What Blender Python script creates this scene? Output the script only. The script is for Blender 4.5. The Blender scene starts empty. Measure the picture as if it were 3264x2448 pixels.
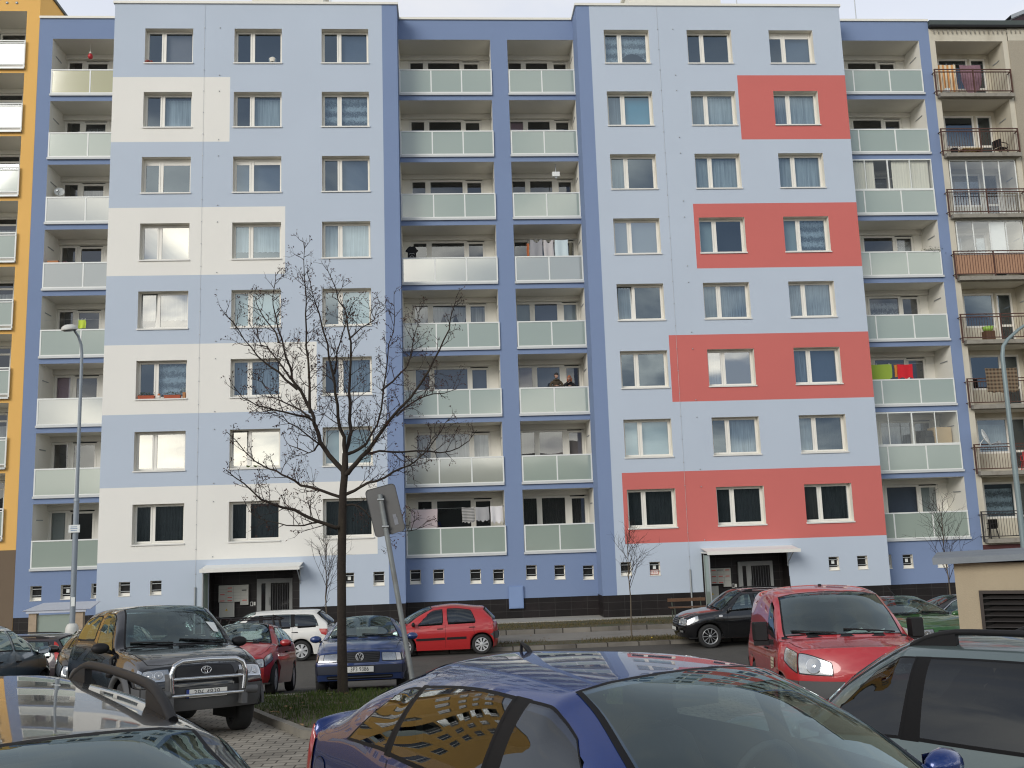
import bpy, bmesh, math, random
from mathutils import Vector, Matrix, noise as mnoise
R = math.radians
random.seed(7)
scn = bpy.context.scene
COL = scn.collection
BASE = 3.42

# ------------------------------------------------------------------ helpers
def tag(o, label=None, cat=None, group=None, kind=None):
    if label: o['label'] = label
    if cat: o['category'] = cat
    if group: o['group'] = group
    if kind: o['kind'] = kind
    return o

def empty(name, loc=(0, 0, 0), parent=None):
    o = bpy.data.objects.new(name, None)
    o.empty_display_size = 0.2
    COL.objects.link(o)
    o.location = loc
    if parent: o.parent = parent
    return o

def thing(name, label, cat, loc=(0, 0, 0), group=None):
    return tag(empty(name, loc), label, cat, group)

class MB:
    """collects faces (with material slots) and links them as one mesh object"""
    def __init__(s): s.v = []; s.f = []; s.m = []; s.sm = []
    def vert(s, p): s.v.append(tuple(p)); return len(s.v) - 1
    def face(s, pts, m=0, smooth=False):
        b = len(s.v); s.v += [tuple(p) for p in pts]
        s.f.append(tuple(range(b, b + len(pts)))); s.m.append(m); s.sm.append(smooth)
    def box(s, x0, x1, y0, y1, z0, z1, m=0, skip=''):
        b = len(s.v)
        s.v += [(x, y, z) for z in (z0, z1) for y in (y0, y1) for x in (x0, x1)]
        F = {'d': (0, 2, 3, 1), 'u': (4, 5, 7, 6), 'f': (0, 1, 5, 4), 'b': (2, 6, 7, 3), 'l': (0, 4, 6, 2), 'r': (1, 3, 7, 5)}
        for k, f in F.items():
            if k in skip: continue
            s.f.append(tuple(b + i for i in f)); s.m.append(m); s.sm.append(False)
    def grid(s, P, m=0, smooth=True, close=False, flip=False):
        """P: rows of points"""
        b = len(s.v); nr = len(P); nc = len(P[0])
        for r in P: s.v += [tuple(p) for p in r]
        mf = m if callable(m) else (lambda i, j: m)
        for i in range(nr - 1):
            for j in range(nc if close else nc - 1):
                k = (j + 1) % nc
                mm = mf(i, j)
                if mm is None: continue
                q = (b + i * nc + j, b + i * nc + k, b + (i + 1) * nc + k, b + (i + 1) * nc + j)
                if flip: q = q[::-1]
                s.f.append(q); s.m.append(mm); s.sm.append(smooth)
    def tube(s, pts, rad, n=8, m=0, cap=True, smooth=True):
        pts = [Vector(p) for p in pts]
        if not hasattr(rad, '__len__'): rad = [rad] * len(pts)
        rows = []
        t0 = (pts[1] - pts[0]).normalized()
        up = Vector((0, 0, 1)) if abs(t0.z) < .9 else Vector((1, 0, 0))
        a = t0.cross(up).normalized()
        for i, p in enumerate(pts):
            t = (pts[min(i + 1, len(pts) - 1)] - pts[max(i - 1, 0)])
            if t.length < 1e-9: t = t0
            t = t.normalized()
            a = (a - t * a.dot(t))
            if a.length < 1e-6: a = t.orthogonal()
            a.normalize(); b = t.cross(a)
            rows.append([p + (a * math.cos(2 * math.pi * k / n) + b * math.sin(2 * math.pi * k / n)) * rad[i] for k in range(n)])
        s.grid(rows, m, smooth, close=True, flip=True)
        if cap:
            s.face(rows[0], m); s.face(rows[-1][::-1], m)
    def lathe(s, prof, c=(0, 0, 0), axis='z', n=16, m=0, smooth=True):
        """prof: (r, h) pairs; axis z or y"""
        rows = []
        for r, h in prof:
            row = []
            for k in range(n):
                a = 2 * math.pi * k / n
                if axis == 'z': row.append((c[0] + r * math.cos(a), c[1] + r * math.sin(a), c[2] + h))
                elif axis == 'y': row.append((c[0] + r * math.cos(a), c[1] + h, c[2] + r * math.sin(a)))
                else: row.append((c[0] + h, c[1] + r * math.cos(a), c[2] + r * math.sin(a)))
            rows.append(row)
        s.grid(rows, m, smooth, close=True, flip=(axis == 'y'))
    def build(s, name, mats, parent=None, autosm=None):
        me = bpy.data.meshes.new(name)
        me.from_pydata(s.v, [], s.f)
        if not isinstance(mats, (list, tuple)): mats = [mats]
        for m in mats: me.materials.append(m)
        me.polygons.foreach_set('material_index', s.m)
        me.polygons.foreach_set('use_smooth', s.sm)
        me.update()
        o = bpy.data.objects.new(name, me)
        COL.objects.link(o)
        if parent: o.parent = parent
        return o

def weld(o, d=1e-4):
    bm = bmesh.new(); bm.from_mesh(o.data)
    bmesh.ops.remove_doubles(bm, verts=bm.verts, dist=d)
    bmesh.ops.recalc_face_normals(bm, faces=bm.faces)
    bm.to_mesh(o.data); bm.free(); o.data.update()
    return o

def text_obj(name, txt, size, m, parent, loc, rot, thick=.002, xs=1.0, align='CENTER', font_scale=None):
    cu = bpy.data.curves.new(name + '_c', 'FONT')
    cu.body = txt; cu.size = size; cu.align_x = align; cu.align_y = 'CENTER'; cu.extrude = thick
    cu.resolution_u = 3
    t = bpy.data.objects.new(name + '_t', cu); COL.objects.link(t)
    dg = bpy.context.evaluated_depsgraph_get()
    me = bpy.data.meshes.new_from_object(t.evaluated_get(dg))
    bpy.data.objects.remove(t); bpy.data.curves.remove(cu)
    me.materials.clear(); me.materials.append(m)
    o = bpy.data.objects.new(name, me); COL.objects.link(o)
    o.parent = parent; o.location = loc; o.rotation_euler = rot; o.scale = (xs, 1, 1)
    return o

# ------------------------------------------------------------------ materials
MATS = {}
def srgb(*c):
    return tuple(((v / 255) / 12.92 if v / 255 <= .04045 else ((v / 255 + .055) / 1.055) ** 2.4) for v in c)

def nodes_of(name):
    m = bpy.data.materials.new(name); m.use_nodes = True
    nt = m.node_tree
    return m, nt, nt.nodes['Principled BSDF'], nt.nodes['Material Output']

def mat(name, col, rough=.6, metal=0., var=.10, vscale=3., bump=0., bscale=80., coat=0., spec=.5, twosided=None, stain=None, vdetail=4):
    """principled material with a little procedural colour variation, optional bump / stain"""
    if name in MATS: return MATS[name]
    m, nt, b, out = nodes_of(name)
    L = nt.links.new; N = nt.nodes.new
    b.inputs['Roughness'].default_value = rough
    b.inputs['Metallic'].default_value = metal
    b.inputs['Coat Weight'].default_value = coat
    b.inputs['Coat Roughness'].default_value = .02
    b.inputs['Specular IOR Level'].default_value = spec
    tc = N('ShaderNodeTexCoord')
    c = None
    if var > 0:
        n = N('ShaderNodeTexNoise'); n.inputs['Scale'].default_value = vscale; n.inputs['Detail'].default_value = vdetail
        L(tc.outputs['Object'], n.inputs['Vector'])
        mx = N('ShaderNodeMix'); mx.data_type = 'RGBA'
        mx.inputs[6].default_value = tuple(v * (1 - var) for v in col) + (1,)
        mx.inputs[7].default_value = tuple(min(1, v * (1 + var)) for v in col) + (1,)
        L(n.outputs['Fac'], mx.inputs[0]); c = mx.outputs[2]
        if stain:
            w = N('ShaderNodeTexNoise'); w.inputs['Scale'].default_value = stain[1]; w.inputs['Detail'].default_value = 6
            mp = N('ShaderNodeMapping'); mp.inputs['Scale'].default_value = stain[3] if len(stain) > 3 else (1, 1, .25)
            L(tc.outputs['Object'], mp.inputs['Vector']); L(mp.outputs[0], w.inputs['Vector'])
            rp = N('ShaderNodeMapRange'); rp.inputs[1].default_value = .5; rp.inputs[2].default_value = .75
            rp.inputs[4].default_value = stain[2]
            L(w.outputs['Fac'], rp.inputs[0])
            m2 = N('ShaderNodeMix'); m2.data_type = 'RGBA'
            L(rp.outputs[0], m2.inputs[0]); L(c, m2.inputs[6]); m2.inputs[7].default_value = tuple(stain[0]) + (1,)
            c = m2.outputs[2]
    if twosided is not None:
        g = N('ShaderNodeNewGeometry'); m3 = N('ShaderNodeMix'); m3.data_type = 'RGBA'
        L(g.outputs['Backfacing'], m3.inputs[0])
        if c: L(c, m3.inputs[6])
        else: m3.inputs[6].default_value = tuple(col) + (1,)
        m3.inputs[7].default_value = tuple(twosided) + (1,); c = m3.outputs[2]
    if c: L(c, b.inputs['Base Color'])
    else: b.inputs['Base Color'].default_value = tuple(col) + (1,)
    if bump > 0:
        n2 = N('ShaderNodeTexNoise'); n2.inputs['Scale'].default_value = bscale; n2.inputs['Detail'].default_value = 3
        L(tc.outputs['Object'], n2.inputs['Vector'])
        bp = N('ShaderNodeBump'); bp.inputs['Strength'].default_value = bump; bp.inputs['Distance'].default_value = .01
        L(n2.outputs['Fac'], bp.inputs['Height']); L(bp.outputs[0], b.inputs['Normal'])
    MATS[name] = m
    return m

def glass(name, tint, base, rough=.0, wob=.0, wscale=1.5, power=5., refl=(.92, .96, 1.)):
    """thin pane: tinted see-through mixed with a mirror reflection (Schlick-like falloff)"""
    if name in MATS: return MATS[name]
    m, nt, b, out = nodes_of(name)
    nt.nodes.remove(b)
    L = nt.links.new; N = nt.nodes.new
    t = N('ShaderNodeBsdfTransparent'); t.inputs[0].default_value = tuple(tint) + (1,)
    g = N('ShaderNodeBsdfGlossy'); g.inputs['Roughness'].default_value = rough; g.inputs['Color'].default_value = tuple(refl) + (1,)
    lw = N('ShaderNodeLayerWeight'); lw.inputs['Blend'].default_value = .5
    pw = N('ShaderNodeMath'); pw.operation = 'POWER'; pw.inputs[1].default_value = power
    L(lw.outputs['Facing'], pw.inputs[0])
    mr = N('ShaderNodeMapRange'); mr.inputs[3].default_value = base; mr.inputs[4].default_value = 1.
    L(pw.outputs[0], mr.inputs[0])
    mx = N('ShaderNodeMixShader')
    L(mr.outputs[0], mx.inputs[0]); L(t.outputs[0], mx.inputs[1]); L(g.outputs[0], mx.inputs[2])
    L(mx.outputs[0], out.inputs[0])
    if wob > 0:
        tc = N('ShaderNodeTexCoord'); n = N('ShaderNodeTexNoise'); n.inputs['Scale'].default_value = wscale; n.inputs['Detail'].default_value = 1
        L(tc.outputs['Object'], n.inputs['Vector'])
        bp = N('ShaderNodeBump'); bp.inputs['Strength'].default_value = wob; bp.inputs['Distance'].default_value = .02
        L(n.outputs['Fac'], bp.inputs['Height']); L(bp.outputs[0], g.inputs['Normal'])
    MATS[name] = m
    return m

def net(name, col, alpha, pattern=None, scale=30., band=None):
    """curtain cloth: partly see-through, with vertical threads or a lace pattern"""
    if name in MATS: return MATS[name]
    m, nt, b, out = nodes_of(name)
    L = nt.links.new; N = nt.nodes.new
    b.inputs['Base Color'].default_value = tuple(col) + (1,); b.inputs['Roughness'].default_value = .9
    t = N('ShaderNodeBsdfTransparent'); mx = N('ShaderNodeMixShader')
    L(t.outputs[0], mx.inputs[1]); L(b.outputs[0], mx.inputs[2]); L(mx.outputs[0], out.inputs[0])
    tc = N('ShaderNodeTexCoord')
    mp = N('ShaderNodeMapping'); L(tc.outputs['Object'], mp.inputs[0])
    if pattern == 'lace':
        n = N('ShaderNodeTexNoise'); n.inputs['Scale'].default_value = scale; n.inputs['Detail'].default_value = 4; n.inputs['Distortion'].default_value = 1.
        L(mp.outputs[0], n.inputs['Vector'])
        w = N('ShaderNodeTexWave'); w.bands_direction = 'Z'; w.inputs['Scale'].default_value = .72; L(mp.outputs[0], w.inputs['Vector'])
        ad = N('ShaderNodeMath'); ad.operation = 'MULTIPLY_ADD'; ad.inputs[1].default_value = .35; L(w.outputs['Fac'], ad.inputs[0]); L(n.outputs['Fac'], ad.inputs[2]); o = ad.outputs[0]
        r = N('ShaderNodeMapRange'); r.inputs[1].default_value = .55; r.inputs[2].default_value = .85
    else:
        mp.inputs['Scale'].default_value = (1, 1, .04)
        n = N('ShaderNodeTexNoise'); n.inputs['Scale'].default_value = scale; n.inputs['Detail'].default_value = 3
        L(mp.outputs[0], n.inputs['Vector']); o = n.outputs['Fac']
        r = N('ShaderNodeMapRange'); r.inputs[1].default_value = .3; r.inputs[2].default_value = .7
    r.inputs[3].default_value = alpha[0]; r.inputs[4].default_value = alpha[1]
    L(o, r.inputs[0]); L(r.outputs[0], mx.inputs[0])
    MATS[name] = m
    return m

# paint / facade colours (albedo)
M_light = mat('light_blue_render', (.505, .572, .665), .92, var=.045, vscale=.35, bump=.25, bscale=55, spec=.2)
M_dblue = mat('mid_blue_render', (.212, .280, .44), .92, var=.05, vscale=.4, bump=.25, bscale=55, spec=.2)
M_white = mat('cream_render', (.82, .805, .755), .92, var=.04, vscale=.4, bump=.22, bscale=55, spec=.2)
M_red = mat('coral_red_render', (.60, .165, .148), .92, var=.05, vscale=.4, bump=.25, bscale=55, spec=.2)
M_yel = mat('ochre_render', (.82, .49, .155), .92, var=.05, vscale=.4, bump=.22, bscale=55, spec=.2)
M_reveal = mat('reveal_render', (.80, .77, .69), .9, var=.04, vscale=2, spec=.2)
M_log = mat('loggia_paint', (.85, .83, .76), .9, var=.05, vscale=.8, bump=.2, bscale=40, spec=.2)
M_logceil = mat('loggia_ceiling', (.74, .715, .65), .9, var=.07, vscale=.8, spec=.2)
M_pvc = mat('white_plastic_frame', (.80, .78, .72), .35, var=.02)
M_alu = mat('white_metal', (.78, .80, .77), .4, var=.03)
M_flash = mat('light_grey_flashing', (.58, .60, .60), .5, var=.05)
M_sill = mat('sill_white', (.74, .73, .69), .45, var=.04)
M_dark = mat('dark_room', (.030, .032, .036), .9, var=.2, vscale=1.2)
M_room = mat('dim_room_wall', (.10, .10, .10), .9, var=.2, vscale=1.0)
M_brown = mat('brown_base_render', (.17, .125, .085), .9, var=.08, vscale=.6, bump=.2)
M_roofdark = mat('dark_roof_sheet', (.06, .075, .07), .55, var=.15)
M_zinc = mat('galvanised_steel', (.42, .44, .45), .45, metal=.6, var=.12, vscale=4)
M_conc = mat('old_concrete_paint', (.60, .56, .46), .92, var=.08, vscale=.8, bump=.3, bscale=30, stain=((.30, .26, .19), 1.1, .55))
M_pebble = mat('pebble_dash', (.37, .33, .26), .95, var=.22, vscale=40, bump=.5, bscale=60)
M_rawc = mat('raw_concrete', (.30, .28, .24), .95, var=.2, vscale=3, bump=.4, bscale=30, stain=((.12, .10, .08), 3., .7, (1, 1, 1)))
M_rust = mat('rusty_brown_rail', (.085, .038, .028), .75, var=.35, vscale=12)
M_maroon = mat('maroon_base_render', (.085, .03, .03), .9, var=.1)
M_black = mat('black_plastic', (.011, .011, .012), .55, var=.1, spec=.3)
M_rubber = mat('tyre_rubber', (.022, .022, .022), .85, var=.2, vscale=20)
M_seam = mat('panel_gap', (.006, .006, .006), .8, var=0)
M_chrome = mat('chrome', (.62, .63, .64), .12, metal=1., var=.03)
M_silverp = mat('silver_wheel_paint', (.50, .51, .52), .3, metal=.6, var=.04)
M_capgrey = mat('hubcap_plastic', (.52, .53, .54), .38, metal=.25, var=.06)
M_int = mat('car_interior_cloth', (.035, .036, .04), .9, var=.2, vscale=20)
M_intl = mat('car_interior_trim', (.13, .13, .125), .8, var=.1)
M_paper = mat('white_paper', (.75, .78, .76), .8, var=.03)
M_wood = mat('bench_wood', (.12, .062, .032), .7, var=.3, vscale=15)
M_plate = mat('plate_white', (.70, .70, .66), .45, var=.04)
M_ink = mat('plate_ink', (.012, .012, .014), .6, var=0)

def tilemat(name, c1, c2, mortar, sx, sy, mort=.01, rough=.35, axes='xz', offset=0., bump=.2, spec=.5):
    if name in MATS: return MATS[name]
    m, nt, b, out = nodes_of(name); L = nt.links.new; N = nt.nodes.new
    tc = N('ShaderNodeTexCoord'); sp = N('ShaderNodeSeparateXYZ'); cb = N('ShaderNodeCombineXYZ')
    L(tc.outputs['Object'], sp.inputs[0])
    L(sp.outputs['XYZ'.index(axes[0].upper())], cb.inputs[0]); L(sp.outputs['XYZ'.index(axes[1].upper())], cb.inputs[1])
    br = N('ShaderNodeTexBrick'); br.offset = offset
    br.inputs['Scale'].default_value = 1.; br.inputs['Brick Width'].default_value = sx; br.inputs['Row Height'].default_value = sy
    br.inputs['Mortar Size'].default_value = mort; br.inputs['Mortar Smooth'].default_value = .2
    br.inputs['Color1'].default_value = tuple(c1) + (1,); br.inputs['Color2'].default_value = tuple(c2) + (1,); br.inputs['Mortar'].default_value = tuple(mortar) + (1,)
    L(cb.outputs[0], br.inputs['Vector'])
    n = N('ShaderNodeTexNoise'); n.inputs['Scale'].default_value = 1.3; n.inputs['Detail'].default_value = 8
    L(tc.outputs['Object'], n.inputs['Vector'])
    mr = N('ShaderNodeMapRange'); mr.inputs[1].default_value = .3; mr.inputs[2].default_value = .7; mr.inputs[3].default_value = .72; mr.inputs[4].default_value = 1.25
    L(n.outputs['Fac'], mr.inputs[0])
    mx = N('ShaderNodeMix'); mx.data_type = 'RGBA'; mx.blend_type = 'MULTIPLY'; mx.inputs[0].default_value = 1.
    L(br.outputs['Color'], mx.inputs[6]); L(mr.outputs[0], mx.inputs[7])
    L(mx.outputs[2], b.inputs['Base Color'])
    b.inputs['Roughness'].default_value = rough; b.inputs['Specular IOR Level'].default_value = spec
    bp = N('ShaderNodeBump'); bp.inputs['Strength'].default_value = bump; bp.inputs['Distance'].default_value = .01; bp.invert = True
    L(br.outputs['Fac'], bp.inputs['Height']); L(bp.outputs[0], b.inputs['Normal'])
    MATS[name] = m
    return m

M_tile = tilemat('dark_plinth_tile', (.013, .011, .011), (.018, .014, .014), (.055, .052, .05), .65, .3, .006, rough=.45, spec=.3)
M_paver = tilemat('concrete_pavers', (.335, .305, .255), (.27, .245, .205), (.10, .09, .075), .24, .16, .010, rough=.9, axes='xy', offset=.5, bump=.6, spec=.2)
M_pane = glass('window_glass', (.60, .68, .74), .17, refl=(.74, .88, 1.), wob=.05, wscale=1.1)
M_panew = glass('sky_bright_window_glass', (.72, .76, .78), .46, wob=.10, wscale=.8, refl=(1., .99, .95))  # stronger, warmer mirror on chosen windows, imitating bright cloud reflections
M_lpane = glass('loggia_window_glass', (.70, .72, .75), .13, wob=.05)
M_thin = glass('sliding_glass', (.93, .95, .94), .07)

def frosted(name, col, a=.80, rough=.12, gl_=.12):
    if name in MATS: return MATS[name]
    m, nt, b, out = nodes_of(name); L = nt.links.new; N = nt.nodes.new
    b.inputs['Base Color'].default_value = tuple(col) + (1,); b.inputs['Roughness'].default_value = rough
    b.inputs['Specular IOR Level'].default_value = .75
    tc = N('ShaderNodeTexCoord'); n = N('ShaderNodeTexNoise'); n.inputs['Scale'].default_value = .9; n.inputs['Detail'].default_value = 1
    L(tc.outputs['Object'], n.inputs['Vector'])
    bp = N('ShaderNodeBump'); bp.inputs['Strength'].default_value = .06; bp.inputs['Distance'].default_value = .02
    L(n.outputs['Fac'], bp.inputs['Height']); L(bp.outputs[0], b.inputs['Normal'])
    tr = N('ShaderNodeBsdfTranslucent'); tr.inputs[0].default_value = tuple(min(1, c * 1.2) for c in col) + (1,)
    mx = N('ShaderNodeMixShader'); mx.inputs[0].default_value = 1 - a
    gl = N('ShaderNodeBsdfGlossy'); gl.inputs['Roughness'].default_value = .07; L(bp.outputs[0], gl.inputs['Normal'])
    m2 = N('ShaderNodeMixShader'); m2.inputs[0].default_value = gl_
    L(b.outputs[0], mx.inputs[1]); L(tr.outputs[0], mx.inputs[2]); L(mx.outputs[0], m2.inputs[1]); L(gl.outputs[0], m2.inputs[2]); L(m2.outputs[0], out.inputs[0])
    MATS[name] = m
    return m
M_fros = frosted('frosted_green_glass', (.42, .50, .44))
M_frosr = frosted('frosted_glass_sky_bright', (.50, .53, .46), gl_=.34)  # bright sky reflection put into a paler, glossier copy of the panel glass
M_frosy = frosted('frosted_yellow_glass', (.52, .50, .27))

# ------------------------------------------------------------------ ground profile
GP = [(-400, 1.45), (-34, 1.40), (-25, 1.02), (-19, .56), (-12.5, -.25), (-6.85, -.25)]
def gz(y):
    if y <= GP[0][0]: return GP[0][1]
    for (a, za), (b, zb) in zip(GP, GP[1:]):
        if y <= b: return za + (zb - za) * (y - a) / (b - a)
    return GP[-1][1]

# ------------------------------------------------------------------ camera
def setup_camera():
    r = (0.069607, 0.152333, -0.033056)
    yaw, p, ro = CAM_ROT
    cy, sy, cp, sp, cr, sr = math.cos(yaw), math.sin(yaw), math.cos(p), math.sin(p), math.cos(ro), math.sin(ro)
    right = Vector((cy, -sy, 0)); f0 = Vector((sy, cy, 0)); u0 = Vector((0, 0, 1))
    fwd = f0 * cp + u0 * sp; up = -f0 * sp + u0 * cp
    r2 = right * cr + up * sr; u2 = -right * sr + up * cr
    cam = bpy.data.cameras.new('camera'); co = bpy.data.objects.new('camera', cam); COL.objects.link(co)
    M = Matrix((r2, u2, -fwd)).transposed().to_4x4()
    M.translation = Vector(CAM_LOC)
    co.matrix_world = M
    cam.sensor_fit = 'HORIZONTAL'; cam.sensor_width = 36; cam.lens = 36 * CAM_F / 2212
    cam.clip_start = .05; cam.clip_end = 3000
    scn.camera = co
CAM_LOC = (12.0817, -37.9594, .0259 + BASE); CAM_ROT = (0.069588, 0.152407, -0.033055); CAM_F = 2075.3
setup_camera()

# ------------------------------------------------------------------ facade helper
def holed_wall(mb, x0, x1, z0, z1, y, holes, depth=.2, color=None, xs=(), zs=(), reveal=None, rm=0, lint=None):
    """front-facing wall sheet at y with rectangular holes (hx0,hx1,hz0,hz1[,depth,reveal_mat]) and reveals behind them"""
    X = sorted(set([x0, x1] + [v for h in holes for v in h[:2]] + [v for v in xs if x0 < v < x1]))
    Z = sorted(set([z0, z1] + [v for h in holes for v in h[2:4]] + [v for v in zs if z0 < v < z1]))
    X = [v for v in X if x0 - 1e-6 <= v <= x1 + 1e-6]; Z = [v for v in Z if z0 - 1e-6 <= v <= z1 + 1e-6]
    for i in range(len(X) - 1):
        for j in range(len(Z) - 1):
            cx, cz = (X[i] + X[i + 1]) / 2, (Z[j] + Z[j + 1]) / 2
            if any(h[0] < cx < h[1] and h[2] < cz < h[3] for h in holes): continue
            mb.face([(X[i], y, Z[j]), (X[i + 1], y, Z[j]), (X[i + 1], y, Z[j + 1]), (X[i], y, Z[j + 1])], color(cx, cz) if color else 0)
    for h in holes:
        a, b, c, d = h[:4]; dd = h[4] if len(h) > 4 else depth; m = h[5] if len(h) > 5 else rm
        ml = h[6] if len(h) > 6 else m
        Y = y + dd
        mb.face([(a, y, c), (a, y, d), (a, Y, d), (a, Y, c)], m)
        mb.face([(b, y, d), (b, y, c), (b, Y, c), (b, Y, d)], m)
        mb.face([(a, y, d), (b, y, d), (b, Y, d), (a, Y, d)], ml)
        if c > z0 + .005: mb.face([(b, y, c), (a, y, c), (a, Y, c), (b, Y, c)], m)

# ------------------------------------------------------------------ windows
C_net = [net('net_curtain_white', srgb(226, 230, 226), (.55, .95), scale=14),
         net('net_curtain_grey', srgb(150, 158, 160), (.5, .95), scale=16),
         net('net_curtain_lace', srgb(215, 222, 222), (.30, .95), 'lace', 11),
         net('net_curtain_fine', srgb(190, 198, 204), (.35, .8), scale=22)]
C_dkgrey = net('dark_grey_drape', srgb(70, 70, 68), (.6, 1.), scale=18)
C_brown = net('brown_drape', srgb(88, 78, 70), (.75, 1.), scale=18)
C_turq = mat('turquoise_blind', srgb(100, 170, 190), .8, var=.15, vscale=1)
C_lilac = mat('lilac_grey_blind', srgb(158, 146, 142), .8, var=.06)
C_pale = mat('pale_blind', srgb(188, 200, 194), .8, var=.05)  # also set behind shine panes so they read as bright sky reflections
C_pink = mat('pink_blind', srgb(215, 178, 196), .8, var=.08)
C_plum = mat('plum_blind', srgb(98, 58, 88), .8, var=.1)
C_blue = mat('blue_grey_blind', srgb(92, 104, 122), .8, var=.08)
CURT = {'n': C_net[0], 'g': C_net[1], 'l': C_net[2], 'f': C_net[3], 'd': C_dkgrey, 'b': C_brown, 't': C_turq, 'i': C_lilac, 'p': C_pale, 'k': C_pink, 'u': C_plum, 'B': C_blue}

def curtain_sheet(mb, x0, x1, z0, z1, y, m=0, wave=.02, edge=None, n=None):
    """hanging cloth with folds; edge(t)->lower z offset"""
    n = n or max(6, int((x1 - x0) * 24)); ph = random.random() * 6
    rows = []
    for r in range(5):
        t = r / 4; row = []
        for i in range(n + 1):
            s = i / n; x = x0 + (x1 - x0) * s
            zb = z0 + (edge(s) if edge else 0)
            z = z1 + (zb - z1) * t
            row.append((x, y + wave * math.sin(ph + s * (x1 - x0) * 52) * (.5 + .5 * t), z))
        rows.append(row)
    mb.grid(rows, m, True, flip=True)

def sash(mb, x0, x1, z0, z1, y0, y1, w, m=0, wt=None, wb=None):
    wt = wt or w; wb = wb or w
    mb.box(x0, x0 + w, y0, y1, z0, z1, m); mb.box(x1 - w, x1, y0, y1, z0, z1, m)
    mb.box(x0 + w, x1 - w, y0, y1, z1 - wt, z1, m); mb.box(x0 + w, x1 - w, y0, y1, z0, z0 + wb, m)

def pane_quad(mb, x0, x1, z0, z1, y, m=0, tx=0., tz=0.):
    w = (x1 - x0) / 2; h = (z1 - z0) / 2
    mb.face([(x0, y - w * tx - h * tz, z0), (x1, y + w * tx - h * tz, z0), (x1, y + w * tx + h * tz, z1), (x0, y - w * tx + h * tz, z1)], m)

def flat_window(bld, X, Zs, spec, W=1.945, H=1.519, split=.36, y=.29):
    """two-light window: white frame, two sashes, panes, sill, curtain.  spec: dict"""
    f = MB(); o = .035
    f.box(X, X + o, y, y + .07, Zs, Zs + H); f.box(X + W - o, X + W, y, y + .07, Zs, Zs + H)
    f.box(X + o, X + W - o, y, y + .07, Zs + H - .035, Zs + H); f.box(X + o, X + W - o, y, y + .07, Zs, Zs + .05)
    xm = X + W * split
    f.box(xm - .03, xm + .03, y, y + .07, Zs + .05, Zs + H - .035)
    lights = [(X + o, xm - .03), (xm + .03, X + W - o)]
    tilt = spec.get('tilt')
    fr = None
    for i, (a, b) in enumerate(lights):
        if tilt == i: continue
        sash(f, a, b, Zs + .05, Zs + H - .035, y - .018, y + .05, .062)
    fr = f.build('window', M_pvc, bld)
    if tilt is not None:
        a, b = lights[tilt]; s = MB(); sash(s, a, b, 0, H - .085, -.03, .03, .062)
        so = s.build('tilted_sash', M_pvc, fr); so.location = (0, y + .02, Zs + .05); so.rotation_euler = (R(-7), 0, 0)
    p = MB(); k = 0
    for i, (a, b) in enumerate(lights):
        tx, tz = random.gauss(0, .004), random.gauss(0, .004)
        pane_quad(p, a + .062, b - .062, Zs + .112, Zs + H - .097, y + .015, 0, tx, tz)
    po = p.build('pane', M_panew if spec.get('shine') else M_pane, fr)
    s = MB(); s.box(X - .03, X + W + .03, -.045, y, Zs - .028, Zs + .004); s.box(X - .03, X + W + .03, -.045, -.035, Zs - .05, Zs - .028)
    s.build('sill', M_sill, fr)
    c = MB(); mats = []
    yc = y + .16
    for i, (a, b) in enumerate(lights):
        key = spec.get('c', '--')[i]
        if key == '-': continue
        mt = CURT[key]
        if mt not in mats: mats.append(mt)
        mi = mats.index(mt)
        lo = spec.get('lo', 0.); hi = spec.get('hi', .05)
        e = None
        if spec.get('arch'): e = lambda s, a=a, b=b: .62 * max(0, 1 - ((a + (b - a) * s - (X + W * .66)) / .75) ** 2)
        elif spec.get('scal'): e = lambda s: .03 * abs(math.sin(s * 18))
        elif spec.get('sweep') and i == 1: e = lambda s: .45 * max(0, .5 - s)
        curtain_sheet(c, a - .03, b + .03, Zs + .02 + lo, Zs + H - hi, yc, mi, .004 if key in 'tipukB' else .02, e)
    if mats: c.build('curtain', mats, fr)
    if spec.get('blind'):
        q = MB(); a, b = lights[1]
        for i, (a, b) in enumerate(lights):
            q.box(a + .05, b - .05, y + .005, y + .012, Zs + H - .097 - .16, Zs + H - .09)
        q.build('roller_blind', M_pvc, fr)
    return fr

def cellar_window(bld, x0, z0, y, w=.42, h=.52, paper=0):
    f = MB(); yy = y + .13
    sash(f, x0, x0 + w, z0, z0 + h, yy, yy + .05, .028, 0, wb=.11)
    f.box(x0 - .015, x0 + w + .015, y - .02, yy, z0 - .02, z0 + .002)
    o = f.build('cellar_window', M_pvc, bld)
    p = MB(); p.face([(x0 + .03, yy + .03, z0 + .08), (x0 + w - .03, yy + .03, z0 + .08), (x0 + w - .03, yy + .03, z0 + h - .03), (x0 + .03, yy + .03, z0 + h - .03)])
    p.build('pane', mat('cellar_glass', (.022, .023, .024), .12, var=.3, vscale=6), o)
    for t in (.26, .72):
        b = MB(); b.box(x0 - .0, x0 + w, yy - .055, yy - .035, z0 + h * t + .02, z0 + h * t + .045); b.build('window_bar', M_zinc, o)
    if paper:
        q = MB(); q.box(x0 + .16, x0 + .28, yy + .018, yy + .024, z0 + .24, z0 + .38)
        q.build('paper_note', M_paper, o)
    return o

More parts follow.
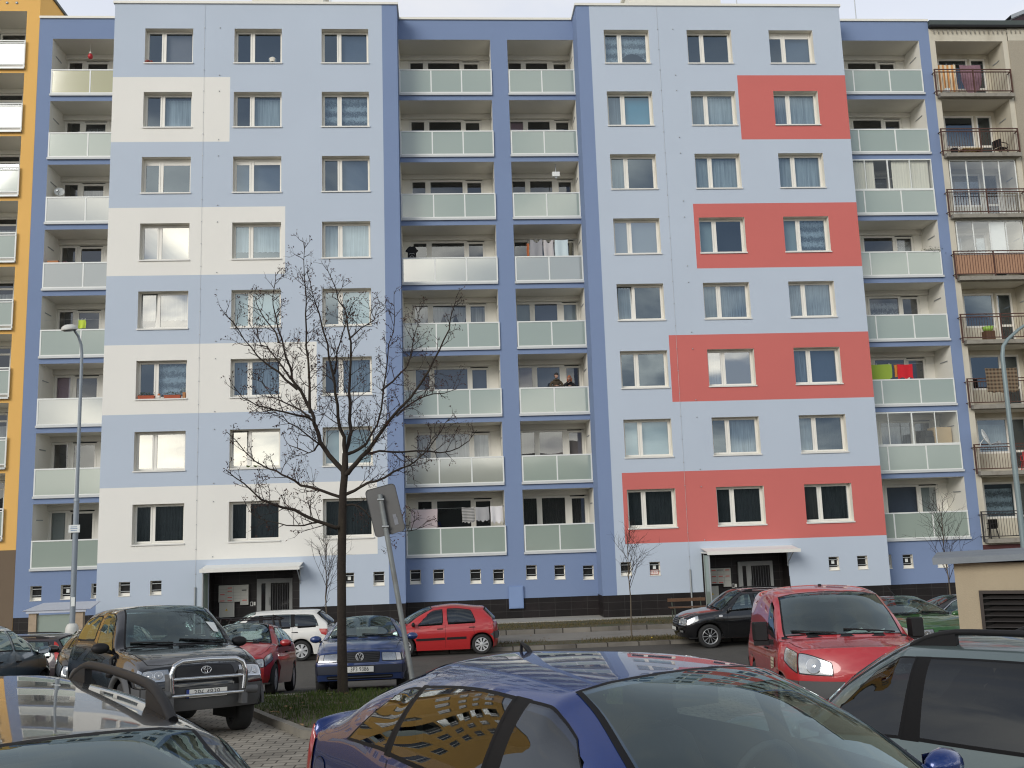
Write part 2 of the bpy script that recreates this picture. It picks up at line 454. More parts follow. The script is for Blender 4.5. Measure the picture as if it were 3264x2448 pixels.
# ------------------------------------------------------------------ main block
bld = thing('apartment_block', 'eight storey light blue apartment block with cream and coral red bands and two glazed entrances', 'apartment block', (0, 0, 0))
TOP = 25.64; WZ = [BASE + 2.8 * k for k in range(8)]
LC = (0., 3.63, 7.215); RC = (19.155, 22.755, 26.36)
WIN_MATS = [M_light, M_dblue, M_white, M_red, M_reveal, M_tile]
bandsL = [(2.77, 5.60, 9.31), (8.42, 11.18, 6.99), (13.98, 16.80, 5.74), (19.58, 22.39, 3.48)]
bandsR = [(2.82, 5.61, 18.985), (8.41, 11.16, 21.2), (13.95, 16.74, 22.555), (19.56, 22.46, 24.83)]
def colL(x, z):
    if x > 9.73: return 1
    if 6.08 < x < 6.33 and z < 2.34: return 5
    for a, b, xe in bandsL:
        if a < z < b and x < xe: return 2
    return 0
def colR(x, z):
    if x < 18.57: return 1
    if 22.0 < x < 22.22 and z < 2.34: return 5
    for a, b, xe in bandsR:
        if a < z < b and x > xe: return 3
    return 0
holesL = [(x, x + 1.945, z, z + 1.519, .30, 4) for x in LC for z in WZ]
holesR = [(x, x + 1.945, z, z + 1.519, .30, 4) for x in RC for z in WZ]
cellL = [(-.43, 1.52), (.735, 1.53), (7.98, 1.57), (9.135, 1.57)]
cellR = [(18.76, 1.60), (19.905, 1.57), (27.12, 1.52), (28.29, 1.52)]
holesL += [(x, x + .42, z, z + .52, .14, 4) for x, z in cellL] + [(2.93, 6.08, .02, 2.30, .75, 5)]
holesR += [(x, x + .42, z, z + .52, .14, 4) for x, z in cellR] + [(22.22, 25.48, .02, 2.30, .75, 5)]
m = MB()
holed_wall(m, -1.25, 10.36, .86, TOP, 0, [h for h in holesL if h[2] > .5] + [(2.93, 6.08, .86, 2.30, .75, 5)], .18, colL, xs=(9.73, 6.08, 6.33, 9.31, 6.99, 5.74, 3.48), zs=[v for b in bandsL for v in b[:2]] + [2.34])
m.face([(10.36, 0, .86), (10.36, 1.2, .86), (10.36, 1.2, TOP), (10.36, 0, TOP)], 1)
m.face([(-1.25, 1.2, .86), (-1.25, 0, .86), (-1.25, 0, TOP), (-1.25, 1.2, TOP)], 0)
m.build('front_wall', WIN_MATS, bld)
m = MB()
holed_wall(m, 18.0, 29.58, .86, TOP, 0, [h for h in holesR if h[2] > .5] + [(22.22, 25.48, .86, 2.30, .75, 5)], .18, colR, xs=(18.57, 22., 22.22, 18.985, 21.2, 22.555, 24.83), zs=[v for b in bandsR for v in b[:2]] + [2.34])
m.face([(18., 1.2, .86), (18., 0, .86), (18., 0, TOP), (18., 1.2, TOP)], 1)
m.face([(29.58, 0, .86), (29.58, 1.2, .86), (29.58, 1.2, TOP), (29.58, 0, TOP)], 0)
m.build('front_wall', WIN_MATS, bld)
# plinth (tiles), slightly set back
def plinth(a, b, y, zt, side=()):
    m = MB()
    m.face([(a, y, -.2), (b, y, -.2), (b, y, zt), (a, y, zt)])
    m.face([(a, y, zt), (b, y, zt), (b, y + .03, zt), (a, y + .03, zt)])
    for x, s, y1 in side:
        q = [(x, .02, -.2), (x, y1, -.2), (x, y1, zt), (x, .02, zt)]
        m.face(q if s > 0 else q[::-1])
    m.build('tiled_plinth', M_tile, bld)
plinth(-1.24, 2.93, .02, .858, [(-1.24, -1, 1.25), (2.93, 1, .77)]); plinth(6.08, 10.345, .02, .858, [(10.345, 1, 1.25), (6.08, -1, .77)])
plinth(18.015, 22.22, .02, .858, [(18.015, -1, 1.25), (22.22, 1, .77)]); plinth(25.48, 29.565, .02, .858, [(29.565, 1, 1.25), (25.48, -1, .77)])
plinth(-4.77, -1.24, 1.22, .78); plinth(10.345, 18.015, 1.22, .80); plinth(29.565, 34.2, 1.22, .78)
# parapet cap and roof slab
m = MB()
for a, b, y in ((-4.77, -1.27, 1.14), (-1.31, 10.42, -.06), (10.42, 17.94, 1.14), (17.94, 29.64, -.06), (29.64, 34.2, 1.14)):
    m.box(a, b, y, 1.6 if y > 1 else 1.14, TOP, TOP + .1)
    if y < 1: m.box(a, b, 1.14, 1.6, TOP, TOP + .1)
m.build('parapet_cap', mat('parapet_sheet', (.80, .78, .70), .5, var=.03), bld)
m = MB(); m.box(-4.76, 34.19, 1.3, 13, TOP - .5, TOP - .05); m.box(-4.76, 34.19, 4.0, 13, -.2, TOP - .5)
m.build('building_core', M_log, bld)
m = MB()
for a, b in ((2.9, 6.4), (21.8, 26.6)):
    m.box(a, b, 7, 10.5, TOP - .05, 30.55); m.box(a - .15, b + .15, 6.85, 10.6, 30.55, 30.72)
m.build('lift_housing', mat('lift_housing_render', (.72, .70, .62), .8), bld)
m = MB()
for x in (6.9, 27.1, 33.2): m.tube([(x, 6, TOP), (x, 6, TOP + 5.4)], .025, 6)
m.build('roof_antenna', M_zinc, bld)
# dark rooms behind the windows
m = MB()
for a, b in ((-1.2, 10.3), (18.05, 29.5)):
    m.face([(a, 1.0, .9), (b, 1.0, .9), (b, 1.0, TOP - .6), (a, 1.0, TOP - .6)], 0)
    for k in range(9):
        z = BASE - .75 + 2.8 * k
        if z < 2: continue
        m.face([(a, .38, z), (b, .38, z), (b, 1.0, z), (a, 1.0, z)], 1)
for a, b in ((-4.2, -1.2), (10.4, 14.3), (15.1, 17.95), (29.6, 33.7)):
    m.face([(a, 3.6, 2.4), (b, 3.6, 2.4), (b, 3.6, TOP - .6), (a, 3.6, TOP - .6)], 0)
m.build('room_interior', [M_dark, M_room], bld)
# windows: one spec per window, rows k = 0 (lowest) .. 7
S = lambda c='--', **k: dict(c=c, **k)
specL = [[S('dd'), S('-g', shine=1), S('-l', hi=.1), S('nn', lo=.38, scal=1, tilt=0, shine=1), S('pp', shine=1), S('--', blind=1), S('-n', sweep=1, hi=.16), S('-i', hi=.1)],
         [S('dd'), S('-p', tilt=0, shine=1), S('ff'), S('pp'), S('nn', lo=.36, scal=1, hi=.08), S('BB', blind=1), S('-n', hi=.14), S('--')],
         [S('dd'), S('pp'), S('-f'), S('-p'), S('nn'), S('-B'), S('ll', hi=.12), S('-B', hi=.1)]]
specR = [[S('dd'), S('pp'), S('--'), S('g-', tilt=0), S('pp', shine=1), S('g-'), S('gt', hi=.1), S('ll', arch=1, hi=.15)],
         [S('dd', hi=.1), S('-f'), S('f-', shine=1), S('gf'), S('p-'), S('nn', hi=.1), S('gn', hi=.12), S('--')],
         [S('bd'), S('fd'), S('fB'), S('ff'), S('pl'), S('nn', hi=.08), S('fn', hi=.12), S('-B', blind=1)]]
for ci, x in enumerate(LC):
    for k in range(8): flat_window(bld, x, WZ[k], specL[ci][k])
for ci, x in enumerate(RC):
    for k in range(8): flat_window(bld, x, WZ[k], specR[ci][k])
for i, (x, z) in enumerate(cellL): cellar_window(bld, x, z, 0, paper=(i in (2,)))
for i, (x, z) in enumerate(cellR): cellar_window(bld, x, z, 0, paper=(i in (1, 2)))
# loggia front wall at y = 1.2
YL = 1.2; LOG = [(-4.2, -1.25), (10.36, 14.345), (15.09, 17.995), (29.585, 33.7)]
def logwall(a, b, ops, cells, zb):
    mm = MB(); hs = []
    for o in ops:
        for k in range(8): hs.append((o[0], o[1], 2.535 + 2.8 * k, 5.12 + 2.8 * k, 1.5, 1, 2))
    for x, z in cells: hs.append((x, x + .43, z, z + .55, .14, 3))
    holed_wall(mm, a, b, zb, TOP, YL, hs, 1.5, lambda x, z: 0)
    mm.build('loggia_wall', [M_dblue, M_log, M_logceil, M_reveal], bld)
cl = [(-4.17, 1.41), (-3.02, 1.42), (-1.86, 1.43)]
cc = [(10.49, 1.52), (11.41, 1.50), (12.885, 1.45), (13.805, 1.42), (15.13, 1.54), (16.275, 1.50), (17.43, 1.45)]
cr = [(29.82, 1.45), (30.73, 1.43), (32.19, 1.41)]
logwall(-4.77, -1.25, [LOG[0]], cl, .78); logwall(10.36, 18.0, LOG[1:3], cc, .80); logwall(29.58, 34.2, [LOG[3]], cr, .78)
for i, (x, z) in enumerate(cl + cc + cr): cellar_window(bld, x, z, YL, .43, .55, paper=(i in (1, 11)))
# loggia back walls, one per opening, with window holes; each loggia = railing + frosted panels + window
LW = {0: [(-4.25, -3.44, 'w'), (-3.36, -2.36, 'd'), (-2.22, -1.3, 'w')],
      1: [(10.72, 11.46, 'w'), (11.52, 13.10, 'w'), (13.14, 13.92, 'd')],
      2: [(15.15, 15.88, 'w'), (15.93, 17.08, 'w'), (17.20, 17.92, 'd')],
      3: [(30.92, 32.42, 'w'), (32.45, 33.28, 'd')]}
LWX = {0: (-4.2, -1.3), 1: (10.7, 13.95), 2: (15.12, 17.95), 3: (30.9, 33.32)}
#  curtain codes per loggia column / floor (k = 0..7), one letter per light
LCUR = {0: ['p-d', '---', 'k-k', '---', '---', '-f-', '-l-', '---'],
        1: ['---', 'nnn', 'BBB', 'nnn', '---', '---', '---', '---'],
        2: ['ddd', 'iii', 'uB-', 'pBp', '---', '---', 'k--', '---'],
        3: ['Bp', 'f-', '--', 'l-', '-l', 'nn', '--', '--']}
M_clear_white = M_pvc
def loggia(ci, k):
    a, b = LOG[ci]; zf = 2.535 + 2.8 * k; zc = zf + 2.585; yb = 2.7
    lg = empty('loggia', ((a + b) / 2, YL, zf), bld)
    off = lambda o: setattr(o, 'location', Vector(o.location) - Vector(lg.location)) or o
    fx0, fx1 = LWX[ci]; zt = zf + 2.40
    w = MB()
    holed_wall(w, a + .002, b - .002, zf + .002, zc - .002, yb - .006, [(max(fx0, a + .02), min(fx1, b - .02), zf + .06, zt, .12, 0)], .12, lambda x, z: 0)
    # shallow pier and beam in front of the wall, clothes-line bracket on the side wall
    w.box(a + .003, b - .003, yb - .14, yb - .008, zc - .22, zc - .003, 1)
    if ci in (0,): w.box(a + .003, a + .02, YL + .35, YL + .95, zf + 1.95, zf + 1.99, 2)
    else: w.box(b - .02, b - .003, YL + .35, YL + .95, zf + 1.95, zf + 1.99, 2)
    off(w.build('back_wall', [M_log, M_logceil, M_zinc], lg))
    f = MB(); p = MB(); c = MB(); cm = []
    x0, x1 = max(fx0, a + .02), min(fx1, b - .02)
    sash(f, x0, x1, zf + .06, zt, yb + .02, yb + .09, .05)
    for i, (u, v, t) in enumerate(LW[ci]):
        u = max(u, x0 + .03); v = min(v, x1 - .03)
        if v - u < .15: continue
        zl = zf + (.95 if t == 'w' else .10)
        if t == 'w': f.box(u - .03, v + .03, yb + .03, yb + .08, zf + .06, zl)
        sash(f, u, v, zl, zt - .05 - (.05 if t == 'd' else 0), yb + .0, yb + .07, .085)
        pane_quad(p, u + .08, v - .08, zl + .08, zt - .13, yb + .035, 0, random.gauss(0, .004), random.gauss(0, .004))
        if i < len(LW[ci]) - 1:
            nx = LW[ci][i + 1][0]
            f.box(v - .01, nx + .01, yb + .01, yb + .06, zf + .06, zt - .05)
        key = LCUR[ci][k][i] if i < len(LCUR[ci][k]) else '-'
        if key != '-':
            mt = CURT[key]
            if mt not in cm: cm.append(mt)
            if ci == 1 and k == 3:   # pointed half curtains
                e = lambda s: .15 + .75 * abs(2 * ((s * (3 if i == 1 else 1)) % 1) - 1)
                curtain_sheet(c, u + .02, v - .02, zl + .1, zt - .2, yb + .2, cm.index(mt), .008, e, 48)
            else:
                curtain_sheet(c, u, v, zl, zt - (.3 if key in 'lf' else .12), yb + .2, cm.index(mt), .003 if key in 'pikuB' else .015)
    fo = f.build('balcony_window', M_pvc, lg); off(fo)
    off2 = lambda o: setattr(o, 'location', Vector((0, 0, 0))) or o
    p.build('pane', M_lpane, fo)
    if cm: c.build('curtain', cm, fo)
    # railing
    ry0, ry1 = YL - .075, YL - .025; zr = zf + 1.17; r0 = a + .015; r1 = b - .01
    if ci == 1: r1 = b + .02
    if ci == 3: r0 = 29.6; r1 = b - .03
    if ci == 0: r1 = -1.27
    f = MB()
    f.box(r0, r1, ry0, ry1, zr - .055, zr); f.box(r0, r1, ry0, ry1, zf + .088, zf + .135)
    if ci == 0: posts = [r0, (r0 + r1) / 2 + .12, r1 - .05]
    elif ci == 1: posts = [r0, r0 + (r1 - r0) * .335, r0 + (r1 - r0) * .665, r1 - .05]
    elif ci == 2: posts = [r0, r0 + (r1 - r0) * .49, r1 - .05]
    else: posts = [r0, r0 + .86, r0 + 2.52, r1 - .05]
    for x in posts: f.box(x, x + .055, ry0 + .004, ry1 - .004, zf + .135, zr - .055)
    if ci >= 2 or ci == 1: f.box(r1 - .05, r1, ry1, YL + .12, zr - .05, zr - .005); f.box(r1 - .05, r1, ry1, YL + .12, zf + .09, zf + .13)
    off(f.build('railing', M_alu, lg))
    for i in range(len(posts) - 1):
        g = MB(); g.box(posts[i] + .05, posts[i + 1] + .005, ry0 + .018, ry0 + .028, zf + .13, zr - .05)
        go = off(g.build('frosted_panel', M_frosy if (ci == 0 and k == 7) else (M_frosr if (ci, k) in ((0, 5), (0, 4), (0, 2), (2, 4), (1, 4), (1, 1)) else M_fros), lg))
    s = MB(); s.box(a - .02 if ci != 3 else 29.6, b + .02 if ci not in (0,) else -1.265, YL - .085, YL + .02, zf - .004, zf + .085)
    off(s.build('sill_flashing', M_flash, lg))
    # glazed-in loggias: sliding panes above the railing
    if ci == 3 and k in (5, 1):
        gf = MB(); gp = MB(); zt2 = zc - .02; y0 = YL - .06
        n = 4; ww = (r1 - r0) / n
        gf.box(r0, r1, y0, y0 + .06, zt2 - .05, zt2); gf.box(r0, r1, y0, y0 + .06, zr + .003, zr + .045)
        for i in range(n + 1):
            x = r0 + ww * i - (.03 if i == n else 0)
            gf.box(x, x + (.03 if i in (0, n, 1, 3) else .055), y0 + .004, y0 + .056, zr + .045, zt2 - .05)
        for i in range(n): gp.face([(r0 + ww * i, y0 + .03, zr + .04), (r0 + ww * (i + 1), y0 + .03, zr + .04), (r0 + ww * (i + 1), y0 + .03, zt2 - .04), (r0 + ww * i, y0 + .03, zt2 - .04)])
        go = off(gf.build('sliding_glazing', M_alu, lg)); gp.build('pane', M_thin, go)
        if k == 5:
            cc2 = MB()
            for u, v in ((r0 + .05, r0 + 1.5), (r0 + 2.3, r1 - .1)): curtain_sheet(cc2, u, v, zr, zt2 - .06, y0 + .14, 0, .02)
            off(cc2.build('white_curtain', net('sheer_white_curtain', srgb(225, 222, 208), (.85, 1.), scale=14), lg))
    return lg
LG = {(ci, k): loggia(ci, k) for ci in range(4) for k in range(8)}

# lightning rod conductors and wall anchors
def conductor(x, split=None):
    m = MB()
    m.tube([(x, -.02, 1.75), (x, -.02, TOP + .12), (x, .2, TOP + .14)], .0045, 5)
    for i in range(26): m.box(x - .016, x + .016, -.032, .0, 1.3 + i * .93, 1.325 + i * .93, 1)
    o = m.build('lightning_conductor', [mat('conductor_wire', (.60, .61, .62), .5, metal=.1), M_zinc], bld)
    t = MB(); t.tube([(x, -.03, -.02), (x, -.03, 1.75)], .034, 8); t.build('guard_tube', M_zinc, o)
conductor(2.415); conductor(21.5)
m = MB()
for x in (3.045, 22.16):
    for k in range(8):
        for dz in (-.55, 1.55): m.lathe([(0, -.03), (.02, -.03), (.024, .0)], (x, 0, WZ[k] + dz), 'y', 8)
m.build('wall_anchor', M_zinc, bld)
# gas cabinet on the plinth
m = MB(); m.box(14.40, 14.985, 1.10, 1.23, .42, 1.29); gc = m.build('gas_cabinet', mat('cabinet_blue', (.20, .29, .50), .5, var=.03), bld)
m = MB(); m.box(14.43, 14.955, 1.085, 1.098, .45, 1.26); m.build('cabinet_door', mat('cabinet_door_blue', (.22, .31, .52), .45, var=.03), gc)

# ------------------------------------------------------------------ entrances
M_doorg = mat('grey_door_paint', (.24, .245, .24), .5, var=.04)
M_doorglass = mat('dark_door_glass', (.012, .012, .013), .08, var=.2)
M_post = mat('letterbox_metal', (.46, .46, .42), .5, var=.04)
M_redink = mat('red_sticker', (.55, .10, .08), .6, var=.1)
M_canopy = mat('canopy_white', (.78, .77, .72), .4, var=.04)
M_ent = mat('entrance_ceiling', (.03, .028, .03), .7)
def entrance(x0, x1, dx0, dx1, flip, seed):
    e = empty('entrance', ((x0 + x1) / 2, 0, 0), bld); ox = (x0 + x1) / 2
    def B(mb, name, mats, par=e):
        o = mb.build(name, mats, par)
        if par is e: o.location = (-ox, 0, 0)
        return o
    m = MB(); y = .745
    m.face([(x0, y, 0), (x1, y, 0), (x1, y, 2.3), (x0, y, 2.3)]); B(m, 'tiled_recess', M_tile)
    # door set: frame with side light and leaf
    m = MB(); y0, y1 = .62, .72
    m.box(dx0, dx1, y0, y1, 1.78, 1.95)
    sl0 = dx0 + .17; sl1 = sl0 + .16; lf0 = sl1 + .2; lf1 = dx1 - .12
    for a, b in ((dx0, sl0), (sl1, lf0), (lf1, dx1)): m.box(a, b, y0, y1, .02, 1.78)
    d = B(m, 'door_frame', M_doorg)
    g = MB(); g.box(sl0, sl1, y0 + .03, y0 + .05, .05, 1.78); g.box(lf0 + .0, lf1, y0 + .03, y0 + .05, .25, 1.78); g.build('door_glass', M_doorglass, d)
    h = MB()
    for i in range(7):
        x = lf0 + .07 + i * (lf1 - lf0 - .14) / 6; h.box(x - .006, x + .006, y0 + .012, y0 + .028, .3, 1.74)
    h.tube([(lf0 - .05, y0 - .05, .95), (lf0 - .05, y0 - .05, 1.25)], .012, 6)
    h.build('door_bars', mat('door_bar', (.10, .10, .105), .5), d)
    # letterboxes
    lx0 = 3.15 if not flip else 22.47; lx1 = lx0 + (1.13 if not flip else .83)
    m = MB(); yb0, yb1 = .60, .742
    m.box(lx0, lx1, yb0, yb1, 1.12, 1.72 + .03 * (not flip)); m.box(lx1 - .31, lx1, yb0, yb1, .99, 1.12)
    lb = B(m, 'letterboxes', M_post)
    q = MB(); rr = random.Random(seed); zt = 1.72
    cols = 4 if not flip else 3
    for c in range(cols + 1):
        x = lx0 + (lx1 - lx0) * c / cols; q.box(x - .004, x + .004, yb0 - .004, yb0, 1.13, zt, 1)
    for r in range(1, 5): q.box(lx0, lx1, yb0 - .0035, yb0, 1.12 + r * .12 - .003, 1.12 + r * .12 + .003, 1)
    for c in range(cols):
        for r in range(5):
            cx = lx0 + (lx1 - lx0) * (c + .5) / cols; cz = 1.17 + r * .12
            if rr.random() < .42: q.box(cx - .085, cx + .085, yb0 - .006, yb0, cz - .02, cz + .015, 0)
    q.box(lx1 - .25, lx1 - .07, yb0 - .006, yb0, 1.53, 1.57, 2) if not flip else q.box(lx0 + .28, lx0 + .52, yb0 - .006, yb0, 1.64, 1.665, 2)
    q.build('letterbox_stickers', [M_redink, mat('letterbox_joint', (.25, .25, .24), .6), M_ink], lb)
    m = MB()
    if not flip: m.box(3.17, 3.74, .62, .742, .55, 1.10)
    else: m.box(22.49, 22.77, .62, .742, .40, 1.03); m.box(23.03, 23.3, .62, .742, .15, .60)
    mt = B(m, 'meter_cabinet', M_post)
    cx, cz = (3.45, .83) if not flip else (22.52, .73)
    t = MB(); t.face([(cx - .05, .616, cz - .04), (cx + .05, .616, cz - .04), (cx, .616, cz + .05)]); t.build('warning_triangle', mat('warning_yellow', (.75, .5, .05), .5), mt)
    bo = MB(); bo.tube([(cx + .008, .613, cz + .03), (cx - .012, .613, cz), (cx + .01, .613, cz), (cx - .005, .613, cz - .032)], .004, 4); bo.build('warning_bolt', M_ink, mt)
    ix = lx1 + .05
    m = MB(); sash(m, ix, ix + .10, .93, 1.09, .72, .742, .018); m.box(ix + .13, ix + .20, .715, .742, .95, 1.08)
    B(m, 'intercom', mat('intercom_white', (.72, .72, .68), .4))
    # canopy: glazing on a white tray, carried by brackets, with a frosted wind screen
    cx0, cx1 = (2.80, 6.47) if not flip else (21.98, 25.66)
    m = MB()
    m.face([(cx0, -.93, 2.42), (cx1, -.93, 2.42), (cx1, 0, 2.56), (cx0, 0, 2.56)]); m.face([(cx0, -.93, 2.40), (cx0, 0, 2.54), (cx1, 0, 2.54), (cx1, -.93, 2.40)])
    m.box(cx0, cx1, -.98, -.93, 2.31, 2.44)
    m.box(cx0, cx0 + .04, -.93, 0, 2.36, 2.41); m.box(cx1 - .04, cx1, -.93, 0, 2.36, 2.41)
    c0 = B(m, 'canopy', M_canopy)
    b = MB(); bx = cx1 - .12 if not flip else cx1 - .22
    b.tube([(bx, -.8, 2.34), (bx, -.03, 1.85)], .022, 6); b.tube([(bx, -.03, 1.75), (bx, -.03, 2.36)], .02, 6); b.build('bracket', M_zinc, c0)
    sx = cx0 + .10
    s = MB(); s.box(sx - .012, sx + .0, -.78, -.02, .1, 2.28); so = s.build('wind_screen', M_fros, c0)
    p = MB(); p.tube([(sx - .006, -.82, 0), (sx - .006, -.82, 2.31)], .03, 8); p.tube([(sx - .006, -.03, .05), (sx - .006, -.03, 2.31)], .018, 6); p.build('screen_post', M_zinc, so)
    # threshold slab
    m = MB(); m.box(x0 + .01, x1 - .01, -.9, .74, -.1, .06); B(m, 'doorstep', M_rawc)
entrance(2.93, 6.08, 4.60, 5.96, False, 3)
entrance(22.22, 25.48, 23.62, 25.04, True, 8)
# house-number plaque
m = MB(); m.box(19.925, 20.27, .085, .10, 1.60, 1.78)
hn = m.build('house_number_plaque', mat('plaque_white', (.74, .70, .66), .4, var=.03), bld)
m = MB()
sash(m, 19.93, 20.265, 1.605, 1.775, .080, .086, .014)
m.build('plaque_border', M_redink, hn)
text_obj('plaque_number', '1827', .135, M_redink, hn, (20.0975, .083, 1.69), (R(90), 0, 0), .002)

# ------------------------------------------------------------------ yellow block on the left (continues out of the picture)
yb = thing('yellow_apartment_block', 'ochre yellow apartment block with frosted glass balconies at the left edge', 'apartment block', (-20, 1.2, 0))
def Yb(mb, name, mats, par=None):
    o = mb.build(name, mats, par or yb)
    if par is None: o.location = (20, -1.2, 0)
    return o
YO = 1.255; YT = 26.95 + .25
m = MB(); hs = []
for k in range(8): hs.append((-8.4, -5.31, 2.535 + YO + 2.8 * k, 5.12 + YO + 2.8 * k, 1.5, 1, 2))
holed_wall(m, -9.0, -4.775, 3.37, YT, 1.2, hs, 1.5, lambda x, z: 0)
m.face([(-4.775, 1.2, 0), (-4.775, 12.5, 0), (-4.775, 12.5, YT), (-4.775, 1.2, YT)], 0)
Yb(m, 'loggia_wall', [M_yel, M_log, M_logceil])
m = MB(); hs = []
yx = [-12.0, -15.6, -19.2, -26.4, -30., -33.6]
for x in yx:
    for k in range(8): hs.append((x, x + 1.95, BASE + YO + 2.8 * k, BASE + YO + 1.52 + 2.8 * k, .18, 1))
for k in range(8): hs.append((-25.2, -21.6, 2.535 + YO + 2.8 * k, 5.12 + YO + 2.8 * k, 1.2, 1))
holed_wall(m, -40, -9.0, 3.37, YT, .0, hs, .18, lambda x, z: 0)
m.face([(-9.0, 0, 0), (-9.0, 1.2, 0), (-9.0, 1.2, YT), (-9.0, 0, YT)], 0)
Yb(m, 'front_wall', [M_yel, M_reveal])
m = MB(); m.face([(-9.0, 1.21, -.2), (-4.775, 1.21, -.2), (-4.775, 1.21, 3.37), (-9.0, 1.21, 3.37)]); m.face([(-40, .01, -.2), (-9.0, .01, -.2), (-9.0, .01, 3.37), (-40, .01, 3.37)])
Yb(m, 'base_wall', M_brown)
m = MB(); m.box(-40, -4.70, 1.1, 12.6, YT, YT + .12); m.box(-40, -9.0, -.08, 1.1, YT, YT + .12); Yb(m, 'roof', M_roofdark)
m = MB(); m.box(-40, -4.79, 4.2, 12.4, -.2, YT - .1)
Yb(m, 'building_core', M_dark)
m = MB()
for x in yx:
    for k in range(8):
        z = BASE + YO + 2.8 * k
        sash(m, x, x + 1.95, z, z + 1.52, .15, .22, .08); m.box(x + .62, x + .78, .15, .22, z + .08, z + 1.44)
wf = Yb(m, 'window_frames', M_pvc)
m = MB()
for x in yx:
    for k in range(8):
        z = BASE + YO + 2.8 * k; m.face([(x, .2, z), (x + 1.95, .2, z), (x + 1.95, .2, z + 1.52), (x, .2, z + 1.52)])
m.build('panes', mat('dark_window_pane', (.05, .06, .075), .05, var=.3, vscale=.5, spec=.9), wf)
m = MB()
for k in range(8):
    z = 2.535 + YO + 2.8 * k
    m.box(-25.15, -21.65, -.05, -.02, z + .05, z + 1.1)
Yb(m, 'far_balcony_panels', M_fros)
for k in range(8):
    zf = 2.535 + YO + 2.8 * k; z0 = zf + .02
    lg = empty('loggia', (-6.8, 1.2, zf), yb); lg.location = (-6.8 + 20, 0, zf)
    def Q(mb, name, mats, par=None):
        o = mb.build(name, mats, par or lg)
        if par is None: o.location = (6.8, -1.2, -zf)
        return o
    w = MB(); holed_wall(w, -8.398, -5.312, zf + .003, zf + 2.582, 2.66, [(-8.3, -5.9, zf + .1, zf + 2.40, .1, 0)], .1, lambda x, z: 0); Q(w, 'back_wall', M_log)
    f = MB()
    sash(f, -7.05, -5.92, zf + .9, zf + 2.38, 2.68, 2.74, .09); f.box(-6.96, -6.01, 2.685, 2.735, zf + 2.0, zf + 2.08); f.box(-7.05, -5.92, 2.685, 2.735, zf + .1, zf + .9); sash(f, -8.2, -7.1, zf + .1, zf + 2.38, 2.68, 2.74, .09)
    fo = Q(f, 'balcony_window', M_pvc)
    p = MB(); pane_quad(p, -6.97, -6.0, zf + .98, zf + 2.3, 2.71, 0, random.gauss(0, .004), .0); pane_quad(p, -8.12, -7.18, zf + .18, zf + 2.3, 2.71); p.build('pane', M_lpane, fo)
    if k in (1, 3, 4):
        c = MB(); curtain_sheet(c, -7, -5.98, zf + .9, zf + 1.85, 2.85, 0); c.build('curtain', C_net[0], fo)
    r = MB(); ry = 1.09
    r.box(-8.38, -5.33, ry, ry + .05, zf + 1.16, zf + 1.21); r.box(-8.38, -5.27, ry - .004, ry + .054, zf + 1.06, zf + 1.105); r.box(-8.38, -5.27, ry, ry + .05, zf + .10, zf + .15)
    r.box(-5.32, -5.27, ry + .002, ry + .048, zf + .0, zf + 1.21); r.box(-6.85, -6.8, ry + .002, ry + .048, zf + .15, zf + 1.06); r.box(-8.38, -8.33, ry + .002, ry + .048, zf, zf + 1.06)
    Q(r, 'railing', M_alu)
    for a, b in ((-8.33, -6.85), (-6.8, -5.32)):
        g = MB(); g.box(a, b, ry + .02, ry + .03, zf + .15, zf + 1.06); Q(g, 'frosted_panel', M_fros)
    s = MB(); s.box(-8.42, -5.29, 1.08, 1.22, zf - .07, zf + .008); Q(s, 'sill_flashing', M_zinc)
m = MB()
for x in (-6.15, -5.75): m.lathe([(0, -.03), (.05, -.03), (.06, 0)], (x, 1.2, 26.35), 'y', 12)
Yb(m, 'wall_anchor', M_zinc)

# ------------------------------------------------------------------ grey concrete block on the right
ob = thing('concrete_apartment_block', 'unrenovated concrete apartment block with rusty balcony railings at the right edge', 'apartment block', (36, 1.2, 0))
def Ob(mb, name, mats, par=None):
    o = mb.build(name, mats, par or ob)
    if par is None: o.location = (-36, -1.2, 0)
    return o
OT = 25.3
m = MB(); hs = []
for k in range(8): hs.append((34.46, 37.62, 2.5 + 2.8 * k, 5.1 + 2.8 * k, 1.25, 0, 2))
holed_wall(m, 34.2, 37.86, 2.25, OT, 1.2, hs, 1.25, lambda x, z: 0)
holed_wall(m, 37.86, 44, 2.25, 24.72, 1.16, [], .1, lambda x, z: 1)
m.face([(37.86, 1.16, 24.72), (44, 1.16, 24.72), (44, 1.16, OT), (37.86, 1.16, OT)], 0)
m.face([(37.86, 1.16, 2.2), (37.86, 1.16, 24.72), (37.86, 1.3, 24.72), (37.86, 1.3, 2.2)], 1)
Ob(m, 'front_wall', [M_conc, M_pebble, M_logceil])
m = MB(); m.face([(34.2, 1.19, -.2), (44, 1.19, -.2), (44, 1.19, 2.26), (34.2, 1.19, 2.26)]); Ob(m, 'base_wall', M_maroon)
m = MB(); m.box(34.21, 44, 1.0, 3, OT, OT + .1, 1); m.box(34.21, 44, 1.05, 13, OT + .1, OT + .34, 0); Ob(m, 'roof_edge', [M_roofdark, M_black])
m = MB()
for i in range(44): m.box(34.4 + i * .213, 34.43 + i * .213, 1.10, 1.158, 25.06, 25.19)
Ob(m, 'vent_slots', M_rawc)
m = MB(); m.box(34.22, 44, 3.7, 13, -.2, OT - .1); Ob(m, 'building_core', M_dark)
m = MB(); x0 = 41.4
m.face([(x0, 6, OT), (x0 + 4, 6, OT), (x0 + 4, 6, 30.1), (x0, 6, 28.5)], 0); m.face([(x0, 10, OT), (x0, 6, OT), (x0, 6, 28.5), (x0, 10, 28.5)], 0)
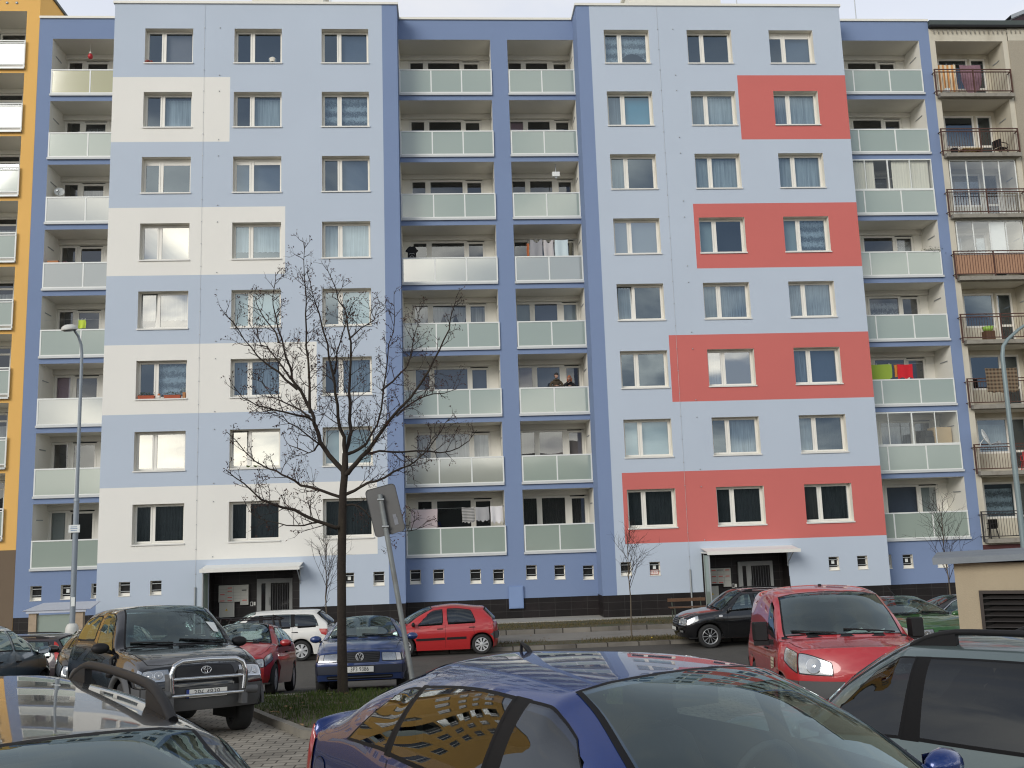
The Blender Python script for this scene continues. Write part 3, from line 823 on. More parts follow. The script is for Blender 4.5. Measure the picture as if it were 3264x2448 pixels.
m.box(x0 + 3.9, x0 + 4, 6.01, 10, OT, 30, 0)
m.face([(x0 - .1, 5.9, 28.5), (x0 + 4, 5.9, 30.15), (x0 + 4, 10, 30.15), (x0 - .1, 10, 28.5)], 1); m.face([(x0 - .1, 5.9, 28.5), (x0 + 4, 5.9, 30.15), (x0 + 4, 5.9, 30.35), (x0 - .1, 5.9, 28.7)], 1); m.face([(x0 - .1, 10, 28.7), (x0 - .1, 5.9, 28.7), (x0 + 4, 5.9, 30.35), (x0 + 4, 10, 30.35)], 1)
Ob(m, 'roof_hut', [mat('dark_maroon_sheet', (.035, .015, .02), .6), M_zinc])
M_canvas = mat('terracotta_canvas', srgb(176, 138, 112), .9, var=.08)
for k in range(8):
    zf = 2.5 + 2.8 * k
    bl = empty('balcony', (0, 0, 0), ob); bl.location = (0, 0, zf)
    def Q(mb, name, mats, par=None):
        o = mb.build(name, mats, par or bl)
        if par is None: o.location = (-36, -1.2, -zf)
        return o
    w = MB(); yb_ = 2.42
    holed_wall(w, 34.462, 37.618, zf + .003, zf + 2.597, yb_, [(35.15, 36.6, zf + .82, zf + 2.38, .08, 0), (36.7, 37.45, zf + .08, zf + 2.38, .08, 0)], .08, lambda x, z: 0)
    w.box(37.6, 37.617, 1.6, 2.1, zf + 1.85, zf + 1.89, 1)
    Q(w, 'back_wall', [M_conc, M_zinc])
    f = MB(); sash(f, 35.15, 36.6, zf + .82, zf + 2.38, yb_ + .02, yb_ + .08, .09); sash(f, 36.7, 37.45, zf + .08, zf + 2.38, yb_ + .02, yb_ + .08, .09, wb=.12); f.box(36.79, 37.36, yb_ + .025, yb_ + .075, zf + .85, zf + .95)
    fo = Q(f, 'balcony_window', M_pvc)
    p = MB(); pane_quad(p, 35.23, 36.52, zf + .9, zf + 2.3, yb_ + .05, 0, random.gauss(0, .005), random.gauss(0, .005)); pane_quad(p, 36.78, 37.37, zf + .2, zf + 2.3, yb_ + .05); p.build('pane', M_pane, fo)
    c = MB()
    if k in (0, 1): curtain_sheet(c, 35.2, 36.55, zf + .85, zf + 2.1, yb_ + .2, 0); c.build('curtain', C_net[2] if k == 0 else C_net[1], fo)
    s = MB(); s.box(34.30, 37.74, .93, 1.21, zf - .17, zf + .0); Q(s, 'balcony_slab', M_rawc)
    r = MB(); a, b, ry = 34.13, 37.70, .97
    for z in (1.12, 1.0, .10): r.box(a, b, ry - .02, ry + .02, zf + z - .02, zf + z + .02)
    for x in (a, 35.9, b - .05): r.box(x, x + .05, ry - .026, ry + .026, zf - .12, zf + 1.14)
    for x in (a, b - .05): r.box(x + .002, x + .042, ry + .026, 1.2, zf + .985, zf + 1.015); r.box(x + .002, x + .042, ry + .026, 1.2, zf + .085, zf + .115)
    n = 30
    for i in range(1, n):
        x = a + (b - a) * i / n; r.box(x - .006, x + .006, ry - .006, ry + .006, zf + .12, zf + .98)
    Q(r, 'railing', M_rust if k > 0 else mat('dark_brown_rail', (.03, .026, .026), .6, var=.2))
    if k == 4:
        q = MB(); q.box(a + .06, b - .06, ry + .03, ry + .045, zf + .12, zf + .97); Q(q, 'canvas_screen', M_canvas)
    if k in (4, 5):
        gf = MB(); gp = MB(); x0, x1 = 34.55, 37.55; z0, z1 = zf + 1.0, zf + 2.58; n = 4; ww = (x1 - x0) / n
        if k == 5: z0 = zf + .05
        gf.box(x0, x1, 1.24, 1.28, z1 - .05, z1); gf.box(x0, x1, 1.24, 1.28, z0, z0 + .05)
        for i in range(n + 1): gf.box(x0 + ww * i - .025, x0 + ww * i + .025, 1.242, 1.278, z0 + .05, z1 - .05)
        for i in range(n): gp.face([(x0 + ww * i, 1.26, z0), (x0 + ww * (i + 1), 1.26, z0), (x0 + ww * (i + 1), 1.26, z1), (x0 + ww * i, 1.26, z1)])
        go = Q(gf, 'sliding_glazing', M_alu); gp.build('pane', glass('loggia_slider', (.85, .87, .88), .18, wob=.04), go)
        if k == 4:
            q = MB(); q.box(x0 + ww * 2 + .03, x0 + ww * 3 - .03, 1.31, 1.32, z0 + .05, z1 - .06); Q(q, 'white_blind', M_paper)
# ------------------------------------------------------------------ cars
def paint(name, col, metal=.35, rough=.32, flake=0):
    if name in MATS: return MATS[name]
    m = mat(name, col, rough, metal, var=.03, vscale=1.5, coat=1., spec=.5, twosided=(.02, .02, .022), stain=None)
    return m
M_cglass = glass('car_glass', (.58, .68, .66), .17, wob=.02, wscale=1.5, refl=(.80, .95, .96))
M_cglassd = glass('car_glass_privacy', (.05, .055, .06), .055, wob=.02, wscale=1.5)
M_cglassm = glass('car_glass_medium', (.36, .42, .42), .10, wob=.03, wscale=1.5)
M_frit = mat('glass_border', (.008, .008, .009), .6, var=0, spec=.2)
M_lens = mat('headlamp_reflector', (.46, .47, .48), .2, metal=.75, var=.25, vscale=14, coat=1.)
M_lensin = mat('headlamp_bowl', (.75, .76, .76), .10, metal=.9, var=.15, vscale=20, coat=1.)
M_amber = mat('amber_lens', (.55, .20, .03), .2, var=.2, vscale=20, coat=1.)
M_redlens = mat('red_lamp_lens', (.42, .018, .012), .15, var=.25, vscale=16, coat=1.)
M_whitelens = mat('clear_lamp_lens', (.60, .58, .56), .15, metal=.4, var=.2, vscale=20, coat=1.)
M_grille = mat('grille_black', (.012, .012, .013), .5, var=.1)
M_plastgrey = mat('grey_bumper_plastic', (.075, .077, .08), .6, var=.1, bump=.1, bscale=90)

def pchip(xs, ys):
    n = len(xs); h = [xs[i + 1] - xs[i] for i in range(n - 1)]; d = [(ys[i + 1] - ys[i]) / h[i] for i in range(n - 1)]
    m = [0] * n; m[0] = d[0]; m[-1] = d[-1]
    for i in range(1, n - 1):
        if d[i - 1] * d[i] <= 0: m[i] = 0
        else:
            w1 = 2 * h[i] + h[i - 1]; w2 = h[i] + 2 * h[i - 1]
            m[i] = (w1 + w2) / (w1 / d[i - 1] + w2 / d[i])
    def f(x):
        if x <= xs[0]: return ys[0]
        if x >= xs[-1]: return ys[-1]
        lo, hi = 0, n - 1
        while hi - lo > 1:
            k = (lo + hi) // 2
            if xs[k] <= x: lo = k
            else: hi = k
        t = (x - xs[lo]) / h[lo]; t2 = t * t; t3 = t2 * t
        return (2 * t3 - 3 * t2 + 1) * ys[lo] + (t3 - 2 * t2 + t) * h[lo] * m[lo] + (-2 * t3 + 3 * t2) * ys[lo + 1] + (t3 - t2) * h[lo] * m[lo + 1]
    return f

class Car:
    """smooth body surface S(u, v): u runs nose -> tail, v runs right sill (0) over the roof centre (6) to left sill (12).
    car space: x forward, y left, z up, ground at z = 0."""
    def __init__(c, **k):
        c.__dict__.update(dict(L=4.5, W=1.74, H=1.46, zb=.20, wb=2.6, fo=.92, r=.315, tw=.20, hoodf=.74, hoodc=.98, belt=.93, beltr=.98,
            xc=1.02, xh=.30, xrh=-1.35, xrb=-1.85, deck=None, crown=.05, wr=.56, tail=.9, bulge=.16, rbulge=.12, cant=.10, noser=.84, tailr=.86,
            wscurve=.16, rscurve=.10, hdrop=.018, deckz=None, nose_in=.10, tail_in=.06, roofmid=None, tumble=.06))
        c.__dict__.update(k)
        L, W, H = c.L, c.W, c.H; hw = W / 2
        c.xf = L / 2 - c.fo; c.xr = c.xf - c.wb
        st = []
        def body(x, wf, zb, zbelt, ztop, w3=.93, w4=.72, dz=.03, sh=(0,) * 7, zm=None, f1=.985):
            zm = zm if zm is not None else zb + (zbelt - zb) * .60
            st.append([(x + sh[0], hw * wf * .955, zb), (x + sh[1], hw * wf * f1, zb + (zm - zb) * .42), (x + sh[2], hw * wf, zm), (x + sh[3], hw * wf * w3, zbelt),
                       (x + sh[4], hw * wf * w4, zbelt + (ztop - zbelt) * .62), (x + sh[5], hw * wf * w4 * .52, ztop - (ztop - zbelt) * .10), (x + sh[6], 0, ztop)])
        def house(x, zbelt, zc, ztop, wr, sh4=0., sh6=0., wf=1.):
            st.append([(x, hw * wf * .955, c.zb), (x, hw * wf * .985, c.zb + (zbelt - c.zb) * .25), (x, hw * wf, c.zb + (zbelt - c.zb) * .60), (x, hw * wf * c.w3h, zbelt),
                       (x + sh4, wr, zc), (x + sh4 + (sh6 - sh4) * .7, wr * .58, zc + (ztop - zc) * .80), (x + sh6, 0, ztop)])
        c.w3h = .945
        hf, hc = c.hoodf, c.hoodc
        b = c.bulge; xN = L / 2 - b; ni = c.nose_in
        def nshift(): return (-.07, -.01, 0, -ni * .5, -ni + b * .55, -ni + b * .85, -ni + b)
        hz = lambda t: hf + (hc - hf) * (1 - (1 - t) ** 1.6)
        body(xN, c.noser, c.zb + .02, hf - .05, hf, w3=.95, w4=.72, sh=nshift())
        body(xN - .10, c.noser + .05, c.zb, hz(.12) - .05, hz(.12), sh=tuple(v * .75 for v in nshift()))
        body(xN - .30, .945, c.zb, hz(.3) - .045, hz(.3) + .01, sh=(0, 0, 0, 0, .05, .07, .08))
        body((xN - .30) * .45 + c.xc * .55, .985, c.zb, hz(.65) - .045, hz(.65) + .015, sh=(0, 0, 0, 0, .03, .05, .06))
        w4c = hw * c.w3h - .035
        body(c.xc + .10, 1., c.zb, c.belt - .01, hc, w3=c.w3h, w4=(w4c - .03) / hw, sh=(0, 0, 0, 0, -.03, .06, .10))
        # windscreen
        ws = c.wscurve; zcH = H - c.cant; wrH = c.wr
        c.i_c = len(st)
        house(c.xc, c.belt, c.belt + .035, hc + .015, w4c, -.05, ws)
        for t in (.5, .93):
            x = c.xc + (c.xh - c.xc) * t
            zt = hc + .015 + (H - c.hdrop - .017 - hc - .015) * t + .03 * math.sin(math.pi * t)
            zc = c.belt + .035 + (zcH - c.hdrop + .018 - c.belt - .035) * t + .02 * math.sin(math.pi * t)
            house(x, c.belt + (c.beltr - c.belt) * .25 * t, zc, zt, w4c + (wrH - w4c) * t, -.05 - .03 * t, ws * (1 - .45 * t))
        c.i_h = len(st)
        zrh = H - c.crown * .55 if c.roofmid is None else c.roofmid
        xm = (c.xh + c.xrh) / 2
        house(c.xh - .10, c.belt + (c.beltr - c.belt) * .3, zcH + .033 - c.hdrop, H - c.hdrop, wrH + .004, -.03, .05)
        house(xm + .1, c.belt + (c.beltr - c.belt) * .6, zcH + .03, H, wrH + .01)
        zr_c = zrh - c.cant + .015
        house(c.xrh + .14, c.belt + (c.beltr - c.belt) * .9, zr_c + .012, zrh + .012, wrH - .005, .0, -.02)
        c.i_rh = len(st)
        house(c.xrh, c.beltr, zr_c, zrh, wrH - .015, .02, -.04)
        dz = c.deckz if c.deckz is not None else c.beltr + .03
        wrb = hw * c.w3h - .05
        rs = c.rscurve; tl = c.tailr
        for t in (.5, .93):
            x = c.xrh + (c.xrb - c.xrh) * t; bow = .035 * math.sin(math.pi * t)
            house(x, c.beltr, zr_c + (c.beltr + .03 - zr_c) * t + bow, zrh + (dz - zrh) * t + bow, wrH - .015 + (wrb - .02 - wrH + .015) * t, .02, -.04 - (rs - .04) * t, wf=1 - .03 * t)
        c.i_rb = len(st)
        xT = -L / 2 + c.rbulge
        if c.deck:   # separate boot
            body(c.xrb - .06, .965, c.zb, c.beltr - .005, dz, w3=c.w3h, w4=.74, sh=(0, 0, 0, 0, 0, -rs * .7, -rs))
            body((c.xrb + xT) / 2, .945, c.zb, c.beltr - .015, dz + .015, w3=.93, w4=.72, sh=(0, 0, 0, 0, 0, -.03, -.05))
        ti = c.tail_in; rb = c.rbulge
        ts = (.05, 0, 0, ti * .6, ti - rb * .5, ti - rb * .85, ti - rb)
        zt_end = c.tail
        body(xT + .08, tl + .06, c.zb, zt_end - .03 if c.deck else c.beltr - .01, zt_end + .01 if c.deck else dz - .02, w3=.94, w4=.75, sh=tuple(v * .7 for v in ts))
        body(xT, tl, c.zb + .03, zt_end - .045 if c.deck else c.beltr - .03, zt_end if c.deck else dz - .05, w3=.95, w4=.75, sh=ts)
        c.st = st
        # knots
        kn = [0.]
        for a, bq in zip(st, st[1:]):
            d = sum(math.dist(a[r], bq[r]) for r in (2, 3, 4, 6)) / 4; kn.append(kn[-1] + max(d, .02))
        c.kn = kn; c.U = kn[-1]
        c.fx = [[pchip(kn, [s[r][q] for s in st]) for q in range(3)] for r in range(7)]
        c.cache = {}
    def arch(c, x, z0):
        z = z0
        for xw in (c.xf, c.xr):
            d = (c.r + .055) ** 2 - (x - xw) ** 2
            if d > 0: z = max(z, c.r + math.sqrt(d))
        return z
    def section(c, u):
        k = round(u, 5)
        if k in c.cache: return c.cache[k]
        P = [tuple(f(u) for f in c.fx[r]) for r in range(7)]
        # full symmetric section, smooth in v
        full = [(x, -y, z) for x, y, z in P] + [(x, y, z) for x, y, z in P[-2::-1]]
        kv = [0.]
        for a, b in zip(full, full[1:]): kv.append(kv[-1] + max(math.dist(a, b), .004))
        fs = [pchip(kv, [p[q] for p in full]) for q in range(3)]
        c.cache[k] = (kv, fs, P); return c.cache[k]
    def S(c, u, v, raw=False):
        u = min(max(u, 0), c.U); kv, fs, P = c.section(u)
        v = min(max(v, 0.), 12.); i = min(int(v), 11); s = kv[i] + (kv[i + 1] - kv[i]) * (v - i)
        x, y, z = (f(s) for f in fs)
        if not raw:
            vv = v if v <= 6 else 12 - v
            if vv < 2:
                zb = P[0][2]; za = c.arch(x, zb); z2 = P[2][2]
                if za > zb + 1e-6: z = za + (z - zb) * (z2 - za) / (z2 - zb) if z2 > za else za
        return Vector((x, y, z))
    def ui(c, i):
        """station index (float) -> u"""
        i = min(max(i, 0), len(c.kn) - 1.0001); k = int(i); return c.kn[k] + (c.kn[k + 1] - c.kn[k]) * (i - k)
    def ux(c, x, v=3.):
        lo, hi = 0., c.U
        for _ in range(40):
            m = (lo + hi) / 2
            if c.S(m, v, True).x > x: lo = m
            else: hi = m
        return (lo + hi) / 2
    def N(c, u, v):
        e = .012
        a = c.S(u + e, v, True) - c.S(u - e, v, True); b = c.S(u, v + e * 2, True) - c.S(u, v - e * 2, True)
        n = a.cross(b)
        if n.length < 1e-12: return Vector((0, 0, 1))
        n.normalize()
        p = c.S(u, v, True)
        if n.dot(p - Vector((p.x * .6, 0, .55))) < 0: n = -n
        return n
    # front / rear end skins: s in -1..1 across, v in 0..3
    def F(c, s, v, rear=False):
        u = c.U if rear else 0.
        p = c.S(u, v, True); y = abs(p.y); b = (c.rbulge if rear else c.bulge)
        bb = b * (1 - abs(s) ** 2.4)
        # at v = 3 the skin follows the hood/boot lip
        if v > 3: v = 3
        x = p.x + (-bb if rear else bb)
        z = p.z
        if v > 2:
            q = c.S(u, 3, True); t = (v - 2)
            lip = c.lip(s, u)
            x = x + (lip.x - (q.x + (-bb if rear else bb))) * t ** 2; z = z + (lip.z - q.z) * t ** 2
        return Vector((x, y * s, z))
    def lip(c, s, u):
        # point on the top edge polyline at lateral fraction s of the v=3 half width
        y3 = abs(c.S(u, 3, True).y); ty = abs(s) * y3
        lo, hi = 3., 6.
        for _ in range(30):
            m = (lo + hi) / 2
            if abs(c.S(u, m, True).y) > ty: lo = m
            else: hi = m
        p = c.S(u, lo, True); return Vector((p.x, math.copysign(ty, s), p.z))
    def FN(c, s, v, rear=False):
        e = .02
        a = c.F(min(s + e, 1), v, rear) - c.F(max(s - e, -1), v, rear); b = c.F(s, min(v + e, 3), rear) - c.F(s, max(v - e, 0), rear)
        n = a.cross(b); n.normalize()
        if (n.x > 0) == rear: n = -n
        return n

def squircle(a, b, k):
    return a * math.sqrt(1 - k * b * b / 2), b * math.sqrt(1 - k * a * a / 2)

def patch(mb, fun, nrm, quad, nu=14, nv=8, k=.22, off=.004, m_in=0, m_ring=None, ring=.035, lens=None):
    """surface patch over the quad of parameter corners [(a,b) x4: bl, br, tr, tl]; optional border ring of another material"""
    def par(a, b):
        x, y = squircle(a, b, k); x = (x + 1) / 2; y = (y + 1) / 2
        p = [quad[0][i] * (1 - x) * (1 - y) + quad[1][i] * x * (1 - y) + quad[2][i] * x * y + quad[3][i] * (1 - x) * y for i in (0, 1)]
        return p
    A = [-1 + 2 * i / nu for i in range(nu + 1)]; B = [-1 + 2 * i / nv for i in range(nv + 1)]
    if m_ring is not None:
        mid = [fun(*par(-1, 0)), fun(*par(1, 0)), fun(*par(0, -1)), fun(*par(0, 1))]
        da = min(.4, 2 * ring / max((mid[0] - mid[1]).length, .05)); db = min(.4, 2 * ring / max((mid[2] - mid[3]).length, .05))
        A = [-1] + [-1 + da + (2 - 2 * da) * i / nu for i in range(nu + 1)] + [1]
        B = [-1] + [-1 + db + (2 - 2 * db) * i / nv for i in range(nv + 1)] + [1]
    rows = []
    for b in B:
        row = []
        for a in A:
            p = par(a, b); row.append(fun(*p) + nrm(*p) * off)
        rows.append(row)
    nA, nB = len(A) - 1, len(B) - 1
    # orientation
    p0 = rows[nB // 2][nA // 2]; du = rows[nB // 2][nA // 2 + 1] - p0; dv = rows[nB // 2 + 1][nA // 2] - p0
    n0 = nrm(*par(0, 0)); flip = du.cross(dv).dot(n0) < 0
    if m_ring is None: mb.grid(rows, m_in, True, flip=flip)
    else: mb.grid(rows, lambda i, j: m_ring if (i in (0, nB - 1) or j in (0, nA - 1)) else m_in, True, flip=flip)
    return par

def pip(pt, poly):
    x, y = pt; c = False
    for i in range(len(poly)):
        x1, y1 = poly[i]; x2, y2 = poly[i - 1]
        if (y1 > y) != (y2 > y) and x < (x2 - x1) * (y - y1) / (y2 - y1) + x1: c = not c
    return c

def wheel(parent, x, y, r, w, kind, side, steer=0.):
    wl = empty('wheel', (x, y, r), parent); wl.rotation_euler = (0, 0, steer)
    s = side
    m = MB(); rr = r * .68
    prof = [(rr * .97, -w / 2 + .02), (rr * 1.05, -w / 2), (r * .90, -w / 2 - .004), (r * .975, -w / 2 + .022), (r, -w / 2 + .05), (r, w / 2 - .05), (r * .975, w / 2 - .022), (r * .90, w / 2 + .004), (rr * 1.05, w / 2), (rr * .97, w / 2 - .02)]
    m.lathe(prof, axis='y', n=36); m.build('tyre', M_rubber, wl)
    q = MB(); h = s * (w / 2 - .015)
    dk = 1
    q.lathe([(rr, -s * w / 2 * .9), (rr, h * .4), (rr * .9, h * .35)], axis='y', n=36, m=0)
    q.lathe([(rr * .98, h * .2), (0, h * .2)], axis='y', n=24, m=1)
    q.lathe([(rr * 1.0, h * .8), (rr * .995, h + s * .006), (rr * .93, h + s * .004), (rr * .89, h * .7)], axis='y', n=36, m=0)
    n, ww, hub = {'alloy10': (10, .16, .17), 'alloy5': (5, .34, .22), 'cap7': (7, .62, .36), 'cap9': (9, .52, .34), 'steel': (6, .7, .5)}[kind]
    for i in range(n):
        a = 2 * math.pi * i / n
        ca, sa = math.cos(a), math.sin(a)
        def pt(rad, t, d): return (rad * ca - t * sa, d, rad * sa + t * ca)
        r0, r1 = rr * hub * .8, rr * .93; t0 = math.pi * r0 / n * ww * 1.5; t1 = math.pi * r1 / n * ww
        o = h + s * .004; o2 = h - s * .03
        F = [pt(r0, -t0, o + s * .008), pt(r1, -t1, o), pt(r1, t1, o), pt(r0, t0, o + s * .008)]
        B2 = [pt(r0, -t0, o2), pt(r1, -t1, o2), pt(r1, t1, o2), pt(r0, t0, o2)]
        q.face(F if s < 0 else F[::-1], 0); q.face([F[0], B2[0], B2[1], F[1]], 0); q.face([F[3], F[2], B2[2], B2[3]], 0)
    q.lathe([(rr * hub, h - s * .03), (rr * hub, h + s * .008), (rr * hub * .8, h + s * .014), (0, h + s * .018)], axis='y', n=20, m=0)
    q.build('rim', [M_capgrey if kind.startswith('cap') else M_silverp, M_black], wl)
    return wl

def build_car(name, label, c, col, loc, head, cat='car', group=None, glassm=None, sideglass=None, windows=None, wsq=None, rwin=True, wheelk='cap7',
              plate=True, fplate=None, rails=None, mirror='body', extra=None, steer=0., lamps=True, bumper=None, seats=True, handles=None, seams=None, aerial=None, wipers=True, headl=None, taill=None, grille=None, cladding=None, pillar_black=False, rplate=None, hull=(130, 44)):
    t = thing(name, label, cat, (0, 0, 0), group)
    glassm = glassm or M_cglass; sideglass = sideglass or glassm
    # body grid
    NU, NV = hull
    us = sorted(set([c.U * i / NU for i in range(NU + 1)]))
    for xw in (c.xf, c.xr):
        for k in range(25):
            x = xw + (c.r + .0551) * math.cos(math.pi * k / 24); us.append(c.ux(x, .5))
    us = sorted(us); us = [u for i, u in enumerate(us) if i == 0 or u - us[i - 1] > .004]
    vs = [12 * i / NV for i in range(NV + 1)]
    holes = []
    def add_glass(nm, quad, m_in, ring=.03, k=.16, off=.004, nu=16, nv=8):
        g = MB(); par = patch(g, c.S, c.N, quad, nu, nv, k, off, 0, 1, ring)
        o = g.build(nm, [m_in, M_frit], t)
        poly = [par(a, b) for a, b in ([(-.94 + .188 * i, -.90) for i in range(11)] + [(.94, -.90 + .18 * i) for i in range(11)] + [(.94 - .188 * i, .90) for i in range(11)] + [(-.94, .90 - .18 * i) for i in range(11)])]
        holes.append(poly); return o
    wq = wsq or dict(a=.10, b=-.12, v=4.28)
    ua, ub = c.ui(c.i_c + wq['a']), c.ui(c.i_h + wq['b'])
    add_glass('windscreen', [(ua, wq['v']), (ua, 12 - wq['v']), (ub, 12 - wq['v'] - .02), (ub, wq['v'] + .02)], glassm, wq.get('ring', .028), .05, nu=8, nv=18)
    if rwin:
        ua, ub = c.ui(c.i_rh + .25), c.ui(c.i_rb - .25); v = 4.3
        add_glass('rear_window', [(ua, v), (ua, 12 - v), (ub, 12 - v), (ub, v)], sideglass, .04, .12, nu=8, nv=14)
    for w in windows or []:
        # w: (x_front_bottom, x_rear_bottom, x_rear_top, x_front_top, v_bot, v_top)
        xfb, xrb_, xrt, xft, vb, vt = w[:6]; kk = w[6] if len(w) > 6 else .10
        for mir in (0, 1):
            f = (lambda v: 12 - v) if mir else (lambda v: v)
            q = [(c.ux(xfb, vb), f(vb)), (c.ux(xrb_, vb), f(vb)), (c.ux(xrt, vt), f(vt)), (c.ux(xft, vt), f(vt))]
            add_glass('side_window', q, sideglass, .022, kk)
    if pillar_black:
        for wa, wb_ in zip(windows, windows[1:]):
            for f in ((lambda v: v), (lambda v: 12 - v)):
                g = MB(); q = [(c.ux(wa[1] + .02, 3.1), f(wa[4])), (c.ux(wb_[0] - .02, 3.1), f(wa[4])), (c.ux(wb_[3] - .02, 3.88), f(wa[5])), (c.ux(wa[2] + .02, 3.88), f(wa[5]))]
                patch(g, c.S, c.N, q, 4, 8, 0, .0028, 0); g.build('door_pillar', M_frit, t)
    m = MB()
    rows = [[c.S(u, v) for v in vs] for u in us]
    def fm(i, j):
        uc = (us[i] + us[i + 1]) / 2; vc = (vs[j] + vs[j + 1]) / 2
        for h in holes:
            if pip((uc, vc), h): return None
        return 0
    m.grid(rows, fm, True, flip=True)
    # end skins
    for rear in (False, True):
        ss = [-1 + 2 * i / 28 for i in range(29)]; vv = [3 * i / 14 for i in range(15)]
        rw = [[c.F(s, v, rear) for s in ss] for v in vv]
        m.grid(rw, 0, True, flip=rear)
    body = m.build('body', [col], t)
    weld(body, .0025)
    # make sure normals point out
    bmx = bmesh.new(); bmx.from_mesh(body.data)
    acc = sum(1 if f.normal.dot(f.calc_center_median() - Vector((f.calc_center_median().x * .8, 0, .5))) > 0 else -1 for f in bmx.faces)
    if acc < 0: bmesh.ops.reverse_faces(bmx, faces=bmx.faces)
    bmx.to_mesh(body.data); bmx.free()
    # wheel housings + floor pan
    m = MB(); hw = c.W / 2
    for xw in (c.xf, c.xr):
        for s in (-1, 1):
            yo = s * (hw * .94 - .02); yi = s * (hw - .34)
            rw = [[(xw + (c.r + .06) * math.cos(math.pi * k / 16), y, c.r + (c.r + .06) * math.sin(math.pi * k / 16)) for k in range(17)] for y in (yo, yi)]
            m.grid(rw, 0, True); m.face([p for p in rw[1]] + [(xw - c.r - .06, yi, .18), (xw + c.r + .06, yi, .18)], 0)
    m.box(-c.L / 2 + .2, c.L / 2 - .25, -hw * .93, hw * .93, c.zb + .0, c.zb + .03, 0)
    m.build('underbody', M_seam, t)
    if seats:
        m = MB(); zf = c.zb + .04; zh = c.H
        m.box(c.xrb + .1, c.xc - .05, -hw * .86, hw * .86, zf, zf + .05, 0)
        dash = c.hoodc - .05
        m.box(c.xc - .42, c.xc + .12, -hw * .82, hw * .82, dash - .22, dash - .02, 0)
        xs_ = c.xh - .42
        def seat(x, y, w):
            m.box(x - .2, x + .32, y - w / 2, y + w / 2, zf + .1, zf + .34, 0)
            rws = []
            for (zz, ww, xx) in ((zf + .3, w, x - .15), (zf + .55, w * .96, x - .22), (zf + .80, w * .72, x - .3), (zf + .845, w * .4, x - .32)):
                rws.append([(xx + .06, y - ww / 2, zz), (xx + .06, y + ww / 2, zz), (xx - .07, y + ww / 2, zz), (xx - .07, y - ww / 2, zz)])
            m.grid(rws, 0, True, close=True)
            hz = zf + .92
            m.box(x - .39, x - .29, y - .13, y + .13, hz - .045, hz + .12, 0)
        seat(xs_, .36, .48); seat(xs_, -.36, .48)
        if c.xrb < -1.0 and c.wb > 2.2:
            xb = max(c.xrh + .25, -1.45) if not c.deck else c.xrh + .15
            m.box(xb - .2, xb + .3, -.58, .58, zf + .1, zf + .36, 0); m.box(xb - .34, xb - .22, -.6, .6, zf + .3, zf + .74, 0)
            for y in (-.4, 0, .4): m.box(xb - .36, xb - .27, y - .12, y + .12, zf + .76, zf + .88, 0)
        # steering wheel, mirror
        ring = [(xs_ + .42 + .05 * math.sin(a), .36 + .185 * math.cos(a), dash - .0 + .17 * math.sin(a)) for a in [2 * math.pi * i / 18 for i in range(19)]]
        m.tube(ring, .016, 6, 0)
        pm = c.S(c.ui(c.i_h - .45), 6); m.box(pm.x - .06, pm.x - .03, -.11, .11, pm.z - .13, pm.z - .06, 0)
        m.build('interior', [M_int], t)
    # lamps
    def fpatch(nm, quad, mats, rear=False, off=.006, k=.2, m_ring=None, ring=.012, nu=10, nv=8, par=t):
        g = MB(); patch(g, lambda s, v: c.F(s, v, rear), lambda s, v: c.FN(s, v, rear), quad, nu, nv, k, off, 0, m_ring, ring)
        return g.build(nm, mats, par)
    def wrap(nm, s0, s1, v0, v1, u1, vs0, vs1, mats, rear, off=.007, k=.16, bowls=0, par=t, tall=None, v0b=None, v1b=None):
        """lamp that starts on the end skin at s0, turns the corner (s=1) and runs along the side to u1"""
        out = []
        for sg in (-1, 1):
            g = MB()
            vb = v0 if v0b is None else v0b; vt = v1 if v1b is None else v1b
            patch(g, lambda s, v: c.F(s, v, rear), lambda s, v: c.FN(s, v, rear), [(sg * s0, vb), (sg * s1, v0), (sg * s1, v1), (sg * s0, vt)], 10, 8, k, off, 0, 1, .012)
            if u1:
                f = (lambda v: v) if sg < 0 else (lambda v: 12 - v)
                ue = c.U - u1 if rear else u1; us_ = c.U - .004 if rear else .004
                q = [(us_, f(v0)), (ue, f(vs0)), (ue, f(vs1)), (us_, f(v1))]
                patch(g, c.S, c.N, q, 8, 8, k, off, 0, 1, .012)
            o = g.build(nm, mats, par)
            if bowls:
                b = MB()
                for t_ in ([.38, .74] if bowls == 2 else [.55]):
                    s = sg * (s0 + (s1 - s0) * t_); v = (v0 + v1 + vb + vt) / 4; p = c.F(s, v, rear) + c.FN(s, v, rear) * (off + .002); n = c.FN(s, v, rear)
                    rad = abs(c.F(s, v1).z - c.F(s, v0).z) * .36
                    Mx = n.to_track_quat('Z', 'Y').to_matrix()
                    for r0, r1, d0, d1, mm in ((rad, rad * .9, 0, .004, 1), (rad * .9, .0, .004, .001, 0), (rad * .22, .0, .004, .008, 1)):
                        ra = [p + Mx @ Vector((r0 * math.cos(a), r0 * math.sin(a), d0)) for a in [2 * math.pi * i / 16 for i in range(16)]]
                        rb_ = [p + Mx @ Vector((r1 * math.cos(a), r1 * math.sin(a), d1)) for a in [2 * math.pi * i / 16 for i in range(16)]]
                        b.grid([ra, rb_], mm, True, close=True)
                b.build('reflector', [mat('lamp_bowl_dark', (.42, .43, .44), .14, metal=.7, var=.25, vscale=30), M_lensin], o)
            out.append(o)
        return out
    if headl:
        wrap('headlight', headl['s0'], 1., headl['v'][0], headl['v'][1], headl.get('u', .25), headl.get('vs', headl['v'])[0], headl.get('vs', headl['v'])[1], [M_lens, headl.get('ring', M_black)], False, bowls=headl.get('bowls', 2), v0b=headl.get('vb'), v1b=headl.get('vt'))
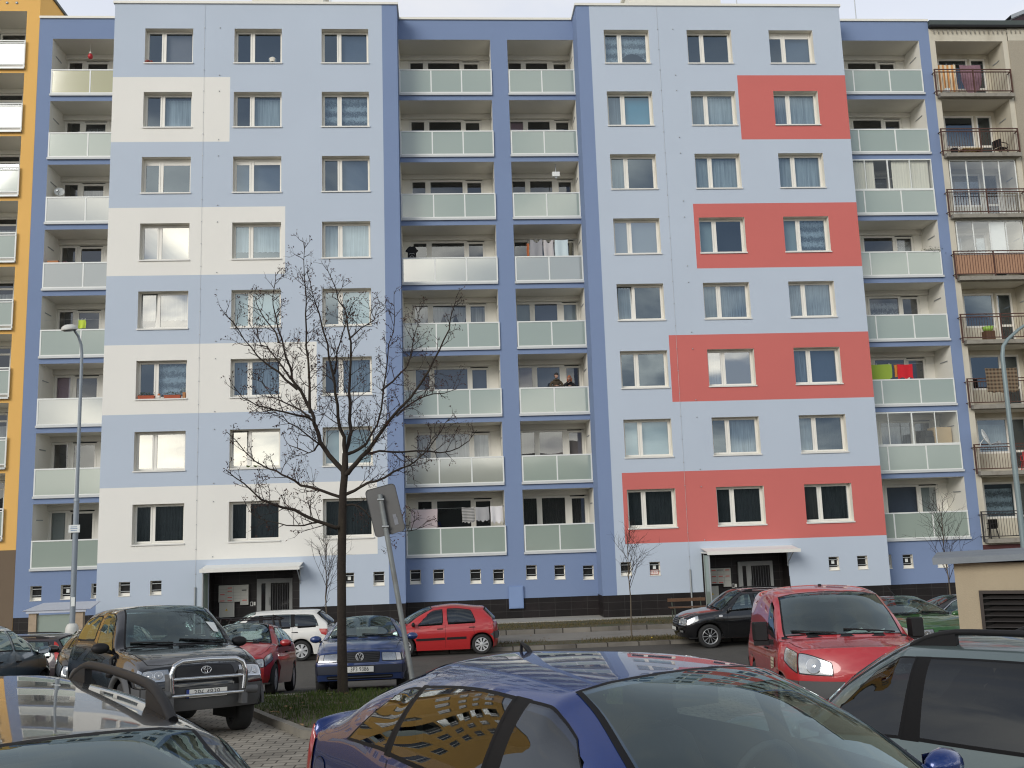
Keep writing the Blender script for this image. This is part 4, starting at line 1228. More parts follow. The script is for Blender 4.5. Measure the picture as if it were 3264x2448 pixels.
    if taill:
        wrap('taillight', taill['s0'], 1., taill['v'][0], taill['v'][1], taill.get('u', .2), taill.get('vs', taill['v'])[0], taill.get('vs', taill['v'])[1], [M_redlens, M_redlens], True, v0b=taill.get('vb'), v1b=taill.get('vt'))
    if grille:
        for gi, g_ in enumerate(grille):
            o = fpatch(g_.get('name', 'grille'), [(-g_['s'], g_['v'][0]), (g_['s'], g_['v'][0]), (g_.get('st', g_['s']), g_['v'][1]), (-g_.get('st', g_['s']), g_['v'][1])], [g_.get('m', M_grille), g_.get('rm', M_black)], False, .008, g_.get('k', .12), 1, g_.get('ring', .014), 16, 6)
            nb = g_.get('bars', 0)
            if nb:
                b = MB()
                for i in range(nb):
                    v = g_['v'][0] + (g_['v'][1] - g_['v'][0]) * (i + 1) / (nb + 1)
                    sm_ = g_['s'] + (g_.get('st', g_['s']) - g_['s']) * (i + 1) / (nb + 1)
                    b.tube([c.F(s, v) + c.FN(s, v) * .012 for s in [sm_ * .96 * (-1 + i2 / 8) for i2 in range(17)]], .007, 5)
                b.build('grille_bars', g_.get('bm', M_plastgrey), o)
    if bumper:
        # bumper band of another material, front and rear, wrapped round the corner
        for rear in (False, True):
            g = MB()
            v0, v1 = bumper['v']
            patch(g, lambda s, v: c.F(s, v, rear), lambda s, v: c.FN(s, v, rear), [(-1, v0), (1, v0), (1, v1), (-1, v1)], 24, 4, 0, .014, 0)
            for f in ((lambda v: v), (lambda v: 12 - v)):
                ux_ = c.ux((c.xf + c.r + .07) if not rear else (c.xr - c.r - .07), 1)
                q = [(0.002, f(v0)), (ux_, f(v0)), (ux_, f(v1)), (0.002, f(v1))] if not rear else [(ux_, f(v0)), (c.U - .002, f(v0)), (c.U - .002, f(v1)), (ux_, f(v1))]
                patch(g, c.S, c.N, q, 10, 4, 0, .014, 0)
            g.build('bumper', bumper['m'], t)
    if cladding:
        g = MB()
        for f in ((lambda v: v), (lambda v: 12 - v)):
            for a, b_ in cladding.get('x', [(c.xf - c.r - .08, c.xr + c.r + .08)]):
                q = [(c.ux(a, 1), f(cladding['v'][0])), (c.ux(b_, 1), f(cladding['v'][0])), (c.ux(b_, 1), f(cladding['v'][1])), (c.ux(a, 1), f(cladding['v'][1]))]
                patch(g, c.S, c.N, q, 16, 2, .0, .012, 0)
        g.build('side_moulding', cladding['m'], t)
    # panel gaps
    g = MB()
    def seamline(pts, w=.006):
        """pts: (u, v) polyline"""
        dense = []
        for (a, b), (a2, b2) in zip(pts, pts[1:]):
            n = 10
            dense += [(a + (a2 - a) * i / n, b + (b2 - b) * i / n) for i in range(n)]
        dense.append(pts[-1])
        P = [c.S(u, v) + c.N(u, v) * .0025 for u, v in dense]; NN = [c.N(u, v) for u, v in dense]
        rw = [[], []]
        for i, p in enumerate(P):
            d = (P[min(i + 1, len(P) - 1)] - P[max(i - 1, 0)]);
            if d.length < 1e-9: d = Vector((1, 0, 0))
            sd = d.normalized().cross(NN[i]) * w / 2; rw[0].append(p + sd); rw[1].append(p - sd)
        g.grid(rw, 0, True)
    for x in seams or []:
        for f in ((lambda v: v), (lambda v: 12 - v)):
            if isinstance(x, tuple): xb_, xt_ = x
            else: xb_ = xt_ = x
            seamline([(c.ux(xb_, .3), f(.35)), (c.ux((xb_ + xt_) / 2, 1.5), f(1.5)), (c.ux(xt_, 3), f(3.02))])
    # bonnet gap
    if c.xc > .2:
        seamline([(c.ui(c.i_c - .55), 3.55), (c.ui(c.i_c - 1.6), 3.45), (c.ui(1.0), 3.6), (c.ui(.55), 4.2), (c.ui(.5), 6), (c.ui(.55), 7.8), (c.ui(1.0), 8.4), (c.ui(c.i_c - 1.6), 8.55), (c.ui(c.i_c - .55), 8.45)], .007)
    g.build('panel_gaps', M_seam, t)
    # cowl + wipers
    g = MB(); ua, ub = c.ui(c.i_c - .42), c.ui(c.i_c + (wq['a'] + .03))
    patch(g, c.S, c.N, [(ua, 4.05), (ua, 7.95), (ub, 7.9), (ub, 4.1)], 4, 16, .05, .004, 0)
    g.build('cowl', M_black, t)
    if wipers:
        g = MB(); u0 = c.ui(c.i_c + .16); u1 = c.ui(c.i_c + .42)
        for va, vb_ in ((7.45, 5.95), (5.75, 4.5)):
            pts = [c.S(u0 + (u1 - u0) * t_ * .6, va + (vb_ - va) * t_) + c.N(u0, va) * .018 for t_ in [i / 6 for i in range(7)]]
            g.tube(pts, .011, 5)
        g.build('wiper', M_black, t)
    # mirrors
    if mirror:
        for s in (-1, 1):
            g = MB(); cx, cy, cz = c.xc - .30, s * (hw + .075), c.belt + .075
            rw = []
            for i in range(7):
                a = -math.pi / 2 + math.pi * i / 6; rw.append([(cx + .075 * math.cos(a) * math.cos(b) * (1 if math.cos(b) > 0 else .35), cy + .115 * math.sin(a), cz + .072 * math.cos(a) * math.sin(b)) for b in [2 * math.pi * k / 14 for k in range(14)]])
            g.grid(rw, 0, True, close=True)
            g.tube([(cx + .02, s * (hw * c.w3h - .02), cz - .06), (cx + .01, cy - s * .06, cz - .035)], .028, 6, 1)
            mo = g.build('wing_mirror', [col if mirror == 'body' else M_black, M_black], t); weld(mo, .0005)
            mg = MB(); mg.box(cx - .031, cx - .028, cy - .085, cy + .085, cz - .05, cz + .05); mg.build('mirror_glass', M_chrome, mo)
    for x in handles or []:
        for s in (-1, 1):
            v = 2.62; f = v if s < 0 else 12 - v; u = c.ux(x, v); p = c.S(u, f); n = c.N(u, f)
            g = MB(); g.tube([p + Vector((.09, 0, 0)) + n * .004, p + Vector((.06, 0, 0)) + n * .026, p + Vector((-.06, 0, 0)) + n * .026, p + Vector((-.09, 0, 0)) + n * .004], .013, 6); g.build('door_handle', extra.get('handle', M_black) if extra else M_black, t)
    if fplate:
        p = c.F(0, fplate.get('v', 1.35)); g = MB(); x = p.x + .012
        g.box(x, x + .012, -.26, .26, p.z - .056, p.z + .056, 1); g.box(x + .012, x + .0135, -.252, .252, p.z - .049, p.z + .049, 0)
        g.box(x + .0135, x + .0140, -.252, -.218, p.z - .049, p.z + .049, 2) if fplate.get('eu') else None
        po = g.build('number_plate', [M_plate, M_black, mat('plate_blue', (.02, .05, .25), .5)], t)
        if fplate.get('txt'): text_obj('plate_lettering', fplate['txt'], .105, fplate.get('ink', M_ink), po, (x + .0148, 0, p.z), (R(90), 0, R(90)), .0006, fplate.get('xs', .82))
    if rplate:
        p = c.F(0, rplate, True); g = MB(); x = p.x - .012; g.box(x - .012, x, -.26, .26, p.z - .056, p.z + .056); g.build('rear_number_plate', M_plate, t)
    if rails:
        # roof rails along v = 4.55
        for f in ((lambda v: v), (lambda v: 12 - v)):
            va = rails.get('v', 4.5); g = MB(); xa, xb_ = rails['x']; hh = rails.get('h', .07); n = 16
            pts = []
            for i in range(n + 1):
                tt = i / n; x = xa + (xb_ - xa) * tt; e = min(tt, 1 - tt); h = hh * math.sin(math.pi / 2 * min(1, e / .22)) ** .8
                u = c.ux(x, va); pts.append(c.S(u, f(va)) + Vector((0, 0, h - .004)))
            g.tube(pts, rails.get('r', .019), 8)
            lo = [c.S(c.ux(xa + (xb_ - xa) * i / n, va), f(va)) + Vector((0, 0, -.006)) for i in range(n + 1)]
            for a0, a1 in ((0, 3), (n - 3, n)):
                P_ = [[lo[i] + Vector((0, dy, 0)) for i in range(a0, a1 + 1)] for dy in (-.016, .016)]; Q_ = [[pts[i] + Vector((0, dy, 0)) for i in range(a0, a1 + 1)] for dy in (-.016, .016)]
                for j in range(a1 - a0):
                    for k_ in (0, 1): g.face([P_[k_][j], P_[k_][j + 1], Q_[k_][j + 1], Q_[k_][j]])
                e_ = a1 - a0 if a0 == 0 else 0
                g.face([P_[0][e_], P_[1][e_], Q_[1][e_], Q_[0][e_]])
            g.build('roof_rail', rails.get('m', M_black), t)
    if aerial:
        u = c.ux(aerial, 6.); p = c.S(u, 6); g = MB(); g.tube([p, p + Vector((-.03, 0, .03)), p + Vector((-.28, 0, .24))] if not (extra and extra.get('fin')) else [p + Vector((.07, 0, -.006)), p + Vector((.02, 0, .02)), p + Vector((-.035, 0, .045)), p + Vector((-.045, 0, -.005))], [.02, .012, .004] if not (extra and extra.get('fin')) else [.008, .016, .010, .010], 6); g.build('aerial', M_black, t)
    for xw, st_ in ((c.xf, steer), (c.xr, 0)):
        for s in (-1, 1): wheel(t, xw, s * (hw * .975 - c.tw / 2), c.r, c.tw, wheelk, s, st_)
    if extra and extra.get('fn'): extra['fn'](t, c, fpatch, patch, wrap)
    # place: heading angle 'head' (deg): 0 = nose towards -Y, positive turns the nose to +X; loc = nose centre on the ground plan
    a = R(head); fwd = Vector((math.sin(a), -math.cos(a), 0)); lef = Vector((-fwd.y, fwd.x, 0))
    ctr = Vector((loc[0], loc[1], 0)) - fwd * (c.L / 2)
    pf = ctr + fwd * c.xf; pr = ctr + fwd * c.xr
    zf_, zr_ = gz(pf.y) + (loc[2] if len(loc) > 2 else 0), gz(pr.y) + (loc[2] if len(loc) > 2 else 0)
    zl = (gz((ctr + lef * .7).y) - gz((ctr - lef * .7).y)) / 1.4
    fx = Vector((fwd.x, fwd.y, (zf_ - zr_) / (c.xf - c.xr))).normalized()
    ly = Vector((lef.x, lef.y, zl)); ly = (ly - fx * ly.dot(fx)).normalized(); uz = fx.cross(ly)
    zc = zr_ + (zf_ - zr_) * (0 - c.xr) / (c.xf - c.xr)
    M = Matrix((fx, ly, uz)).transposed().to_4x4(); M.translation = Vector((ctr.x, ctr.y, zc))
    t.matrix_world = M
    return t
# ------------------------------------------------------------------ ground, road, pavement, lawns
M_asph = mat('worn_asphalt', (.102, .096, .086), .92, var=.18, vscale=6, bump=.5, bscale=140, spec=.25, stain=((.06, .058, .055), .6, .6, (1, 1, 1)))
M_walk = mat('pavement_asphalt', (.25, .235, .21), .92, var=.12, vscale=5, bump=.4, bscale=120, spec=.2, stain=((.17, .16, .145), .8, .6, (1, 1, 1)))
M_kerb = tilemat('kerb_stone', (.21, .195, .17), (.165, .15, .13), (.05, .045, .04), 1.0, 5., .022, rough=.9, axes='xy', bump=.5, spec=.2)
M_kerbn = mat('kerb_concrete', (.20, .185, .155), .92, var=.25, vscale=5, bump=.5, bscale=40)
M_soil = mat('dry_soil', (.115, .088, .062), .98, var=.3, vscale=4, bump=.7, bscale=50, stain=((.05, .065, .025), 2.2, .8, (1, 1, 1)))
M_lawn = mat('patchy_lawn_soil', (.085, .072, .040), .98, var=.35, vscale=5, bump=.8, bscale=60, stain=((.032, .060, .016), .9, .9, (1, 1, 1)))
def breaks(y0, y1): return sorted(set([y0, y1] + [p[0] for p in GP if y0 < p[0] < y1]))
def sheet(name, x0, x1, y0, y1, dz, m, label=None, nx=1):
    b = MB(); ys = breaks(y0, y1); xs = [x0 + (x1 - x0) * i / nx for i in range(nx + 1)]
    b.grid([[(x, y, gz(y) + dz) for x in xs] for y in ys], 0, False)
    return tag(b.build(name, m), kind='structure')
b = MB(); ys = [-400, -120, -34, -25, -19, -12.5, -6.85, -6.0, 1.0, 60, 300]
b.grid([[(x, y, gz(y) if y < -6.8 else (-.26 if y < 50 else -.26)) for x in (-300, -60, -20, 0, 20, 40, 80, 300)] for y in ys], 0, False)
tag(b.build('ground', M_asph), kind='structure')
sheet('parking_paving', -40, 60, -120, -19.95, .004, M_paver)
sheet('soil_strip', 4.0, 15.5, -19.5, -18.2, .005, M_soil)
def slab(name, x0, x1, y0, y1, z0, z1, m):
    b = MB(); b.box(x0, x1, y0, y1, z0, z1); return tag(b.build(name, m), kind='structure')
slab('kerb', -60, 90, -6.95, -6.72, -.5, -.14, M_kerb)
slab('verge_soil', -60, 90, -6.72, -5.75, -.5, -.13, M_lawn)
slab('pavement', -60, 90, -5.75, -3.36, -.5, -.135, M_walk)
slab('kerb', -60, 90, -3.36, -3.20, -.5, .015, M_kerb)
slab('lawn_soil', -60, 90, -3.20, -.52, -.5, .0, M_lawn)
slab('path', -60, 90, -.52, 1.5, -.5, .03, mat('light_concrete_path', (.36, .34, .30), .9, var=.15, vscale=3, bump=.3))
slab('path', 2.6, 6.5, -3.19, -.53, -.4, .022, M_walk); slab('path', 21.9, 25.8, -3.19, -.53, -.4, .022, M_walk)
b = MB(); b.grid([[(x, y, gz(y) + .05) for x in (6.9, 15.5)] for y in (-19.95, -19.5)]); b.face([(6.9, -19.95, gz(-19.95) - .1), (15.5, -19.95, gz(-19.95) - .1), (15.5, -19.95, gz(-19.95) + .05), (6.9, -19.95, gz(-19.95) + .05)]); b.face([(6.9, -19.5, gz(-19.5) - .1), (15.5, -19.5, gz(-19.5) - .1), (15.5, -19.5, gz(-19.5) + .05), (6.9, -19.5, gz(-19.5) + .05)][::-1])
tag(b.build('edging_strip', M_walk), kind='structure')
# tree island: raised lawn with a kerb
ISL = [(8.15, -20.0), (8.7, -21.9), (9.28, -23.38), (9.60, -24.2), (9.92, -24.95), (10.22, -25.6), (10.62, -25.98), (11.3, -26.15), (14.3, -26.2), (14.9, -25.6), (15.0, -20.0)]
b = MB()
cx, cy = 12.0, -22.5
inn = [(cx + (x - cx) * .965, cy + (y - cy) * .965) for x, y in ISL]
n = len(ISL)
for i in range(n - 1):
    a, c = ISL[i], ISL[i + 1]; a2, c2 = inn[i], inn[i + 1]
    za, zc = gz(a[1]), gz(c[1])
    b.face([(a[0], a[1], za - .1), (c[0], c[1], zc - .1), (c[0], c[1], zc + .10), (a[0], a[1], za + .10)]); b.face([(a[0], a[1], za + .10), (c[0], c[1], zc + .10), (c2[0], c2[1], zc + .10), (a2[0], a2[1], za + .10)])
    b.face([(a2[0], a2[1], za + .10), (c2[0], c2[1], zc + .10), (c2[0], c2[1], zc), (a2[0], a2[1], za)])
tag(b.build('kerb', M_kerbn), kind='structure')
def inside(x, y, poly=inn): return pip((x, y), poly)
b = MB(); rnd = random.Random(5)
def islz(x, y): return gz(y) + .075 + .03 * mnoise.noise(Vector((x * 1.3, y * 1.3, 0)))
nx, ny = 36, 34
P = [[(8.1 + 7 * i / nx, -26.2 + 6.3 * j / ny) for i in range(nx + 1)] for j in range(ny + 1)]
for j in range(ny):
    for i in range(nx):
        q = [P[j][i], P[j][i + 1], P[j + 1][i + 1], P[j + 1][i]]
        if all(inside(*p, poly=ISL) for p in q): b.face([(x, y, islz(x, y)) for x, y in q], 0, True)
o = tag(b.build('island_soil', M_lawn), kind='structure'); weld(o)
# grass
def grassmat(name, a, bcol):
    m, nt, bs, out = nodes_of(name); N = nt.nodes.new; L = nt.links.new
    g = N('ShaderNodeNewGeometry'); mx = N('ShaderNodeMix'); mx.data_type = 'RGBA'
    mx.inputs[6].default_value = tuple(a) + (1,); mx.inputs[7].default_value = tuple(bcol) + (1,)
    L(g.outputs['Random Per Island'], mx.inputs[0]); L(mx.outputs[2], bs.inputs['Base Color'])
    bs.inputs['Roughness'].default_value = .8; bs.inputs['Specular IOR Level'].default_value = .2
    return m
M_blade = grassmat('grass_blade', (.038, .072, .016), (.095, .115, .032)); M_bladey = grassmat('dry_grass_blade', (.06, .065, .022), (.17, .125, .065))
def blades(name, n, fn, h, w, m, seed, label):
    b = MB(); r = random.Random(seed)
    while n > 0:
        p = fn(r)
        if p is None: continue
        n -= 1; x, y, z, s = p; a = r.random() * 6.283; hh = h * s * (.5 + r.random()); lx, ly = (r.random() - .5) * hh, (r.random() - .5) * hh
        dx, dy = math.cos(a) * w, math.sin(a) * w
        b.face([(x - dx, y - dy, z - .01), (x + dx, y + dy, z - .01), (x + lx * .5 + dx * .5, y + ly * .5 + dy * .5, z + hh * .7), (x + lx, y + ly, z + hh)], 0)
    return tag(b.build(name, m), label, 'grass', kind='stuff')
def pisl(r):
    x, y = 8.2 + 6.7 * r.random(), -26.1 + 6.1 * r.random()
    if not inside(x, y): return None
    d = mnoise.noise(Vector((x * .9, y * .9, 3)))
    near = (x - 8.3) * .5 + (y + 26.2) * .32    # worn soil along the kerb
    if d + near - 1.25 < r.random() * .9 - .2: return None
    return x, y, islz(x, y), 1.
blades('grass', 15000, pisl, .06, .006, M_blade, 1, 'short green grass on the kerbed tree island')
def pverge(y0, y1, z):
    def f(r):
        x, y = -6 + 42 * r.random(), y0 + (y1 - y0) * r.random()
        if -.52 > y > -3.2 and (2.6 < x < 6.5 or 21.9 < x < 25.8): return None
        if mnoise.noise(Vector((x * .35, y * 1.2, 9 + z))) < r.random() * .8 - .35: return None
        return x, y, z, 1.
    return f
blades('grass', 15000, pverge(-6.7, -5.78, -.13), .07, .009, M_bladey, 2, 'ragged grass verge between the road kerb and the pavement')
blades('grass', 15000, pverge(-3.15, -.56, 0.), .055, .009, M_bladey, 3, 'patchy lawn between the pavement and the block')
b = MB(); r = random.Random(11)
for i in range(170):
    if i < 90:
        x, y = 8.6 + 5 * r.random(), -26 + 5.5 * r.random()
        if not inside(x, y): continue
        z = islz(x, y) + .035
    else: x, y, z = -4 + 40 * r.random(), -6.6 + 5.8 * r.random(), .0; z = -.1 if y < -3.3 else .03
    s = .03 + .035 * r.random(); a = r.random() * 6.28; c_, s_ = math.cos(a) * s, math.sin(a) * s
    b.face([(x + c_, y + s_, z), (x - s_ * .6, y + c_ * .6, z + .015 * r.random()), (x - c_, y - s_, z + .02 * r.random()), (x + s_ * .6, y - c_ * .6, z + .02 * r.random())])
tag(b.build('fallen_leaves', grassmat('dead_leaf', (.16, .075, .03), (.30, .19, .10))), 'brown fallen leaves scattered on the lawns', 'leaves', kind='stuff')
# wooded hill behind the photographer (seen only mirrored in the windows)
b = MB(); rows = []
for j in range(7):
    row = []
    for i in range(61):
        x = -420 + 15 * i; t = j / 6
        hgt = 15.5 + 5 * math.sin(x * .013 + 1) + 2.2 * math.sin(x * .041) + 1.0 * mnoise.noise(Vector((x * .08, 0, 0)))
        row.append((x, -150 - 90 * t, 1.0 + hgt * math.sin(math.pi / 2 * t) ** .7))
    rows.append(row)
b.grid(rows, 0, True, flip=True)
tag(b.build('hill', mat('wooded_hill', (.045, .05, .038), .95, var=.5, vscale=.2)), kind='structure')

# ------------------------------------------------------------------ substation kiosk on the right
sk = thing('transformer_kiosk', 'low beige rendered kiosk with grey flat roof and dark louvred vent', 'kiosk', (20.03, -22.98, gz(-23) - .05))
sk.rotation_euler = (0, 0, R(-28.7)); kz = sk.location.z; ht = 2.72 - kz
M_bei = mat('beige_render', (.40, .335, .235), .95, var=.12, vscale=1.2, bump=.35, bscale=45, stain=((.22, .18, .13), 1.2, .4))
b = MB(); holed_wall(b, 0, 6, -.3, ht, 0, [(.32, 1.75, ht - 1.22, ht - .42, .12, 0)], .12, lambda x, z: 0)
b.box(0, 6, .125, 2.6, -.3, ht, 0, skip='f'); b.face([(0, 0, -.3), (0, 0, ht), (0, .125, ht), (0, .125, -.3)]); b.face([(0, 0, ht), (6, 0, ht), (6, .13, ht), (0, .13, ht)])
b.build('wall', M_bei, sk)
b = MB(); b.box(-.22, 6.2, -.2, 2.75, ht + .002, ht + .10); ro = b.build('roof', mat('roof_grey_paint', (.20, .225, .25), .7, var=.12, stain=((.11, .12, .13), 1.5, .6, (1, 1, 1))), sk); ro.rotation_euler = (0, R(-2.2), 0)
b = MB(); sash(b, .32, 1.75, ht - 1.22, ht - .42, -.02, .06, .05)
vf = b.build('vent', mat('vent_brown', (.035, .026, .022), .6, var=.15), sk)
b = MB()
for i in range(8):
    z = ht - 1.15 + i * .088; b.face([(.36, -.005, z), (1.71, -.005, z), (1.71, .07, z + .05), (.53, .07, z + .05)]); b.face([(.36, -.005, z), (1.71, -.005, z), (1.71, -.005, z - .012), (.36, -.005, z - .012)])
b.build('louvres', mat('louvre_dark', (.020, .017, .016), .6, var=.2), vf)
b = MB(); b.face([(.33, .115, ht - 1.21), (1.74, .115, ht - 1.21), (1.74, .115, ht - .43), (.33, .115, ht - .43)]); b.build('vent_back', M_seam, vf)

# ------------------------------------------------------------------ trees
M_bark = mat('dark_bark', (.026, .019, .014), .95, var=.5, vscale=22, bump=.9, bscale=45, stain=((.055, .044, .024), 6, .6, (1, 1, .2)))
M_twig = mat('twig_bark', (.030, .020, .017), .9, var=.3, vscale=10)
M_seed = grassmat('dry_seed_cluster', (.090, .038, .026), (.035, .020, .015))
def twigs(mb, sb, p, d, length, rad, depth, rnd, leafy=1., segn=4):
    """wandering tapered twig with side twigs"""
    pts = [Vector(p)]; d = Vector(d).normalized()
    for i in range(segn):
        d = (d + Vector((rnd.gauss(0, .11), rnd.gauss(0, .11), rnd.gauss(.09, .08)))).normalized()
        pts.append(pts[-1] + d * length / segn)
    rr = [rad * (1 - .72 * i / segn) for i in range(segn + 1)]
    mb.tube(pts, rr, 4 if rad < .006 else 5, 0, cap=False)
    if depth > 0:
        n = 2 if depth == 1 else 3
        for k in range(n):
            t = .28 + .68 * (k + rnd.random() * .7) / n; i = min(int(t * segn), segn - 1); f = t * segn - i
            q = pts[i].lerp(pts[i + 1], f); ax = (pts[i + 1] - pts[i]).normalized()
            sd = ax.orthogonal(); sd.rotate(Matrix.Rotation(rnd.random() * 6.283, 3, ax))
            nd = (ax * .75 + sd * .72 + Vector((0, 0, .12))).normalized()
            twigs(mb, sb, q, nd, length * (.42 + .25 * rnd.random()), rad * .6, depth - 1, rnd, leafy, 3)
    e = pts[-1]
    if sb is not None and rnd.random() < leafy:
        for k in range(rnd.randint(2, 4)):
            a = Vector((rnd.gauss(0, 1), rnd.gauss(0, 1), rnd.gauss(-.2, 1))).normalized() * (.025 + .045 * rnd.random()); w = a.orthogonal().normalized() * (.005 + .009 * rnd.random()); c_ = e + Vector((rnd.gauss(0, .015), rnd.gauss(0, .015), rnd.gauss(0, .015)))
            sb.face([c_, c_ + a * .55 + w, c_ + a, c_ + a * .55 - w])
TX, TY = 10.17, -20.5; TG = islz(TX, TY) - .02
PX = 1 / 120.2
def tp(x, y, dy=0.): return Vector(((x - 740 - (1510 - y) * .012) * PX, dy, (1510 - y) * PX))
tree = thing('street_tree', 'leafless street tree with dark trunk and spreading limbs on the grass island', 'tree', (TX, TY, TG))
b = MB()
TR = [(740, 1512, 15), (741, 1495, 11), (741, 1400, 9.8), (743, 1244, 9.3), (746, 1160, 9), (749, 1085, 8), (754, 1044, 7.5), (755, 1004, 6.2)]
b.tube([tp(x, y) for x, y, r_ in TR], [r_ * PX for x, y, r_ in TR], 14, 0)
LIMBS = [  # px polylines (photo scale), depth at the end, start radius px, end radius px
 ([(745, 1160), (733, 1162), (693, 1147), (648, 1124), (608, 1112), (583, 1099), (553, 1067), (520, 1038)], -.7, 4.6, .8),
 ([(752, 1052), (748, 1040), (718, 1007), (700, 979), (688, 934), (680, 912), (653, 859), (635, 830), (630, 800), (613, 752), (600, 710), (588, 652), (589, 600), (590, 567)], .9, 5.6, .5),
 ([(681, 914), (679, 880), (678, 829), (675, 765), (672, 690), (672, 647), (667, 565), (666, 511)], .2, 3.2, .4),
 ([(754, 1050), (760, 1047), (778, 1027), (808, 1002), (825, 977), (853, 942), (875, 917), (903, 889), (943, 834), (965, 797), (988, 752), (1003, 702), (1006, 683)], -.8, 5.4, .5),
 ([(755, 1004), (752, 970), (745, 929), (743, 879), (735, 829), (728, 777), (715, 715), (703, 677), (693, 627)], -.9, 4.2, .5),
 ([(755, 1004), (760, 985), (765, 954), (768, 904), (765, 867), (768, 829), (768, 752), (760, 690), (743, 652), (728, 602), (713, 565)], .5, 4.6, .5),
 ([(758, 1006), (770, 1002), (793, 989), (805, 969), (825, 939), (838, 867), (840, 829), (853, 752), (865, 690), (865, 620)], .8, 3.6, .5),
 ([(800, 1006), (830, 1002), (878, 1002), (938, 1004), (983, 1002), (1023, 979), (1045, 952)], .7, 2.6, .5),
 ([(751, 1094), (775, 1085), (803, 1072), (840, 1059), (878, 1042), (903, 1034), (935, 1004), (963, 964), (983, 939)], -.4, 3.4, .6),
 ([(700, 980), (686, 994), (673, 999), (628, 979), (620, 972)], .6, 2.0, .5),
 ([(681, 924), (648, 919), (610, 909), (578, 902), (553, 887), (538, 868)], -.8, 2.4, .5),
 ([(703, 985), (693, 977), (658, 949), (628, 929), (608, 912)], -.6, 2.0, .4),
 ([(748, 1105), (743, 1099), (700, 1082), (660, 1069), (628, 1052), (603, 1037), (578, 1027), (553, 1012), (510, 960), (490, 945)], .5, 3.6, .6),
 ([(748, 1117), (765, 1115), (783, 1117), (803, 1142), (835, 1164), (875, 1174), (903, 1172), (930, 1154)], -.3, 2.4, .4),
 ([(697, 1149), (680, 1153), (648, 1157), (603, 1152), (553, 1134), (535, 1108)], .4, 2.0, .4),
 ([(655, 862), (630, 840), (600, 812), (575, 790), (545, 752), (520, 712), (508, 695)], -.3, 2.8, .4),
 ([(838, 867), (860, 845), (890, 810), (905, 760), (918, 700), (915, 655)], 1.0, 2.4, .4),
 ([(615, 757), (608, 730), (580, 700), (560, 660), (555, 620)], .4, 2.0, .4),
 ([(868, 925), (890, 900), (930, 878), (975, 870), (1003, 858)], .6, 2.4, .4),
 ([(735, 829), (748, 790), (765, 740), (790, 700)], -1.0, 2.0, .4),
 ([(768, 752), (790, 720), (815, 690), (828, 640)], 1.2, 1.8, .4),
 ([(640, 838), (615, 800), (590, 770), (560, 740), (537, 705)], 1.0, 2.2, .4),
 ([(690, 935), (660, 905), (625, 885), (590, 868), (560, 830), (532, 815)], 1.1, 2.4, .4)]
sb = MB(); tb = MB(); rnd = random.Random(21)
limbs_mb = MB()
for pts, dend, r0, r1 in LIMBS:
    n = len(pts) - 1
    P3 = [tp(x, y, dend * (i / n) ** 1.1) for i, (x, y) in enumerate(pts)]
    rr = [(r0 + (r1 - r0) * (i / n) ** .85) * PX * 1.12 for i in range(n + 1)]
    # refine
    Q, q = [], []
    for i in range(n):
        for t in (0, .5):
            p = P3[i].lerp(P3[i + 1], t); j = .012 if 0 < i else 0
            Q.append(p + Vector((rnd.gauss(0, j), rnd.gauss(0, j * 2), rnd.gauss(0, j)))); q.append(rr[i] * (1 - t) + rr[i + 1] * t)
    Q.append(P3[-1]); q.append(rr[-1])
    limbs_mb.tube(Q, q, 8, 0, cap=True)
    ln = sum((Q[i + 1] - Q[i]).length for i in range(len(Q) - 1)); nt_ = int(ln * 7.2)
    for k in range(nt_):
        t = .16 + .84 * (k + rnd.random()) / nt_; i = min(int(t * (len(Q) - 1)), len(Q) - 2); f = t * (len(Q) - 1) - i
        p = Q[i].lerp(Q[i + 1], f); ax = (Q[i + 1] - Q[i]).normalized(); sd = ax.orthogonal(); sd.rotate(Matrix.Rotation(rnd.random() * 6.283, 3, ax))
        d = (ax * .7 + sd * .75 + Vector((0, 0, .15))).normalized(); L_ = (.28 + .40 * rnd.random()) * (1.05 - .55 * t)
        twigs(tb, sb, p, d, L_, .0072 + .0045 * rnd.random() * (1 - t), 2 if L_ > .33 else 1, rnd, .75)
b.build('trunk', M_bark, tree)
limbs_mb.build('limbs', M_bark, tree); tw = tb.build('twigs', M_twig, tree)
sb.build('seed_clusters', M_seed, tree)
def sapling(label, x, y, z, h, seed, spread=.55, low=.42, n=16, lean=0.):
    r = random.Random(seed); t = thing('sapling', label, 'young tree', (x, y, z), 'young leafless trees along the verge')
    s = MB(); c = MB()
    P3 = [Vector((lean * (i / 8) + r.gauss(0, .015) * (i > 0), r.gauss(0, .015), h * (i / 8) * .92 - .02)) for i in range(9)]
    s.tube(P3, [.028 - .0027 * i for i in range(9)], 7); s.build('trunk', mat('young_bark', (.13, .105, .075), .9, var=.3, vscale=15), t)
    for k in range(n):
        f = low + (1 - low) * (k + r.random() * .6) / n * .93; i = min(int(f * 8), 7); p = P3[i].lerp(P3[i + 1], f * 8 - i)
        a = r.random() * 6.28; d = Vector((math.cos(a) * spread, math.sin(a) * spread, 1.0)).normalized()
        twigs(c, None, p, d, h * (.40 * (1.15 - f) + .08), .010, 2, r, 0)
    c.build('crown', M_twig, t); return t
sapling('young leafless tree in front of the lowest red window of the block', 17.94, -6.1, -.13, 3.75, 4)
sapling('young leafless tree behind the white estate car and the big tree trunk', 8.12, -6.3, -.13, 3.75, 9, .45)
sapling('young leafless tree sticking up behind the beige kiosk roof', 28.75, -6.2, -.13, 4.4, 14, .5, .3, 20, -.1)

